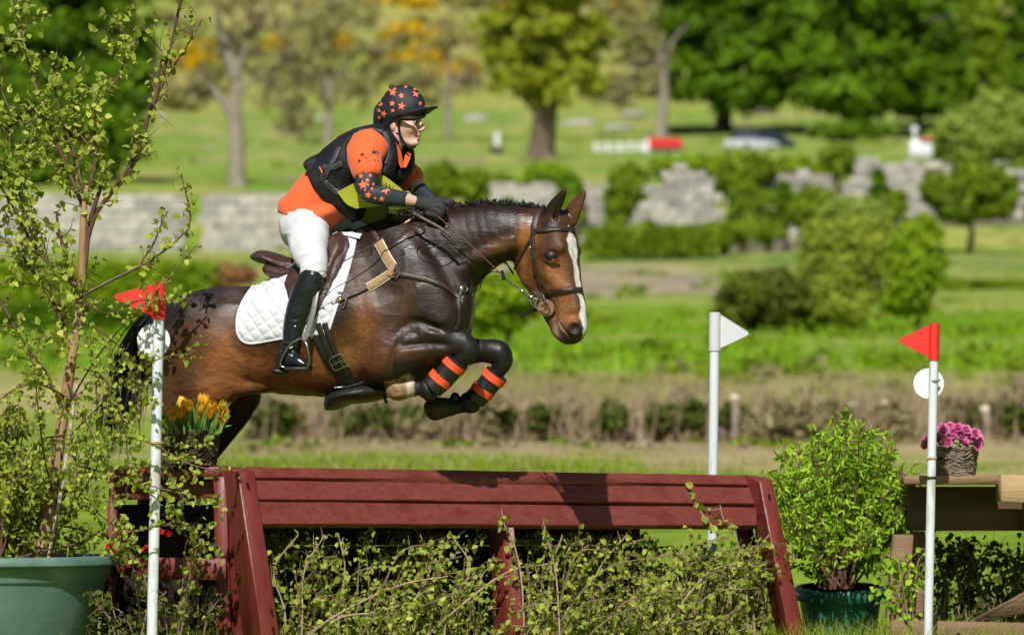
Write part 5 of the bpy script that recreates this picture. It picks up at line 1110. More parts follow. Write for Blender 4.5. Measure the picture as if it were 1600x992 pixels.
stars('star_print', [(614, 145, 6.2, 8), (627, 150, 5, -8), (650, 147, 6.6, 14), (627.5, 166, 6.8, 12), (613, 162, 5.2, 0), (614, 173, 3.8, 6), (599.5, 178, 6, 20), (595, 163, 4.8, 15), (663, 155, 4.6, 30), (656.5, 162, 3.8, -10),
    (609.5, 140.5, 3.2, 30), (617, 139.5, 3, 10), (648, 139.5, 3.6, 40), (592.8, 173, 3.4, 10), (593, 184, 3.6, 20), (634, 136, 3.4, 0), (600, 149, 3, 30), (664, 166, 2.6, 0)], bvh_h, m_star, hel)
st_ = [FF(622, 184, 25), FF(623, 196, 20), FF(624.5, 206, 17.5), FF(626, 213, 16.5), FF(632, 223, 13), FF(640, 231, 8), FF(646, 231, 0), FF(648, 226, -8)]
obj('chin_strap', strap(st_, [FL+np.array((-.2, 0, -.1))]*5+[np.array((0, -.5, -1))]*3, [.026, .019, .017, .018, .014, .015, .022, .014], .005, 4), m_blk, hel)
obj('chin_strap', strap([FF(606, 203, 18), FF(614, 208, 18.5), FF(624, 209, 18)], [FL]*3, .008, .003, 4), m_blk, hel)
# hair at the nape
locks('hair', [[FF(606, 200, 12), FF(604, 208, 13), FF(605, 214, 10)], [FF(608, 200, -6), FF(606, 208, 0), FF(606, 213, 0)]], 60, .008, .0022, rng, rider, mat('brown_hair', (.05, .028, .016), rough=.5), 5)
# breeches
wf = pfield(PF, 425, 450, 130, 580, 330, -120, .05, .0064)
wf.chain([pr_(474, 352, 0, 50, 32), pr_(488, 330, 0, 48, 38)], .03, side=PL)
for w in (1, -1):
    wf.chain([pr_(470, 350, 26*w, 30, 29), pr_(480, 362, 44*w, 29, 33), pr_(482, 386, 68*w, 25, 29), pr_(490, 410, 86*w, 19, 22.5), pr_(490, 427, 94*w, 17, 19.5), pr_(485, 442, 96*w, 16, 17)] if w > 0 else
             [pr_(474, 352, 26*w, 32, 34), pr_(512, 342, 40*w, 28, 26), pr_(540, 347, 62*w, 24, 22), pr_(558, 358, 84*w, 19, 18), pr_(552, 400, 96*w, 16, 17)], .04, side=PL)
WB = wrinkle(wf.mesh(), .006, 11, 3, (1, 1, 1.8)); obj('breeches', WB, m_brch, rider)
# riding boots
def boot(w, dx=0, lab=None):
    f = pfield(PF, 420+dx, 600, w, 520+dx, 405, w, .05, .005); c = lambda x, y, rs, ru, ww=0: pr_(x+dx, y, w+ww*(1 if w > 0 else -1), rs, ru)
    f.chain([c(488, 434, 17, 19.5), c(482, 452, 19, 21.5), c(470, 480, 18, 21.5), c(460, 510, 14, 17, 4), c(455, 532, 12, 13.5, 7), c(451, 548, 11, 14, 9)], .01, side=PL)
    f.chain([c(444, 560, 11, 11, 9), c(454, 562, 12, 12, 10), c(468, 566, 13, 9.5, 13), c(478, 570, 11, 6, 15)], .02, side=PL)
    f.chain([c(440, 560, 11, 9, 9), c(440, 570, 11, 8, 9)], .01, side=PL)
    for y_, x_ in ((497, 461), (506, 458), (540, 452), (547, 453)): f.chain([c(x_-18, y_-3, 3, 1.6, 16), c(x_, y_+2, 3, 1.6, 20), c(x_+16, y_-3, 3, 1.6, 16)], .008, '-', side=PL)
    Vm = wrinkle(f.mesh(), .0022, 20, 5, (1, 1, 2.4)); o = obj('riding_boot', Vm, m_boot, rider)
    s_ = pfield(PF, 420+dx, 600, w, 520+dx, 540, w, .05, .005)
    s_.chain([c(436, 574, 12, 3, 9), c(456, 575, 13, 2.6, 11), c(482, 575, 12, 2.2, 15)], .004, side=PL); s_.chain([c(433, 580, 11, 5.5, 9), c(443, 581, 11, 5, 9)], .003, side=PL)
    obj('sole', s_.mesh(), m_blk, o)
    return Vm
boot(98); boot(-98, 40)
# shirt: trunk with hem and two short sleeves
cf = pfield(PF, 425, 370, 110, 690, 190, -110, .05, .0062)
cf.chain([pr_(478, 340, 0, 53, 42), pr_(492, 316, 0, 52, 44), pr_(520, 287, 0, 52, 38), pr_(552, 255, 0, 56, 38), pr_(582, 234, 0, 52, 32), pr_(604, 232, 0, 26, 20)], .03, side=PL)
cf.chain([pr_(532, 316, 18, 26, 18), pr_(520, 332, 16, 34, 12), pr_(508, 338, 16, 38, 10)], .05, side=PL)
for w in (1, -1): cf.chain([pr_(460, 336, 14*w, 28, 14), pr_(456, 330, 12*w, 30, 12)], .03, side=PL)
cf.chain([pr_(577, 229, 42, 23, 28), pr_(570, 246, 60, 20, 27), pr_(573, 264, 75, 19, 25)], .02, side=PL)
cf.chain([pr_(602, 232, -42, 22, 22), pr_(624, 252, -62, 20, 20), pr_(641, 278, -70, 18, 19)], .02, side=PL)
cf.cut(PF(478, 345, 0), nrm(-PF.fwd*.35+np.array((0, 0, -1))*.96), .006)
cf.cut(PF(573, 269, 70), nrm(-PF.fwd*.1+np.array((0, 0, -1))), 0) if False else None
cf.chain([pr_(575, 275, 80, 14, 16), pr_(571, 296, 86, 12, 14)], .0, '-', side=PL)
CB = wrinkle(cf.mesh(), .010, 10, 7, (1.3, 1, .7)); shirt = obj('shirt', CB, m_shirt, rider); bvh_s = mk_bvh(CB)
stars('star_print', [(584.5, 238, 5.5, 6), (566, 242, 4.2, -10), (561.5, 252, 3.4, 12), (590, 239.5, 1.8, 0), (573, 248, 1.6, 0), (577, 251, 1.5, 0), (586, 251, 1.9, 0), (584, 231.5, 1.6, 0), (571, 246, 1.4, 0), (575, 254, 1.3, 0), (591, 252, 1.5, 0), (648, 262, 2.2, 0), (651, 270, 2, 0), (645, 252, 2, 0)], bvh_s, m_ink, shirt)
# collar of the shirt
for pts in ([(607, 210, 20), (612, 222, 18), (622, 240, 10), (628, 262, 3)], [(640, 238, -8), (637, 246, -6), (632, 262, 0)]):
    q = [PF(a, b, c+8) for a, b, c in pts]; obj('collar', strap(q, [PL+np.array((.3, 0, .2))]*len(q), [.024, .034, .030, .016], .004, 4) if len(q) == 4 else strap(q, [PL]*3, [.02, .03, .016], .004, 4), m_shirt, shirt)
# black arm sleeves printed with orange stars
for i, pts in enumerate(([(574, 264, 78, 16, 18.5), (572, 285, 84, 14.5, 17), (576, 300, 85, 13, 14.5), (592, 306, 80, 12.5, 14), (615, 309, 69, 11, 13), (636, 312, 58, 9, 10.5)], [(640, 276, -70, 14, 16), (652, 294, -66, 12, 13), (664, 305, -48, 11, 12), (672, 314, -30, 9, 10)])):
    f = pfield(PF, 540, 345, 120, 690, 250, -110, .05, .0055); f.chain([pr_(*a) for a in pts], .0, side=PL)
    if i == 0: f.cut(PF(636, 312, 58), nrm(PF.fwd-np.array((0, 0, .15)))); f.cut(PF(574, 267, 78), (0, 0, 1))
    Vm = wrinkle(f.mesh(), .002, 22, 9); o = obj('sleeve', Vm, m_sleeve, rider)
    if i == 0: stars('star_print', [(564, 275.5, 4.3, 5), (578.5, 274.5, 3.6, 10), (574, 282, 4, 0), (567, 289, 8.2, -8), (575, 305, 6.2, 8), (602, 297, 8, 25), (596.5, 311, 5.2, 10), (586, 310, 3, 0), (562.5, 306, 2.6, 0), (581, 295, 3.2, 30), (570.5, 297, 2.6, 0), (583, 288, 3.2, 15), (575, 289, 3, 40)], mk_bvh(Vm), m_star, o)
# gloves: palm, four bent fingers and a thumb closed round the reins
def glove(x, y, w, mir, cuff):
    f = pfield(PF, x-60, y+60, w, x+60, y-60, w, .05, .0036)
    c = lambda dx, dy, dw, rs, ru: pr_(x+dx, y+dy, w+dw*mir, rs, ru)
    f.chain([c(-30, -8, 2, 9.5, 9), c(-18, -5, 2, 10, 10.5), c(-4, -2, 1, 12.5, 13), c(6, 2, 0, 12, 12.5)], .01, side=PL)
    for k, (sx, sy, sw, ln) in enumerate(((12, -9, 3, 1.0), (11, -2, 6, 1.08), (8, 5, 7, 1.0), (3, 11, 6, .82))):
        f.chain([c(sx-8, sy, sw, 5.2, 5.2), c(sx+3, sy+3, sw, 5.2, 5.4), c(sx+7*ln, sy+9*ln, sw-2, 4.8, 4.8), c(sx+3, sy+15*ln, sw-7, 4.5, 4.5), c(sx-6, sy+13*ln, sw-9, 4.2, 4.2)], .003, side=PL)
    f.chain([c(-8, -6, -8, 6, 6), c(6, -7, -10, 5, 5), c(16, -2, -8, 4.6, 4.6), c(19, 3, -5, 4.2, 4.2)], .004, side=PL)
    Vm = wrinkle(f.mesh(), .0012, 40, 4); o = obj('glove', Vm, m_glove, rider)
    if cuff: obj('cuff', tube([PF(x-31, y-9, w+2), PF(x-28, y-8, w+2)], [11/320, 11/320], 18), m_glove, o)
glove(674, 322, 46, 1, True); glove(690, 323, -12, -1, False)
# body protector
vf = pfield(PF, 455, 350, 110, 650, 190, -110, .05, .006)
vf.chain([pr_(500, 296, 0, 54, 44), pr_(520, 287, 0, 60, 46), pr_(552, 257, 0, 64, 47), pr_(580, 237, 0, 56, 40), pr_(598, 232, 0, 40, 27)], .02, side=PL)
vf.chain([pr_(528, 296, 22, 36, 32), pr_(548, 318, 20, 34, 20), pr_(551, 328, 18, 32, 8)], .03, side=PL)
vf.chain([pr_(490, 262, 0, 46, 12), pr_(478, 272, 0, 44, 7)], .02, side=PL)
vf.chain([pr_(586, 211, 30, 13, 9), pr_(603, 215, 30, 11, 9), pr_(612, 240, 26, 11, 9), pr_(603, 268, 24, 20, 13)], .01, side=PL)
vf.chain([pr_(600, 220, -30, 13, 11), pr_(632, 232, -30, 10, 11), pr_(634, 258, -22, 14, 13), pr_(622, 276, -10, 20, 12)], .02, side=PL)
vf.ball(PF(617, 243, 4), np.array((15, 22, 24))/320, .01, '-', axes=[PF.fwd, PL, (0, 0, 1)])
vf.chain([pr_(620, 205, 0, 17, 18), pr_(612, 228, 0, 17, 18)], .005, '-', side=PL)
for w in (1, -1): vf.chain([pr_(571, 226, 62*w, 27, 35), pr_(567, 250, 82*w, 31, 34), pr_(568, 282, 92*w, 26, 24)] if w > 0 else [pr_(612, 232, 66*w, 26, 24), pr_(640, 272, 80*w, 26, 24)], .008, '-', side=PL)
vf.cut(PF(492, 284, 0), nrm(-PF.fwd*.8+np.array((0, 0, -1))*.6), .006) if False else None
vf.cut(PF(500, 302, 40), nrm(-PF.fwd*.85+np.array((0, 0, -.52))), .006)
VB = wrinkle(vf.mesh(), .004, 11, 13); vest = obj('body_protector', VB, m_vest, rider); bvh_v = mk_bvh(VB)
def layv(name, pts, w, th, m, off=.002): 
    p, q = path_on(pts, off, bvh_v)
    if len(p) > 2: return obj(name, strap(p, q, w, th), m, vest)
layv('strap', [(530, 232), (522, 250), (512, 268), (505, 282)], .03, .008, m_web); layv('strap', [(505, 262), (520, 262), (535, 256)], .03, .008, m_web); layv('strap', [(502, 276), (515, 292), (530, 302)], .03, .008, m_web)
layv('seam', [(601, 207), (606, 222), (606, 240), (600, 256)], .022, .003, m_vest2); layv('seam', [(560, 205), (580, 202), (598, 206)], .02, .003, m_vest2)
for a in ((527, 259), (508, 275), (519, 286)): buckle(a[0], a[1], 5, 5, 30, .012, bvh_v, .002, 'buckle', vest, m_blk)
p_, q_ = path_on([(500, 262), (504, 270), (508, 279)], .004, bvh_v); obj('orange_cord', tube(p_, .003, 6), m_star, vest)
# yellow number bib: back panel edge and the front panel that hangs open under the chest
bib = obj('number_bib', join([
    strap([PF(498, 255, 20), PF(508, 238, 20), PF(518, 225, 20), PF(527, 217, 20)], [nrm(np.array((-.7, -.3, .7)))]*4, .06, .008, 5)]), m_bib, vest)
def sheet(rows, n=6, th=.004):
    G = np.array([catmull(rw, n) for rw in rows]); G = np.array([catmull(G[:, j], 5) for j in range(G.shape[1])]); a, b = G.shape[:2]; V = G.reshape(-1, 3); nn = nrm(np.cross(G[-1, 0]-G[0, 0], G[0, -1]-G[0, 0]))
    V2 = V-nn*th; F = []
    for i in range(a-1):
        for j in range(b-1): q = (i*b+j, i*b+j+1, (i+1)*b+j+1, (i+1)*b+j); F.append(q); F.append(tuple(k+a*b for k in q[::-1]))
    for i in range(a-1): F.append((i*b, (i+1)*b, (i+1)*b+a*b, i*b+a*b)); F.append((i*b+b-1, i*b+b-1+a*b, (i+1)*b+b-1+a*b, (i+1)*b+b-1))
    for j in range(b-1): F.append((j, j+a*b, j+1+a*b, j+1)); F.append(((a-1)*b+j, (a-1)*b+j+1, (a-1)*b+j+1+a*b, (a-1)*b+j+a*b))
    return np.concatenate((V, V2)), F
obj('number_bib', sheet([[PF(527, 300, 64), PF(552, 287, 64), PF(580, 274, 68), PF(598, 274, 68), PF(626, 294, 58)], [PF(541, 318, 62), PF(560, 310, 60), PF(585, 300, 66), PF(606, 300, 64), PF(632, 302, 54)], [PF(556, 326, 58), PF(574, 324, 56), PF(592, 322, 50), PF(612, 320, 44), PF(634, 312, 36)]]), m_bib, vest)
obj('bib_shaded_inside', sheet([[PF(556, 322, 16), PF(580, 314, 18), PF(608, 308, 14), PF(640, 312, 6)], [PF(548, 334, 12), PF(575, 332, 14), PF(606, 330, 10), PF(636, 326, 4)], [PF(570, 350, 6), PF(584, 350, 8), PF(600, 350, 4), PF(622, 336, 0)]]), mat('shaded_bib', (.16, .19, .015), (.20, .23, .02), 8, .7, .2, 30, transl=.3), vest)  # inside of the yellow bib, its shade painted in as olive green
# lettering on the bib
def text_mesh(s, size, org, ex, ey, name, m, parent, ext=.0008):
    cu = bpy.data.curves.new('letters', 'FONT'); cu.body = s; cu.size = size; cu.extrude = ext; cu.resolution_u = 3; o = bpy.data.objects.new('letters', cu); COL.objects.link(o); bpy.context.view_layer.update()
    dg = bpy.context.evaluated_depsgraph_get(); me = bpy.data.meshes.new_from_object(o.evaluated_get(dg)); V = np.zeros(len(me.vertices)*3); me.vertices.foreach_get('co', V); V = V.reshape(-1, 3); F = [tuple(p.vertices) for p in me.polygons]
    bpy.data.objects.remove(o); ex = nrm(ex); nz_ = nrm(np.cross(ex, ey)); ey = np.cross(nz_, ex); return obj(name, (np.asarray(org)+V[:, :1]*ex+V[:, 1:2]*ey+V[:, 2:]*nz_, F), m, parent, smooth=False)
a0 = PF(590, 289, 74); a1 = PF(618, 302, 68)
text_mesh('RAN', .038, a0, a1-a0, np.array((.25, 0, 1)), 'lettering', m_ink, vest)
# riding whip in the near hand
wh = thing('riding_whip', PF(490, 432, 100), 'thin black riding whip with a pale collar held in the black glove', 'whip')
wp = [PF(660, 331, 70), PF(632, 349, 78), PF(600, 370, 88), PF(570, 390, 100), PF(540, 407, 112), PF(510, 424, 122)]
obj('shaft', tube(wp, [.005, .0045, .004, .003, .0025, .002], 8, 4), m_blk, wh); obj('collar', tube([PF(641, 343.5, 76), PF(633, 348.5, 78)], .0058, 10), mat('whip_collar', (.7, .5, .3), rough=.3, metal=.6), wh)
obj('keeper_loop', tube([PF(511, 424, 122), PF(500, 424, 124), PF(491, 428, 125), PF(492, 433, 125), PF(503, 431, 125), PF(512, 425, 122)], .0022, 6, 4), m_lea_d, wh)
# ================================================================ the red fence
m_red = mat('red_stain', (.165, .035, .026), (.220, .053, .040), 30, .5, .3, 60, detail=8, stretch=(.04, 1, 1.5), spec=.4, lo=.3, hi=.7, c3=(.155, .028, .022), scale3=9)
m_redv = mat('red_stain_post', (.155, .024, .017), (.20, .038, .030), 30, .42, .3, 60, detail=8, stretch=(1.5, 1, .04), spec=.45, lo=.3, hi=.7, c3=(.14, .020, .014), scale3=9)
jump = thing('timber_fence', np.array((0, .2, 0)), 'dark red timber jumping fence of wide planks between two leaning posts', 'jump')
def JD(px_): return 24.10+(px_-398)/772.0*2.2            # distance along the sloping front
def plank(x0, x1, ya, yb, yc, yd, name='plank', lean0=0.0, lean1=0.0, th=.045, m_=None, dd=0, parent=None, bev=.004, wav=None):
    "ya..yd: top-left, top-right, bottom-left, bottom-right rows"
    n = 12; V = []; F = []; rg_ = np.random.default_rng(int(ya*7))
    for i in range(n+1):
        t_ = i/n; x = x0+(x1-x0)*t_; d = JD(x)+dd; tp = ya+(yb-ya)*t_+rg_.normal(0, .35); bt = yc+(yd-yc)*t_+rg_.normal(0, .35)
        A_ = P(x, tp, d+lean0); B_ = P(x, bt, d+lean1); up = nrm(A_-B_); nn = nrm(np.cross(np.array((1, .28, 0)), up)); nn = nn if nn[1] < 0 else -nn
        for q in (B_+up*bev-nn*0, B_-nn*bev, B_-nn*th, A_-nn*th, A_-nn*bev, A_-up*bev): V.append(q)
    for i in range(n):
        for j in range(6): F.append((i*6+j, i*6+(j+1) % 6, (i+1)*6+(j+1) % 6, (i+1)*6+j))
    F += [tuple(range(6))[::-1], tuple(range(n*6, n*6+6))]; return obj(name, (V, F), m_ or m_red, parent or jump, smooth=False)
plank(385, 1182, 728, 742, 745, 757, lean0=.14, lean1=.105); plank(385, 1180, 749.5, 761, 779, 786.5, lean0=.10, lean1=.05); plank(385, 1182, 783, 791.5, 818, 821, lean0=.045, lean1=-.005)
obj('knot', join([ball_mesh(P(x, y, JD(x)+.02+(818-y)/90*.11), (.007, .004, .006), 4) for x, y in ((800, 770), (806, 771), (812, 769), (803, 778), (800, 800), (806, 802), (811, 799), (804, 806))]), mat('knot', (.04, .008, .006), rough=.5), jump)
# table top boards shade the inside; added black backing stands in for deep shade
for k in range(4):
    a0, a1 = .15+k*.2, .15+k*.2+.19
    V = [P(x, y, JD(x)+a) for x, y, a in ((392, 733, a0), (1175, 746.5, a0), (1175, 746.5, a1), (392, 733, a1))]; V = [np.array(v) for v in V]
    for v in V: v[2] = P(392, 733.5, JD(392)+.15)[2]-.02+(v[0]-V[0][0])*-.018
    obj('plank', hexa([v-np.array((0, 0, .035)) for v in V]+V, .004), m_red, jump)
for k in range(3):
    for (x0, x1) in ((404, 1000),):
        y0 = 790+k*62; obj('shade_backing', hexa([P(x0, y0+61.6, JD(x0)+.95), P(x1, y0+61.6, JD(x1)+.95), P(x1, y0+61.6, JD(x1)+.99), P(x0, y0+61.6, JD(x0)+.99), P(x0, y0, JD(x0)+.95), P(x1, y0, JD(x1)+.95), P(x1, y0, JD(x1)+.99), P(x0, y0, JD(x0)+.99)], .004), mat('shade_black', (.012, .006, .005), (.02, .01, .008), 6, .8), jump)
def post(name, fl_t, fr_t, fl_b, fr_b, sl_t, sl_b, d, depth, m_=m_redv, extra=1.0):
    "front face by its top and bottom corners, side face at its left, carried down to the ground"
    def ext(a, b): return (b[0]+(b[0]-a[0])*(1105-b[1])/(b[1]-a[1])*extra, 1108)
    fb_l, fb_r, sb = ext(fl_t, fl_b), ext(fr_t, fr_b), ext(sl_t, sl_b)
    A = P(fb_l[0], fb_l[1], d-.10); B = P(fb_r[0], fb_r[1], d-.04); C_ = B+np.array((-.02, depth, 0)); D_ = P(sb[0], sb[1], d+depth-.1)
    E = P(fl_t[0], fl_t[1], d+.10); F_ = P(fr_t[0], fr_t[1], d+.16); G_ = F_+np.array((-.03, depth*.9, .008)); H_ = P(sl_t[0], sl_t[1], d+depth*.9)
    return obj(name, hexa([A, B, C_, D_, E, F_, G_, H_], .006), m_, jump)
post('leaning_post', (372, 738), (397, 736), (410, 991), (437, 991), (346, 725), (377, 977), 24.0, .22)
post('leaning_post', (1187, 751), (1206, 748), (1234, 991), (1258, 991), (1162, 741), (1213, 991), 26.22, .22)
def bar(name, pts_t, pts_b, d0, d1, th, m_=m_redv, parent=None):
    (a, b), (c, e) = pts_t, pts_b       # top-left, top-right / bottom-left, bottom-right
    return obj(name, hexa([P(*c, d0), P(*e, d1), P(*e, d1)+np.array((0, th, 0)), P(*c, d0)+np.array((0, th, 0)), P(*a, d0), P(*b, d1), P(*b, d1)+np.array((0, th, 0)), P(*a, d0)+np.array((0, th, 0))], .005), m_, parent or jump)
bar('inner_post', ((333, 744), (353, 744)), ((341, 1105), (366, 1105)), 24.32, 24.30, .09)
bar('brace', ((353, 735), (362, 735)), ((362, 1105), (388, 1105)), 24.34, 24.28, .09)
bar('rail', ((176, 733), (350, 728)), ((176, 749), (350, 744)), 24.62, 24.34, .08, m_red); bar('rail', ((176, 752), (334, 748)), ((176, 781), (334, 778)), 24.70, 24.46, .06, m_red)
bar('rail', ((172, 870), (353, 872)), ((172, 903), (353, 907)), 24.60, 24.24, .08, m_red)
bar('top_board', ((180, 729.5), (352, 727)), ((180, 732), (352, 730)), 24.60, 24.40, .40, m_red)
bar('inner_post', ((172, 733), (186, 733)), ((150, 1105), (172, 1105)), 24.75, 24.75, .10)
bar('strut', ((780, 823), (803, 823)), ((803, 1105), (832, 1105)), JD(790)+.035, JD(790)+.0, .06); bar('strut', ((764, 826), (781, 826)), ((778, 1105), (804, 1105)), JD(790)+.16, JD(790)+.06, .05)
bar('inner_post', ((1150, 822), (1166, 822)), ((1190, 1105), (1212, 1105)), JD(1160)+.22, JD(1160)+.20, .08); bar('brace', ((1166, 822), (1176, 822)), ((1206, 1105), (1222, 1105)), JD(1160)+.30, JD(1160)+.28, .08)
obj('shade_backing', hexa([P(176, 1000, 24.93), P(338, 1000, 24.93), P(338, 1000, 24.97), P(176, 1000, 24.97), P(176, 788, 24.93), P(338, 788, 24.93), P(338, 788, 24.97), P(176, 788, 24.97)], .004), mat('shade_black', (.012, .006, .005)), jump)  # added black panel, painted as the shade behind the left rails
m_bolt = mat('rusty_bolt', (.10, .025, .015), rough=.4)
for x, y, d in ((386, 752, 24.085), (421, 936, 23.95), (424, 968, 23.94), (336, 882, 24.25), (347, 896, 24.23), (1201, 764, 26.28)): obj('bolt', tube([P(x, y, d+.03), P(x, y, d-.006)], [.007, .006], 10), m_bolt, jump)
# ---------------- flags
m_pole = mat('white_pole', (.66, .69, .74), (.76, .78, .82), 5, .35, .1, 30, stretch=(1, 1, .2), c3=(.52, .50, .44), scale3=26)
m_flag = mat('red_flag', (.78, .035, .025), (.70, .028, .02), 5, .42, .1, 20); m_wflag = mat('white_flag', (.58, .60, .61), (.64, .66, .67), 5, .4, .1, 20); m_disc = mat('disc_plastic', (.72, .73, .74), rough=.35)
def flag(px_, d, yt, yb, dirn, tip, label, mf, pole_px, disc=None, lean=0, sleeve_h=60):
    r = pole_px/2*d/FOC; t = thing('flag_pole', P(px_+lean, yb, d), label, 'flag')
    obj('pole', tube([P(px_+lean, yb, d), P(px_, yt+4, d)], r, 16), m_pole, t)
    a = P(px_, yt, d); b = P(px_+lean*.08, yt+sleeve_h, d); obj('sleeve', tube([b, b*.5+a*.5, a], r*1.22, 16), mf, t)
    x = px_+dirn*pole_px*.55
    A = P(x, yt+3, d); B = P(x, yt+sleeve_h-4, d); tips = P(px_+dirn*tip[0], yt+tip[1], d)
    mid = [A, A*.07+tips*.93+np.array((0, 0, .006)), tips, B*.07+tips*.93-np.array((0, 0, .006)), B]; th = np.array((0, .003, 0)); V = [v-th for v in mid]+[v+th for v in mid]; F = [(0, 1, 2, 3, 4), (9, 8, 7, 6, 5)]+[(i, (i+1) % 5+0, (i+1) % 5+5, i+5) for i in range(5)]
    obj('pennant', (V, F), mf, t, smooth=False)
    if disc:
        c = P(disc[0], disc[1], d+r+.012); rr = disc[2]*d/FOC; V1 = tube([c+np.array((0, .004, 0)), c-np.array((0, .004, 0))], [rr, rr], 40); o = obj('disc', V1, m_disc, t)
        obj('clip', tube([P(px_-6, disc[1]-4, d-r*.2), P(px_, disc[1]-4, d-r-.003), P(px_+8, disc[1]-5, d-r*.2)], .006, 6, 3), mat('grey_clip', (.25, .25, .26), rough=.5), t)
    return t
flag(249, 23.85, 441, 1112, -1, (72, 22), 'red flag on a white pole with a round disc, standing left of the bay horse', m_flag, 17, (240, 532, 26), lean=-14, sleeve_h=58)
flag(1117, 27.4, 488, 1085, 1, (53, 33), 'white flag on a white pole behind the right end of the red fence', m_wflag, 15, lean=-7, sleeve_h=60)
flag(1460, 25.6, 505, 1100, -1, (56, 27), 'red flag on a white pole with a disc in front of the unpainted timber table', m_flag, 14, (1451, 599, 24), lean=-12, sleeve_h=58)
# ties round the poles
tie = mat('cord', (.55, .46, .30), rough=.8)
for (x, y, d, w, par) in ((246, 692, 23.85, 9.6, 'flag_pole'), (1455, 716, 25.6, 8.2, 'flag_pole.002'), (1454, 747, 25.6, 8.0, 'flag_pole.002')):
    c = P(x, y, d); r_ = w*d/FOC; obj('tie', join([tube(ring_path(c+np.array((0, 0, k*.006)), np.array((1., 0, 0)), np.array((0, 1., 0)), r_, r_, 18), .003, 5, closed=True) for k in range(2)]), tie if y < 740 else m_blk, bpy.data.objects[par])
# ---------------- the unpainted timber table at the right
m_wood = mat('weathered_pine', (.16, .095, .045), (.27, .17, .085), 5, .75, .6, 40, detail=7, stretch=(.2, 1, 2)); m_wood2 = mat('fresh_pine', (.33, .21, .10), (.44, .30, .15), 4, .7, .5, 40, detail=7, stretch=(.2, 1, 2)); m_wood3 = mat('shaded_pine', (.075, .042, .020), (.12, .07, .032), 5, .75, .6, 40, detail=7, stretch=(.2, 1, 2))  # last pine is darkened: shade below the table top put into its colour
tab = thing('timber_table', P(1500, 1090, 26.8), 'unpainted timber table jump with a pink flower basket on its top at the right', 'jump')
def tb(name, x0, x1, y0, y1, d0, d1, m_, sk=0, y0b=None, y1b=None, bev=.006):
    y0b = y0 if y0b is None else y0b; y1b = y1 if y1b is None else y1b
    return obj(name, hexa([P(x0+sk, y1, d0), P(x1+sk, y1b, d0), P(x1+sk, y1b+0, d0)+np.array((0, d1-d0, 0)), P(x0+sk, y1, d0)+np.array((0, d1-d0, 0)), P(x0, y0, d0), P(x1, y0b, d0), P(x1, y0b, d0)+np.array((0, d1-d0, 0)), P(x0, y0, d0)+np.array((0, d1-d0, 0))], bev), m_, tab)
tb('top_plank', 1412, 1562, 743, 757, 26.1, 26.3, m_wood, y0b=742, y1b=757); 
for k in range(3): tb('top_plank', 1412, 1640, 743.5, 754, 26.32+k*.21, 26.51+k*.21, m_wood)
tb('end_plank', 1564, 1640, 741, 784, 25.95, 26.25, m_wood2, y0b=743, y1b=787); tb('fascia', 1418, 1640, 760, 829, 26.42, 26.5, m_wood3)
tb('leg', 1396, 1428, 835, 1105, 26.3, 26.42, m_wood, sk=-22); tb('leg', 1424, 1446, 830, 1105, 26.6, 26.7, m_wood, sk=-6); tb('leg', 1600, 1630, 785, 1105, 26.3, 26.42, m_wood, sk=22)
tb('base_board', 1392, 1650, 968, 996, 25.9, 25.98, m_wood, y0b=974, y1b=1004); obj('brace', hexa([P(1506, 975, 26.1), P(1535, 975, 26.1), P(1535, 975, 26.2), P(1506, 975, 26.2), P(1610, 918, 26.3), P(1640, 918, 26.3), P(1640, 930, 26.4), P(1610, 930, 26.4)], .006), m_wood, tab)
obj('brace', hexa([P(1510, 978, 26.0), P(1640, 950, 26.2), P(1640, 950, 26.26), P(1510, 978, 26.06), P(1528, 962, 26.0), P(1640, 905, 26.2), P(1640, 905, 26.26), P(1528, 962, 26.06)], .005), m_wood, tab)
obj('bolt', tube([P(1497, 986, 25.9), P(1497, 986, 25.88)], [.009, .008], 10), m_steel, tab)
# ---------------- pots
m_pot = mat('green_pot', (.085, .165, .130), (.105, .190, .152), 3, .5, .15, 50, c3=(.14, .22, .185), scale3=4); m_potd = mat('dark_green_pot', (.018, .13, .09), (.026, .16, .11), 3, .4, .15, 50, c3=(.06, .15, .11), scale3=8); m_soil = mat('soil', (.03, .02, .012), (.07, .05, .03), 20, 1, 1, 40)
pot = thing('plant_pot', P(-18, 1075, 24.3), 'large pale green plant pot holding the birch at the left edge', 'pot'); c = P(-18, 867, 24.3); k = 24.3/FOC; 
def pr2(l): return [(r*k, (867-y)*k) for r, y in l]
obj('shell', lathe(pr2([(120, 1070), (150, 1070), (162, 1000), (178, 925), (183, 906), (186, 906), (192, 884), (180, 884), (168, 1000), (120, 1060)]), c, 64), m_pot, pot)
obj('rim', lathe(pr2([(186, 884), (200, 883), (205, 880), (205, 871), (201, 867), (188, 867), (180, 871), (180, 886)]), c, 64), m_pot, pot); obj('soil', lathe(pr2([(0.1, 876), (100, 874), (183, 878)]), c, 40), m_soil, pot)
pot2 = thing('plant_pot', P(1313, 1050, 26.9), 'dark green plant pot with a thick rim right of the red fence', 'pot'); k = 26.9/FOC; c = P(1313, 915, 26.9)
def pr3(l): return [(r*k, (915-y)*k) for r, y in l]
def tilt(VF, ang=R(5)):
    V, F = VF; V = np.asarray(V)-c; ca, sa = math.cos(ang), math.sin(ang); V = np.stack((V[:, 0], V[:, 1]*ca-V[:, 2]*sa, V[:, 1]*sa+V[:, 2]*ca), 1); return V+c, F
obj('shell', tilt(lathe(pr3([(42, 1060), (48, 1055), (58, 975), (64, 935), (62, 933), (50, 1040)]), c, 48)), m_potd, pot2)
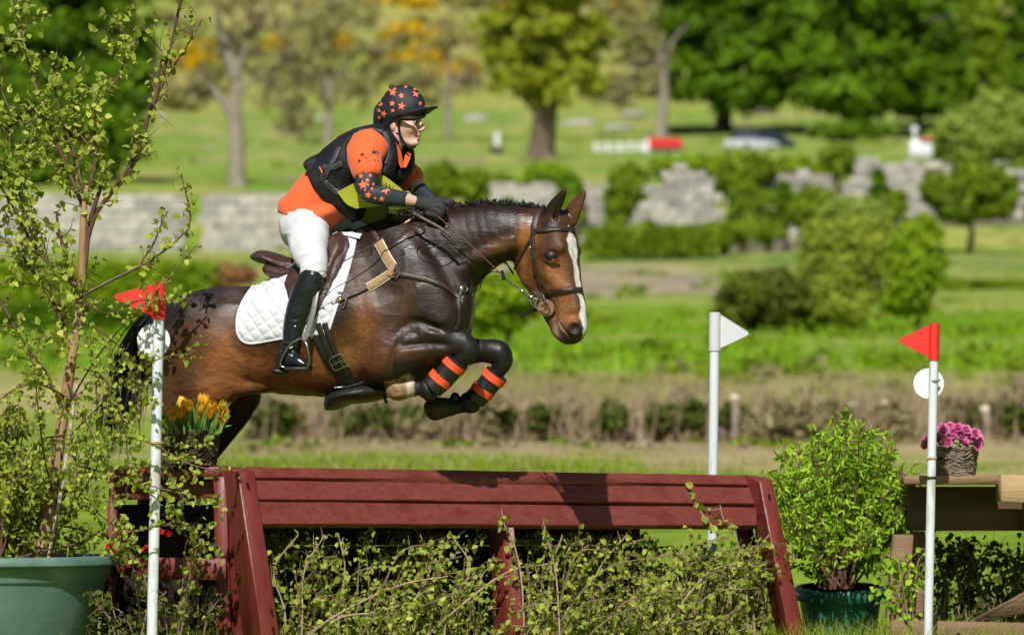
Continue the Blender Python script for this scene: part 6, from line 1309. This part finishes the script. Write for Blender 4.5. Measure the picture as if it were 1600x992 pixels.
obj('rim', tilt(lathe(pr3([(63, 936), (70, 936), (73, 930), (73, 921), (69, 916), (64, 916), (61, 920), (60, 940)]), c, 48)), m_potd, pot2); obj('soil', tilt(lathe(pr3([(.1, 924), (30, 924), (62, 928)]), c, 32)), m_soil, pot2)
# ---------------- flower baskets
m_nest = mat('woven_twig', (.06, .040, .020), (.17, .12, .065), 30, .9, .8, 90)
def basket(cx, top, bot, rt, rb, d, label, seed):
    t = thing('flower_basket', P(cx, bot, d), label, 'basket'); rg_ = np.random.default_rng(seed); k = d/FOC; parts = []
    c = P(cx, bot, d); H_ = (bot-top)*k
    obj('liner', lathe([(rb*k*.9, .002), (rb*k*.93, H_*.1), (rt*k*.93, H_*.93), (rt*k*.6, H_*.93), (.001, H_*.9)], c, 28), mat('basket_liner', (.025, .018, .010), rough=1), t)
    for i in range(300):
        h_ = rg_.random()*H_; r_ = (rb+(rt-rb)*h_/H_)*k*rg_.uniform(.95, 1.06); a0 = rg_.random()*6.28; ln = rg_.uniform(.5, 1.6); pp = []
        for j in range(7): a_ = a0+ln*j/6; pp.append(c+np.array((r_*math.cos(a_), r_*math.sin(a_), np.clip(h_+rg_.normal(0, .004)+.01*math.sin(j+i), 0, H_))))
        parts.append(tube(pp, rg_.uniform(.0018, .0042), 4))
    tag(obj('woven_twigs', join(parts), m_nest if seed == 4 else mat('grey_twig', (.16, .12, .085), (.34, .27, .20), 30, .9, .8, 90), t, smooth=False), kind='stuff'); return t
bk = basket(300, 672, 728, 44, 36, 24.45, 'woven twig basket of yellow crocus flowers on the left end of the red fence', 4); bk2 = basket(1493, 698, 742, 35, 29, 26.2, 'grey woven basket of pink ranunculus flowers on the timber table', 5)
rg_ = np.random.default_rng(21)
m_crocus = mat('yellow_petal', (.90, .47, .015), (.92, .58, .05), 30, .5, 0, transl=.3); m_gleaf = mat('crocus_leaf', (.09, .20, .035), (.17, .30, .07), 20, .5, 0, transl=.2); m_stem = mat('pale_stem', (.35, .42, .10), rough=.6)
def petal_flower(c, h_, r_, n, rg_, up, open_=.5):
    V = []; F = []
    up = nrm(up); s = nrm(np.cross(up, (0, 1, .1))); w = np.cross(up, s)
    for k in range(n):
        a = 2*math.pi*k/n+rg_.normal(0, .12); o_ = s*math.cos(a)+w*math.sin(a); tn = -s*math.sin(a)+w*math.cos(a); rr = r_*rg_.uniform(.9, 1.15)*(1 if k % 2 else .82); q = len(V)
        prof = [(0, 0, .15), (.25, .45, .75), (.55, .62+open_*.15, .95), (.82, .55+open_*.45, .7), (1, .45+open_*.75, .08)]
        for hh, ro, wd in prof: b = c+up*h_*hh+o_*rr*ro; V += [b-tn*rr*wd*.62, b+o_*rr*.14, b+tn*rr*wd*.62]
        for i in range(4): F += [(q+i*3, q+i*3+1, q+i*3+4, q+i*3+3), (q+i*3+1, q+i*3+2, q+i*3+5, q+i*3+4)]
    return V, F
fl = [(258, 662), (256, 678), (272, 648), (280, 652), (289, 640), (297, 636), (303, 647), (308, 660), (322, 632), (314, 644), (330, 641), (342, 646), (348, 640), (336, 655), (344, 662), (292, 664), (268, 660), (318, 629), (284, 634), (350, 652), (328, 652), (299, 658)]
for i, (x, y) in enumerate(fl):
    d = 24.36+rg_.normal(0, .05); top_ = P(x, y-8, d); b = P(300+(x-300)*.75, 676, 24.42); up = nrm(top_-b+rg_.normal(0, .01, 3)); c0 = top_-up*.045
    f_ = obj('crocus_flower', petal_flower(c0, 0.066, .027, 6, rg_, up+rg_.normal(0, .12, 3), rg_.uniform(.05, .6)), m_crocus, bk); obj('stem', tube([b, (b+c0)/2, c0], [.004, .004, .006], 6), m_stem, f_)
for k in range(80):
    x = rg_.uniform(250, 352); d = 24.38+rg_.normal(0, .06); b = P(300+(x-300)*.8, 678, d); lx = x+(x-300)*rg_.uniform(.0, .25)+rg_.normal(0, 6); e = P(lx, rg_.uniform(622, 665), d-rg_.uniform(0, .05)); mid = (b+e)/2+np.array((0, 0, .012))
    obj('leaf_blade', strap([b, mid, e], [np.array((rg_.normal(0, .5), -1, .2))]*3, [.009, .011, .001], .0012, 4), m_gleaf, bk)
m_pink = mat('pink_petal', (.62, .10, .30), (.78, .26, .46), 40, .55, 0, transl=.2)
def ranunculus(c, r_, rg_, up):
    V = []; F = []; up = nrm(up); s = nrm(np.cross(up, (0, 1, .1))); w = np.cross(up, s)
    for ring in range(4):
        n = 6; rr = r_*(.35+.22*ring); tilt_ = .2+.33*ring
        for k in range(n):
            a = 2*math.pi*(k+ring*.4)/n+rg_.normal(0, .1); o_ = s*math.cos(a)+w*math.sin(a); tn = -s*math.sin(a)+w*math.cos(a); q = len(V)
            for hh, ro, wd in ((-.5, .2, .3), (.1, .8, .85), (.55-.2*ring*.6, 1.0+tilt_*.1, .5)): b = c+up*r_*hh+o_*rr*ro; V += [b-tn*rr*wd*.7, b+o_*rr*.12, b+tn*rr*wd*.7]
            for i in range(2): F += [(q+i*3, q+i*3+1, q+i*3+4, q+i*3+3), (q+i*3+1, q+i*3+2, q+i*3+5, q+i*3+4)]
    return V, F
for (x, y) in [(1448, 688), (1446, 694), (1472, 668), (1484, 666), (1497, 668), (1510, 671), (1524, 677), (1530, 690), (1518, 684), (1503, 681), (1488, 678), (1474, 678), (1466, 684), (1480, 690), (1508, 692), (1496, 688), (1529, 682), (1476, 673), (1515, 676), (1490, 672), (1502, 674), (1527, 695)]:
    d = 26.12+rg_.normal(0, .05); c0 = P(x, y, d); obj('ranunculus_flower', ranunculus(c0, .024, rg_, c0-P(1493, 712, 26.3)), m_pink, bk2)
for k in range(36):
    x = rg_.uniform(1455, 1532); c0 = P(x, rg_.uniform(676, 703), 26.12+rg_.normal(0, .04)); v, f = leafquads(c0[None], np.array([.035]), rg_, np.array([(0, -1, .5)])); obj('leaf', (v, f), mat('basket_leaf', (.14, .22, .04), (.22, .3, .07), 30, .6), bk2, smooth=False)
# ================================================================ plants close to the lens
ml_birch = LM('birch_leaf', (.13, .23, .045), (.29, .42, .10), .45, (.40, .52, .20)); ml_shrub = LM('shrub_leaf', (.11, .27, .016), (.29, .54, .06), .45, (.36, .56, .12)); ml_dark = LM('shade_leaf', (.02, .045, .010), (.08, .13, .02), .3)  # last leaf colour carries the shade deep inside the brush
m_bark = mat('birch_bark', (.27, .14, .06), (.42, .26, .13), 16, .6, .5, 60, stretch=(1, 1, .25), c3=(.42, .30, .17), scale3=9); m_twig = mat('birch_twig', (.085, .040, .025), (.14, .07, .042), 10, .55)
class Plant:
    "branches grown out of hand-placed main lines; leaves hang from the twigs"
    def __init__(s, d, seed): s.d = d; s.r = np.random.default_rng(seed); s.tubes = []; s.lp = []; s.ls = []; s.ld = []
    def line(s, pts, r0, r1, dd=0.0, dd0=None, side=0, ln=60, leaf=12, every=9, depth=1, leaves=True, droop=.3, skip=0.0, curl=1.0):
        q = catmull(pts, 5); n = len(q); m_ = M(1, s.d); off = np.cumsum(s.r.normal(0, .02, n))*.3*curl
        d0_ = dd if dd0 is None else dd0; p = np.array([P(x, y, s.d+d0_+(dd-d0_)*min(1, 2.2*i/n)+off[i]) for i, (x, y) in enumerate(q)]); s.tubes.append(tube(p, np.linspace(r0, r1, n)*m_, 7 if r0 > 3 else 5)); s.sprout(p, side, ln*m_, leaf*m_, depth, leaves, droop, r1*m_, skip)
    def sprout(s, p, side, ln, leaf, depth, leaves, droop, rr, skip=0.0):
        L_ = np.linalg.norm(np.diff(p, axis=0), axis=1).sum()
        if side > 0:
            for k in range(side):
                t = skip+(1-skip)*(k+s.r.random())/side; i = min(len(p)-2, int(t*(len(p)-1))); a = p[i]+(p[i+1]-p[i])*s.r.random(); T = nrm(p[i+1]-p[i]); d = nrm(T*.7+s.r.normal(0, .55, 3)*np.array((1, .8, 1))+np.array((0, 0, .12-droop*.3)))
                l = ln*s.r.uniform(.45, 1.2)*(1.1-.5*t); bnd = s.r.normal(0, .22, 3)+np.array((0, 0, -droop*.5)); m1 = a+d*l*.5; e = m1+nrm(d+bnd)*l*.5
                sub = catmull([a, m1, e], 4); s.tubes.append(tube(sub, np.linspace(max(rr*.75, .0011), .0008, len(sub)), 4))
                if depth > 1: s.sprout(sub, max(2, int(4*l/ln)), ln*.5, leaf, depth-1, leaves, droop, rr*.6)
                if leaves: s.leaf_on(sub, leaf, droop)
        if leaves: s.leaf_on(p[len(p)//3:], leaf, droop)
    def leaf_on(s, p, leaf, droop, gap=.9):
        L_ = np.linalg.norm(np.diff(p, axis=0), axis=1); tot = L_.sum(); n = max(2, int(tot/(leaf*gap)))
        cum = np.concatenate(([0], np.cumsum(L_)))
        for k in range(n):
            t = tot*(k+s.r.random())/n; i = min(len(L_)-1, np.searchsorted(cum, t)-1 if t > 0 else 0); a = p[i]+(p[i+1]-p[i])*((t-cum[i])/max(L_[i], 1e-6)); s.lp.append(a+s.r.normal(0, leaf*.35, 3)); s.ls.append(leaf*s.r.uniform(.6, 1.45)); s.ld.append(droop)
    def finish(s, parent, ml, mt, name='branches', lname='leaves', aspect=.8, kind=True):
        o = obj(name, join(s.tubes), mt, parent)
        if s.lp:
            nd = np.tile(np.array((0, -.55, .55)), (len(s.lp), 1))
            v, f = leafquads(np.array(s.lp), np.array(s.ls), s.r, nd, .5, aspect, .22, 1.7); l = obj(lname, (v, f), ml, parent, smooth=False, rnd=np.repeat(s.r.random(len(s.lp)), 6)); tag(l, kind='stuff')
        return o
# --- birch in the left pot
bt = thing('birch_tree', P(66, 872, 24.45), 'young birch with an orange brown stem and fresh leaves growing in the pale green pot', 'tree')
k = M(1, 24.45); rt = np.random.default_rng(5)
tr = [(62, 872), (80, 780), (97, 660), (112, 560), (126, 470), (129, 390), (131, 330), (136, 290)]
obj('trunk', tube([P(x, y, 24.45+rt.normal(0, .01)) for x, y in tr], np.array([10.5, 9.6, 8.8, 8, 7, 6, 5, 3.2])*k, 14, 4), m_bark, bt)
b = Plant(24.45, 11)
b.line([(130, 400), (152, 330), (205, 262), (236, 170), (262, 90), (280, 10), (288, -60)], 4.2, 2, side=25, ln=60, leaf=11, depth=1, skip=.35, curl=.6)
b.line([(132, 420), (140, 350), (156, 296), (158, 290)], 4.6, 3, side=5, ln=40, leaf=11, skip=.3)
b.line([(126, 455), (113, 440), (60, 395), (24, 330), (0, 290), (-20, 260)], 3.4, 1.6, side=21, ln=85, leaf=12, depth=2)
b.line([(124, 462), (108, 420), (92, 360), (88, 330)], 3.4, 2, side=6, ln=50, leaf=12)
b.line([(128, 462), (170, 440), (220, 415), (262, 388), (296, 356)], 2.8, 1.4, side=9, ln=34, leaf=11, skip=.5)
b.line([(296, 356), (297, 330), (290, 300), (281, 262)], 1.6, 1, side=11, ln=26, leaf=11, depth=1)
b.line([(220, 412), (240, 380), (252, 350), (262, 330)], 1.4, .8, side=9, ln=26, leaf=12)
b.line([(112, 560), (96, 500), (62, 440), (30, 395), (-10, 360)], 3.2, 1.5, side=19, ln=80, leaf=12, depth=2)
b.line([(100, 650), (76, 590), (40, 540), (0, 470), (-30, 440)], 3, 1.5, side=14, ln=70, leaf=11, depth=2)
b.line([(133, 330), (100, 250), (72, 180), (48, 110), (30, 40), (22, -10)], 3.4, 1.4, side=25, ln=72, leaf=12, depth=2)
b.line([(134, 320), (118, 250), (92, 170), (84, 120)], 2.6, 1.2, side=19, ln=66, leaf=12, depth=2)
b.line([(138, 300), (150, 240), (150, 180), (190, 110), (196, 60), (180, 30)], 2.6, 1.2, side=21, ln=60, leaf=12, depth=2)
b.line([(150, 240), (120, 200), (118, 150), (130, 100)], 2, 1, side=13, ln=50, leaf=12, depth=1)
b.line([(100, 260), (60, 250), (20, 220), (-10, 180)], 2, 1, side=15, ln=64, leaf=12, depth=2)
b.line([(72, 180), (30, 190), (0, 130), (8, 60)], 2, 1, side=13, ln=60, leaf=12, depth=1)
b.line([(60, 395), (30, 300), (34, 240), (60, 200)], 2, 1, side=15, ln=70, leaf=12, depth=2)
b.line([(152, 330), (180, 290), (210, 240), (214, 200)], 1.8, 1, side=13, ln=54, leaf=12, depth=1)
b.line([(236, 170), (262, 120), (300, 60), (316, 30)], 1.8, .8, side=11, ln=40, leaf=11)
b.line([(262, 90), (236, 60), (210, 20), (190, -20)], 1.6, .8, side=11, ln=50, leaf=11)
b.finish(bt, ml_birch, m_twig)
# thin drooping shoots lower down, reaching across the flag pole
b = Plant(23.75, 17)
for pts, s_ in (([(100, 690), (150, 640), (200, 590), (250, 560), (300, 552)], 9), ([(102, 640), (150, 560), (200, 500), (250, 450), (310, 380)], 8), ([(98, 700), (160, 680), (230, 690), (290, 722), (340, 736)], 7), ([(96, 720), (170, 740), (240, 760), (320, 780), (335, 786)], 9), ([(92, 760), (150, 800), (200, 830), (260, 820), (330, 828)], 11),
                ([(106, 600), (130, 650), (160, 720), (180, 800), (190, 860)], 14), ([(104, 620), (60, 600), (20, 610), (-20, 640)], 8), ([(110, 570), (160, 590), (190, 650), (200, 720), (196, 780)], 14), ([(90, 780), (130, 740), (150, 680), (150, 600), (140, 520)], 12), ([(92, 800), (120, 780), (170, 700), (215, 640), (232, 600)], 14),
                ([(90, 790), (70, 720), (60, 640), (50, 560), (30, 500)], 12), ([(120, 500), (160, 520), (200, 560), (214, 620), (220, 700)], 12), ([(88, 820), (140, 830), (170, 850), (180, 870)], 6), ([(84, 840), (110, 800), (120, 740), (110, 680)], 8), ([(250, 724), (285, 716), (325, 690), (354, 655)], 5), ([(250, 700), (262, 740), (285, 775), (282, 800)], 5), ([(126, 470), (170, 490), (215, 470), (260, 470), (300, 466)], 4), ([(100, 680), (60, 690), (30, 740), (10, 800)], 9)):
    b.line(pts, 1.7, .8, dd=b.r.uniform(-.1, .4) if pts[-1][0] < 190 else b.r.uniform(-.05, .02), dd0=.68, side=s_, ln=50, leaf=9, depth=2, droop=.35)
b.finish(bt, ml_birch, m_twig, 'shoots', 'small_leaves')
tag(obj('stake', tube([P(76, 872, 24.3), P(97, 760, 24.3), P(112, 655, 24.32), P(120, 600, 24.34)], 3.2*k, 8, 3), mat('pale_stake', (.42, .34, .24), (.55, .47, .36), 9, .8)), 'pale wooden stake beside the birch stem in the green pot', 'stake')
# --- bushy yellow green shrub at the left edge and the willow-leaved one in the right pot
def bushy(name, base_px, base_py, d, dirs, label, seed, leaf, ml, nst, ln, spread=1.0, cat='shrub', aspect=.36, sub=9, depth=2):
    t = thing(name, P(base_px, base_py, d), label, cat); b = Plant(d, seed)
    for k in range(nst):
        x, y = dirs[k % len(dirs)]; x += b.r.normal(0, 12*spread); y += b.r.normal(0, 12*spread); bx = base_px+b.r.normal(0, 12); mx = bx+(x-bx)*.35+b.r.normal(0, 8); my = base_py+(y-base_py)*.5
        b.line([(bx, base_py), (mx, my), (x, y)], 2.2, .9, dd=b.r.normal(0, .20)*spread, side=sub, ln=ln, leaf=leaf, depth=depth, droop=-.25, skip=.33)
    b.finish(t, ml, m_twig, aspect=aspect); return t
bushy('potted_shrub', 1305, 920, 26.9, [(1240, 745), (1270, 700), (1330, 670), (1350, 690), (1300, 690), (1390, 745), (1410, 790), (1225, 800), (1400, 800), (1260, 810), (1330, 740), (1370, 790), (1215, 760), (1290, 770), (1345, 780), (1390, 720), (1230, 815), (1385, 825), (1255, 765), (1322, 700), (1420, 760), (1300, 790), (1350, 810), (1265, 800), (1200, 790), (1425, 800), (1210, 830), (1420, 770), (1240, 720), (1385, 700), (1215, 740), (1405, 745)],
      'bushy bright green shrub with narrow leaves in the dark green pot', 31, 13.5, ml_shrub, 170, 40, aspect=.30, sub=10)
bushy('potted_shrub', -10, 880, 24.5, [(-20, 680), (30, 660), (70, 700), (20, 720), (90, 740), (60, 780), (-40, 740), (100, 800), (40, 820), (0, 770), (80, 840), (10, 650), (140, 850)], 'yellow green shrub beside the birch in the left pot', 37, 14, LM('shrub_yel', (.13, .17, .018), (.32, .36, .05), .35, (.30, .40, .08)), 44, 42, aspect=.42, sub=7)
# --- birch brush packed under the red fence: pieces nobody could count
def brush(name, x0, x1, y0, y1, d0, n, leaf, ml, seed, label, side=9, ln=48, dspread=.12, depthfn=None, lean=.4):
    b = Plant(24.5, seed)
    for k in range(n):
        x = b.r.uniform(x0, x1); x = np.clip(x+18*math.sin(x*.11)+14*math.sin(x*.047+1), x0, x1); d = (depthfn or JD)(x)+d0+b.r.normal(0, dspread); b.d = d; yt = y0+(y1-y0)*b.r.random()**1.6*.75; bend = b.r.normal(0, 64)+lean*24; bend = float(np.clip(x+bend*1.3, x0-6, x1+2)-x)/1.3
        b.line([(x, 1100), (x+bend*.2, (1100+yt)/2+40), (x+bend*.7, yt+34), (x+bend*1.3, yt+b.r.uniform(0, 26))], 2.0, .8, side=side, ln=ln, leaf=leaf, depth=1, droop=.15, curl=.5)
    o = obj(name, join(b.tubes), mat('brush_twig', (.16, .10, .06), (.28, .19, .12), 10, .7)); tag(o, label.replace('leaves', 'twigs'), kind='stuff')
    nd = np.tile(np.array((0, -.6, .5)), (len(b.lp), 1)); v, f = leafquads(np.array(b.lp), np.array(b.ls), b.r, nd, .8, .78, .22, 1.5)
    o = obj(name.replace('twigs', 'leaves'), (v, f), ml, smooth=False, rnd=np.repeat(b.r.random(len(b.lp)), 6)); tag(o, label, kind='stuff')
brush('brush_twigs', 418, 1215, 830, 1040, .12, 125, 8.5, ml_birch, 41, 'small pale birch leaves packed under the planks of the red fence', side=11, dspread=.06)
brush('brush_twigs', 418, 1195, 905, 1060, .02, 64, 9, ml_birch, 43, 'birch leaves spilling out low in front of the red fence', side=10, dspread=.05)
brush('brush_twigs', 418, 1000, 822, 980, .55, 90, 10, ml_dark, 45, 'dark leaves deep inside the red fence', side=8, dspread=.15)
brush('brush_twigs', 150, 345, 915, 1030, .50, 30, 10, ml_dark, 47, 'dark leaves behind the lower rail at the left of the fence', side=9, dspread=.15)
brush('brush_twigs', 185, 335, 822, 872, .40, 8, 10, ml_birch, 49, 'lit green leaves between the left rails of the fence', side=6, dspread=.03)
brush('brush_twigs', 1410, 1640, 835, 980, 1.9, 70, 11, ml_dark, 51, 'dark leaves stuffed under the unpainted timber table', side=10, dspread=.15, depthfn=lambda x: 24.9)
brush('brush_twigs', 1385, 1440, 850, 960, 1.1, 12, 12, ml_shrub, 53, 'bright leaves in front of the left leg of the timber table', side=6, dspread=.1, depthfn=lambda x: 24.9)
brush('brush_twigs', 985, 1185, 862, 1010, .30, 60, 9, ml_birch, 57, 'dense pale leaves filling the open right end of the red fence', side=11, dspread=.12)
# tall shoots of brush that rise in front of the planks
b = Plant(24.6, 61)
for x, yt, x2 in ((1125, 765, 1082), (1150, 788, 1125), (800, 800, 784), (855, 812, 848), (1215, 850, 1235)):
    b.d = JD(x)-.06; b.line([(x+20, 1000), (x+14, 900), (x, 840), (x2+6, yt+25), (x2, yt)], 1.6, .8, side=7, ln=22, leaf=11, depth=1, droop=.2, curl=.3)
b.d = JD(640)-.05
for x, x2, y2 in ((430, 700, 900), (470, 640, 940), (620, 860, 880), (1130, 900, 900), (900, 640, 930), (1000, 1150, 880)):
    b.d = JD(x)+.0; b.line([(x, 1040), (x+(x2-x)*.3, 970), (x+(x2-x)*.7, y2+16), (x2, y2)], 2.2, .9, side=14, ln=36, leaf=9.5, depth=1, droop=.1, curl=.4)
for x in (440, 470, 520, 640, 690, 860, 930, 1060, 1180): b.d = JD(x)-.05; b.line([(x, 1060), (x+b.r.normal(0, 10), 960), (x+b.r.normal(10, 16), 890), (x+b.r.normal(20, 26), 835)], 2.0, .9, side=8, ln=40, leaf=10.5, depth=1, droop=.1, curl=.4)
o = obj('brush_twigs', join(b.tubes), mat('brush_twig_pale', (.32, .22, .14), (.45, .33, .22), 10, .7)); tag(o, 'pale bare stems standing up in front of the red planks', kind='stuff')
nd = np.tile(np.array((0, -.6, .5)), (len(b.lp), 1)); v, f = leafquads(np.array(b.lp), np.array(b.ls), b.r, nd, .8, .78, .22, 1.5); o = obj('brush_leaves', (v, f), ml_birch, smooth=False, rnd=np.repeat(b.r.random(len(b.lp)), 6)); tag(o, 'pale leaves on the stems in front of the red planks', kind='stuff')
# red geraniums behind the left rails
m_ger = mat('red_petal', (.75, .04, .025), (.62, .03, .02), 30, .5, 0, transl=.2)
for x, y, lab in [(188, 829, 'topmost left red flower head above the pot rim, among birch shoots'), (200, 830, 'red flower head right of the topmost left one'), (174, 853, 'lowest left red flower head just above the pot rim'), (188, 857, 'red flower head close above the right end of the pot rim'), (256, 831, 'red flower head just right of the near flag pole'), (229, 858, 'red flower head close left of the near flag pole')]:
    t = thing('geranium_flower', P(x, y+4, 24.35), lab, 'flower', 'red geranium heads at the left of the fence')
    for k in range(3): obj('floret', ranunculus(P(x+rt.normal(0, 4), y+rt.normal(0, 2.5), 24.35), .013, rt, (0, -1, .5)), m_ger, t)
# grass at the foot of the fence
rg_ = np.random.default_rng(77)
def near_blades(n, x0, x1, d0, d1, hgt, label):
    x = rg_.uniform(x0, x1, n); d = rg_.uniform(d0, d1, n); b_ = np.stack(((x-800)/FOC*d, d-CAMD, 0*d), 1); h_ = hgt*rg_.uniform(.4, 1.3, n); dr = rg_.normal(0, .3, (n, 3)); dr[:, 2] = 1; s = np.cross(dr, rg_.normal(0, 1, (n, 3))); s /= np.linalg.norm(s, axis=1)[:, None]; s *= .003; bend = rg_.normal(0, .3, (n, 3))*h_[:, None]; bend[:, 2] = 0
    v = np.stack((b_-s, b_+s, b_+dr*h_[:, None]*.6+s*.7, b_+dr*h_[:, None]*.6-s*.7, b_+dr*h_[:, None]+bend), 1).reshape(-1, 3); i = np.arange(n)*5
    o = obj('grass', (v, [tuple(q) for q in np.stack((i, i+1, i+2, i+3), 1).tolist()]+[tuple(q) for q in np.stack((i+3, i+2, i+4), 1).tolist()]), LM('grass_near', (.12, .24, .03), (.30, .44, .08)), smooth=False, rnd=np.repeat(rg_.random(n), 5)); tag(o, label, kind='stuff')
near_blades(9000, 100, 460, 23.9, 25.2, .33, 'long grass round the left foot of the red fence'); near_blades(6000, 1200, 1640, 25.0, 27.5, .34, 'long grass round the pots and the timber table'); near_blades(9000, 900, 1300, 26.0, 30, .25, 'grass seen through the open back of the fence')
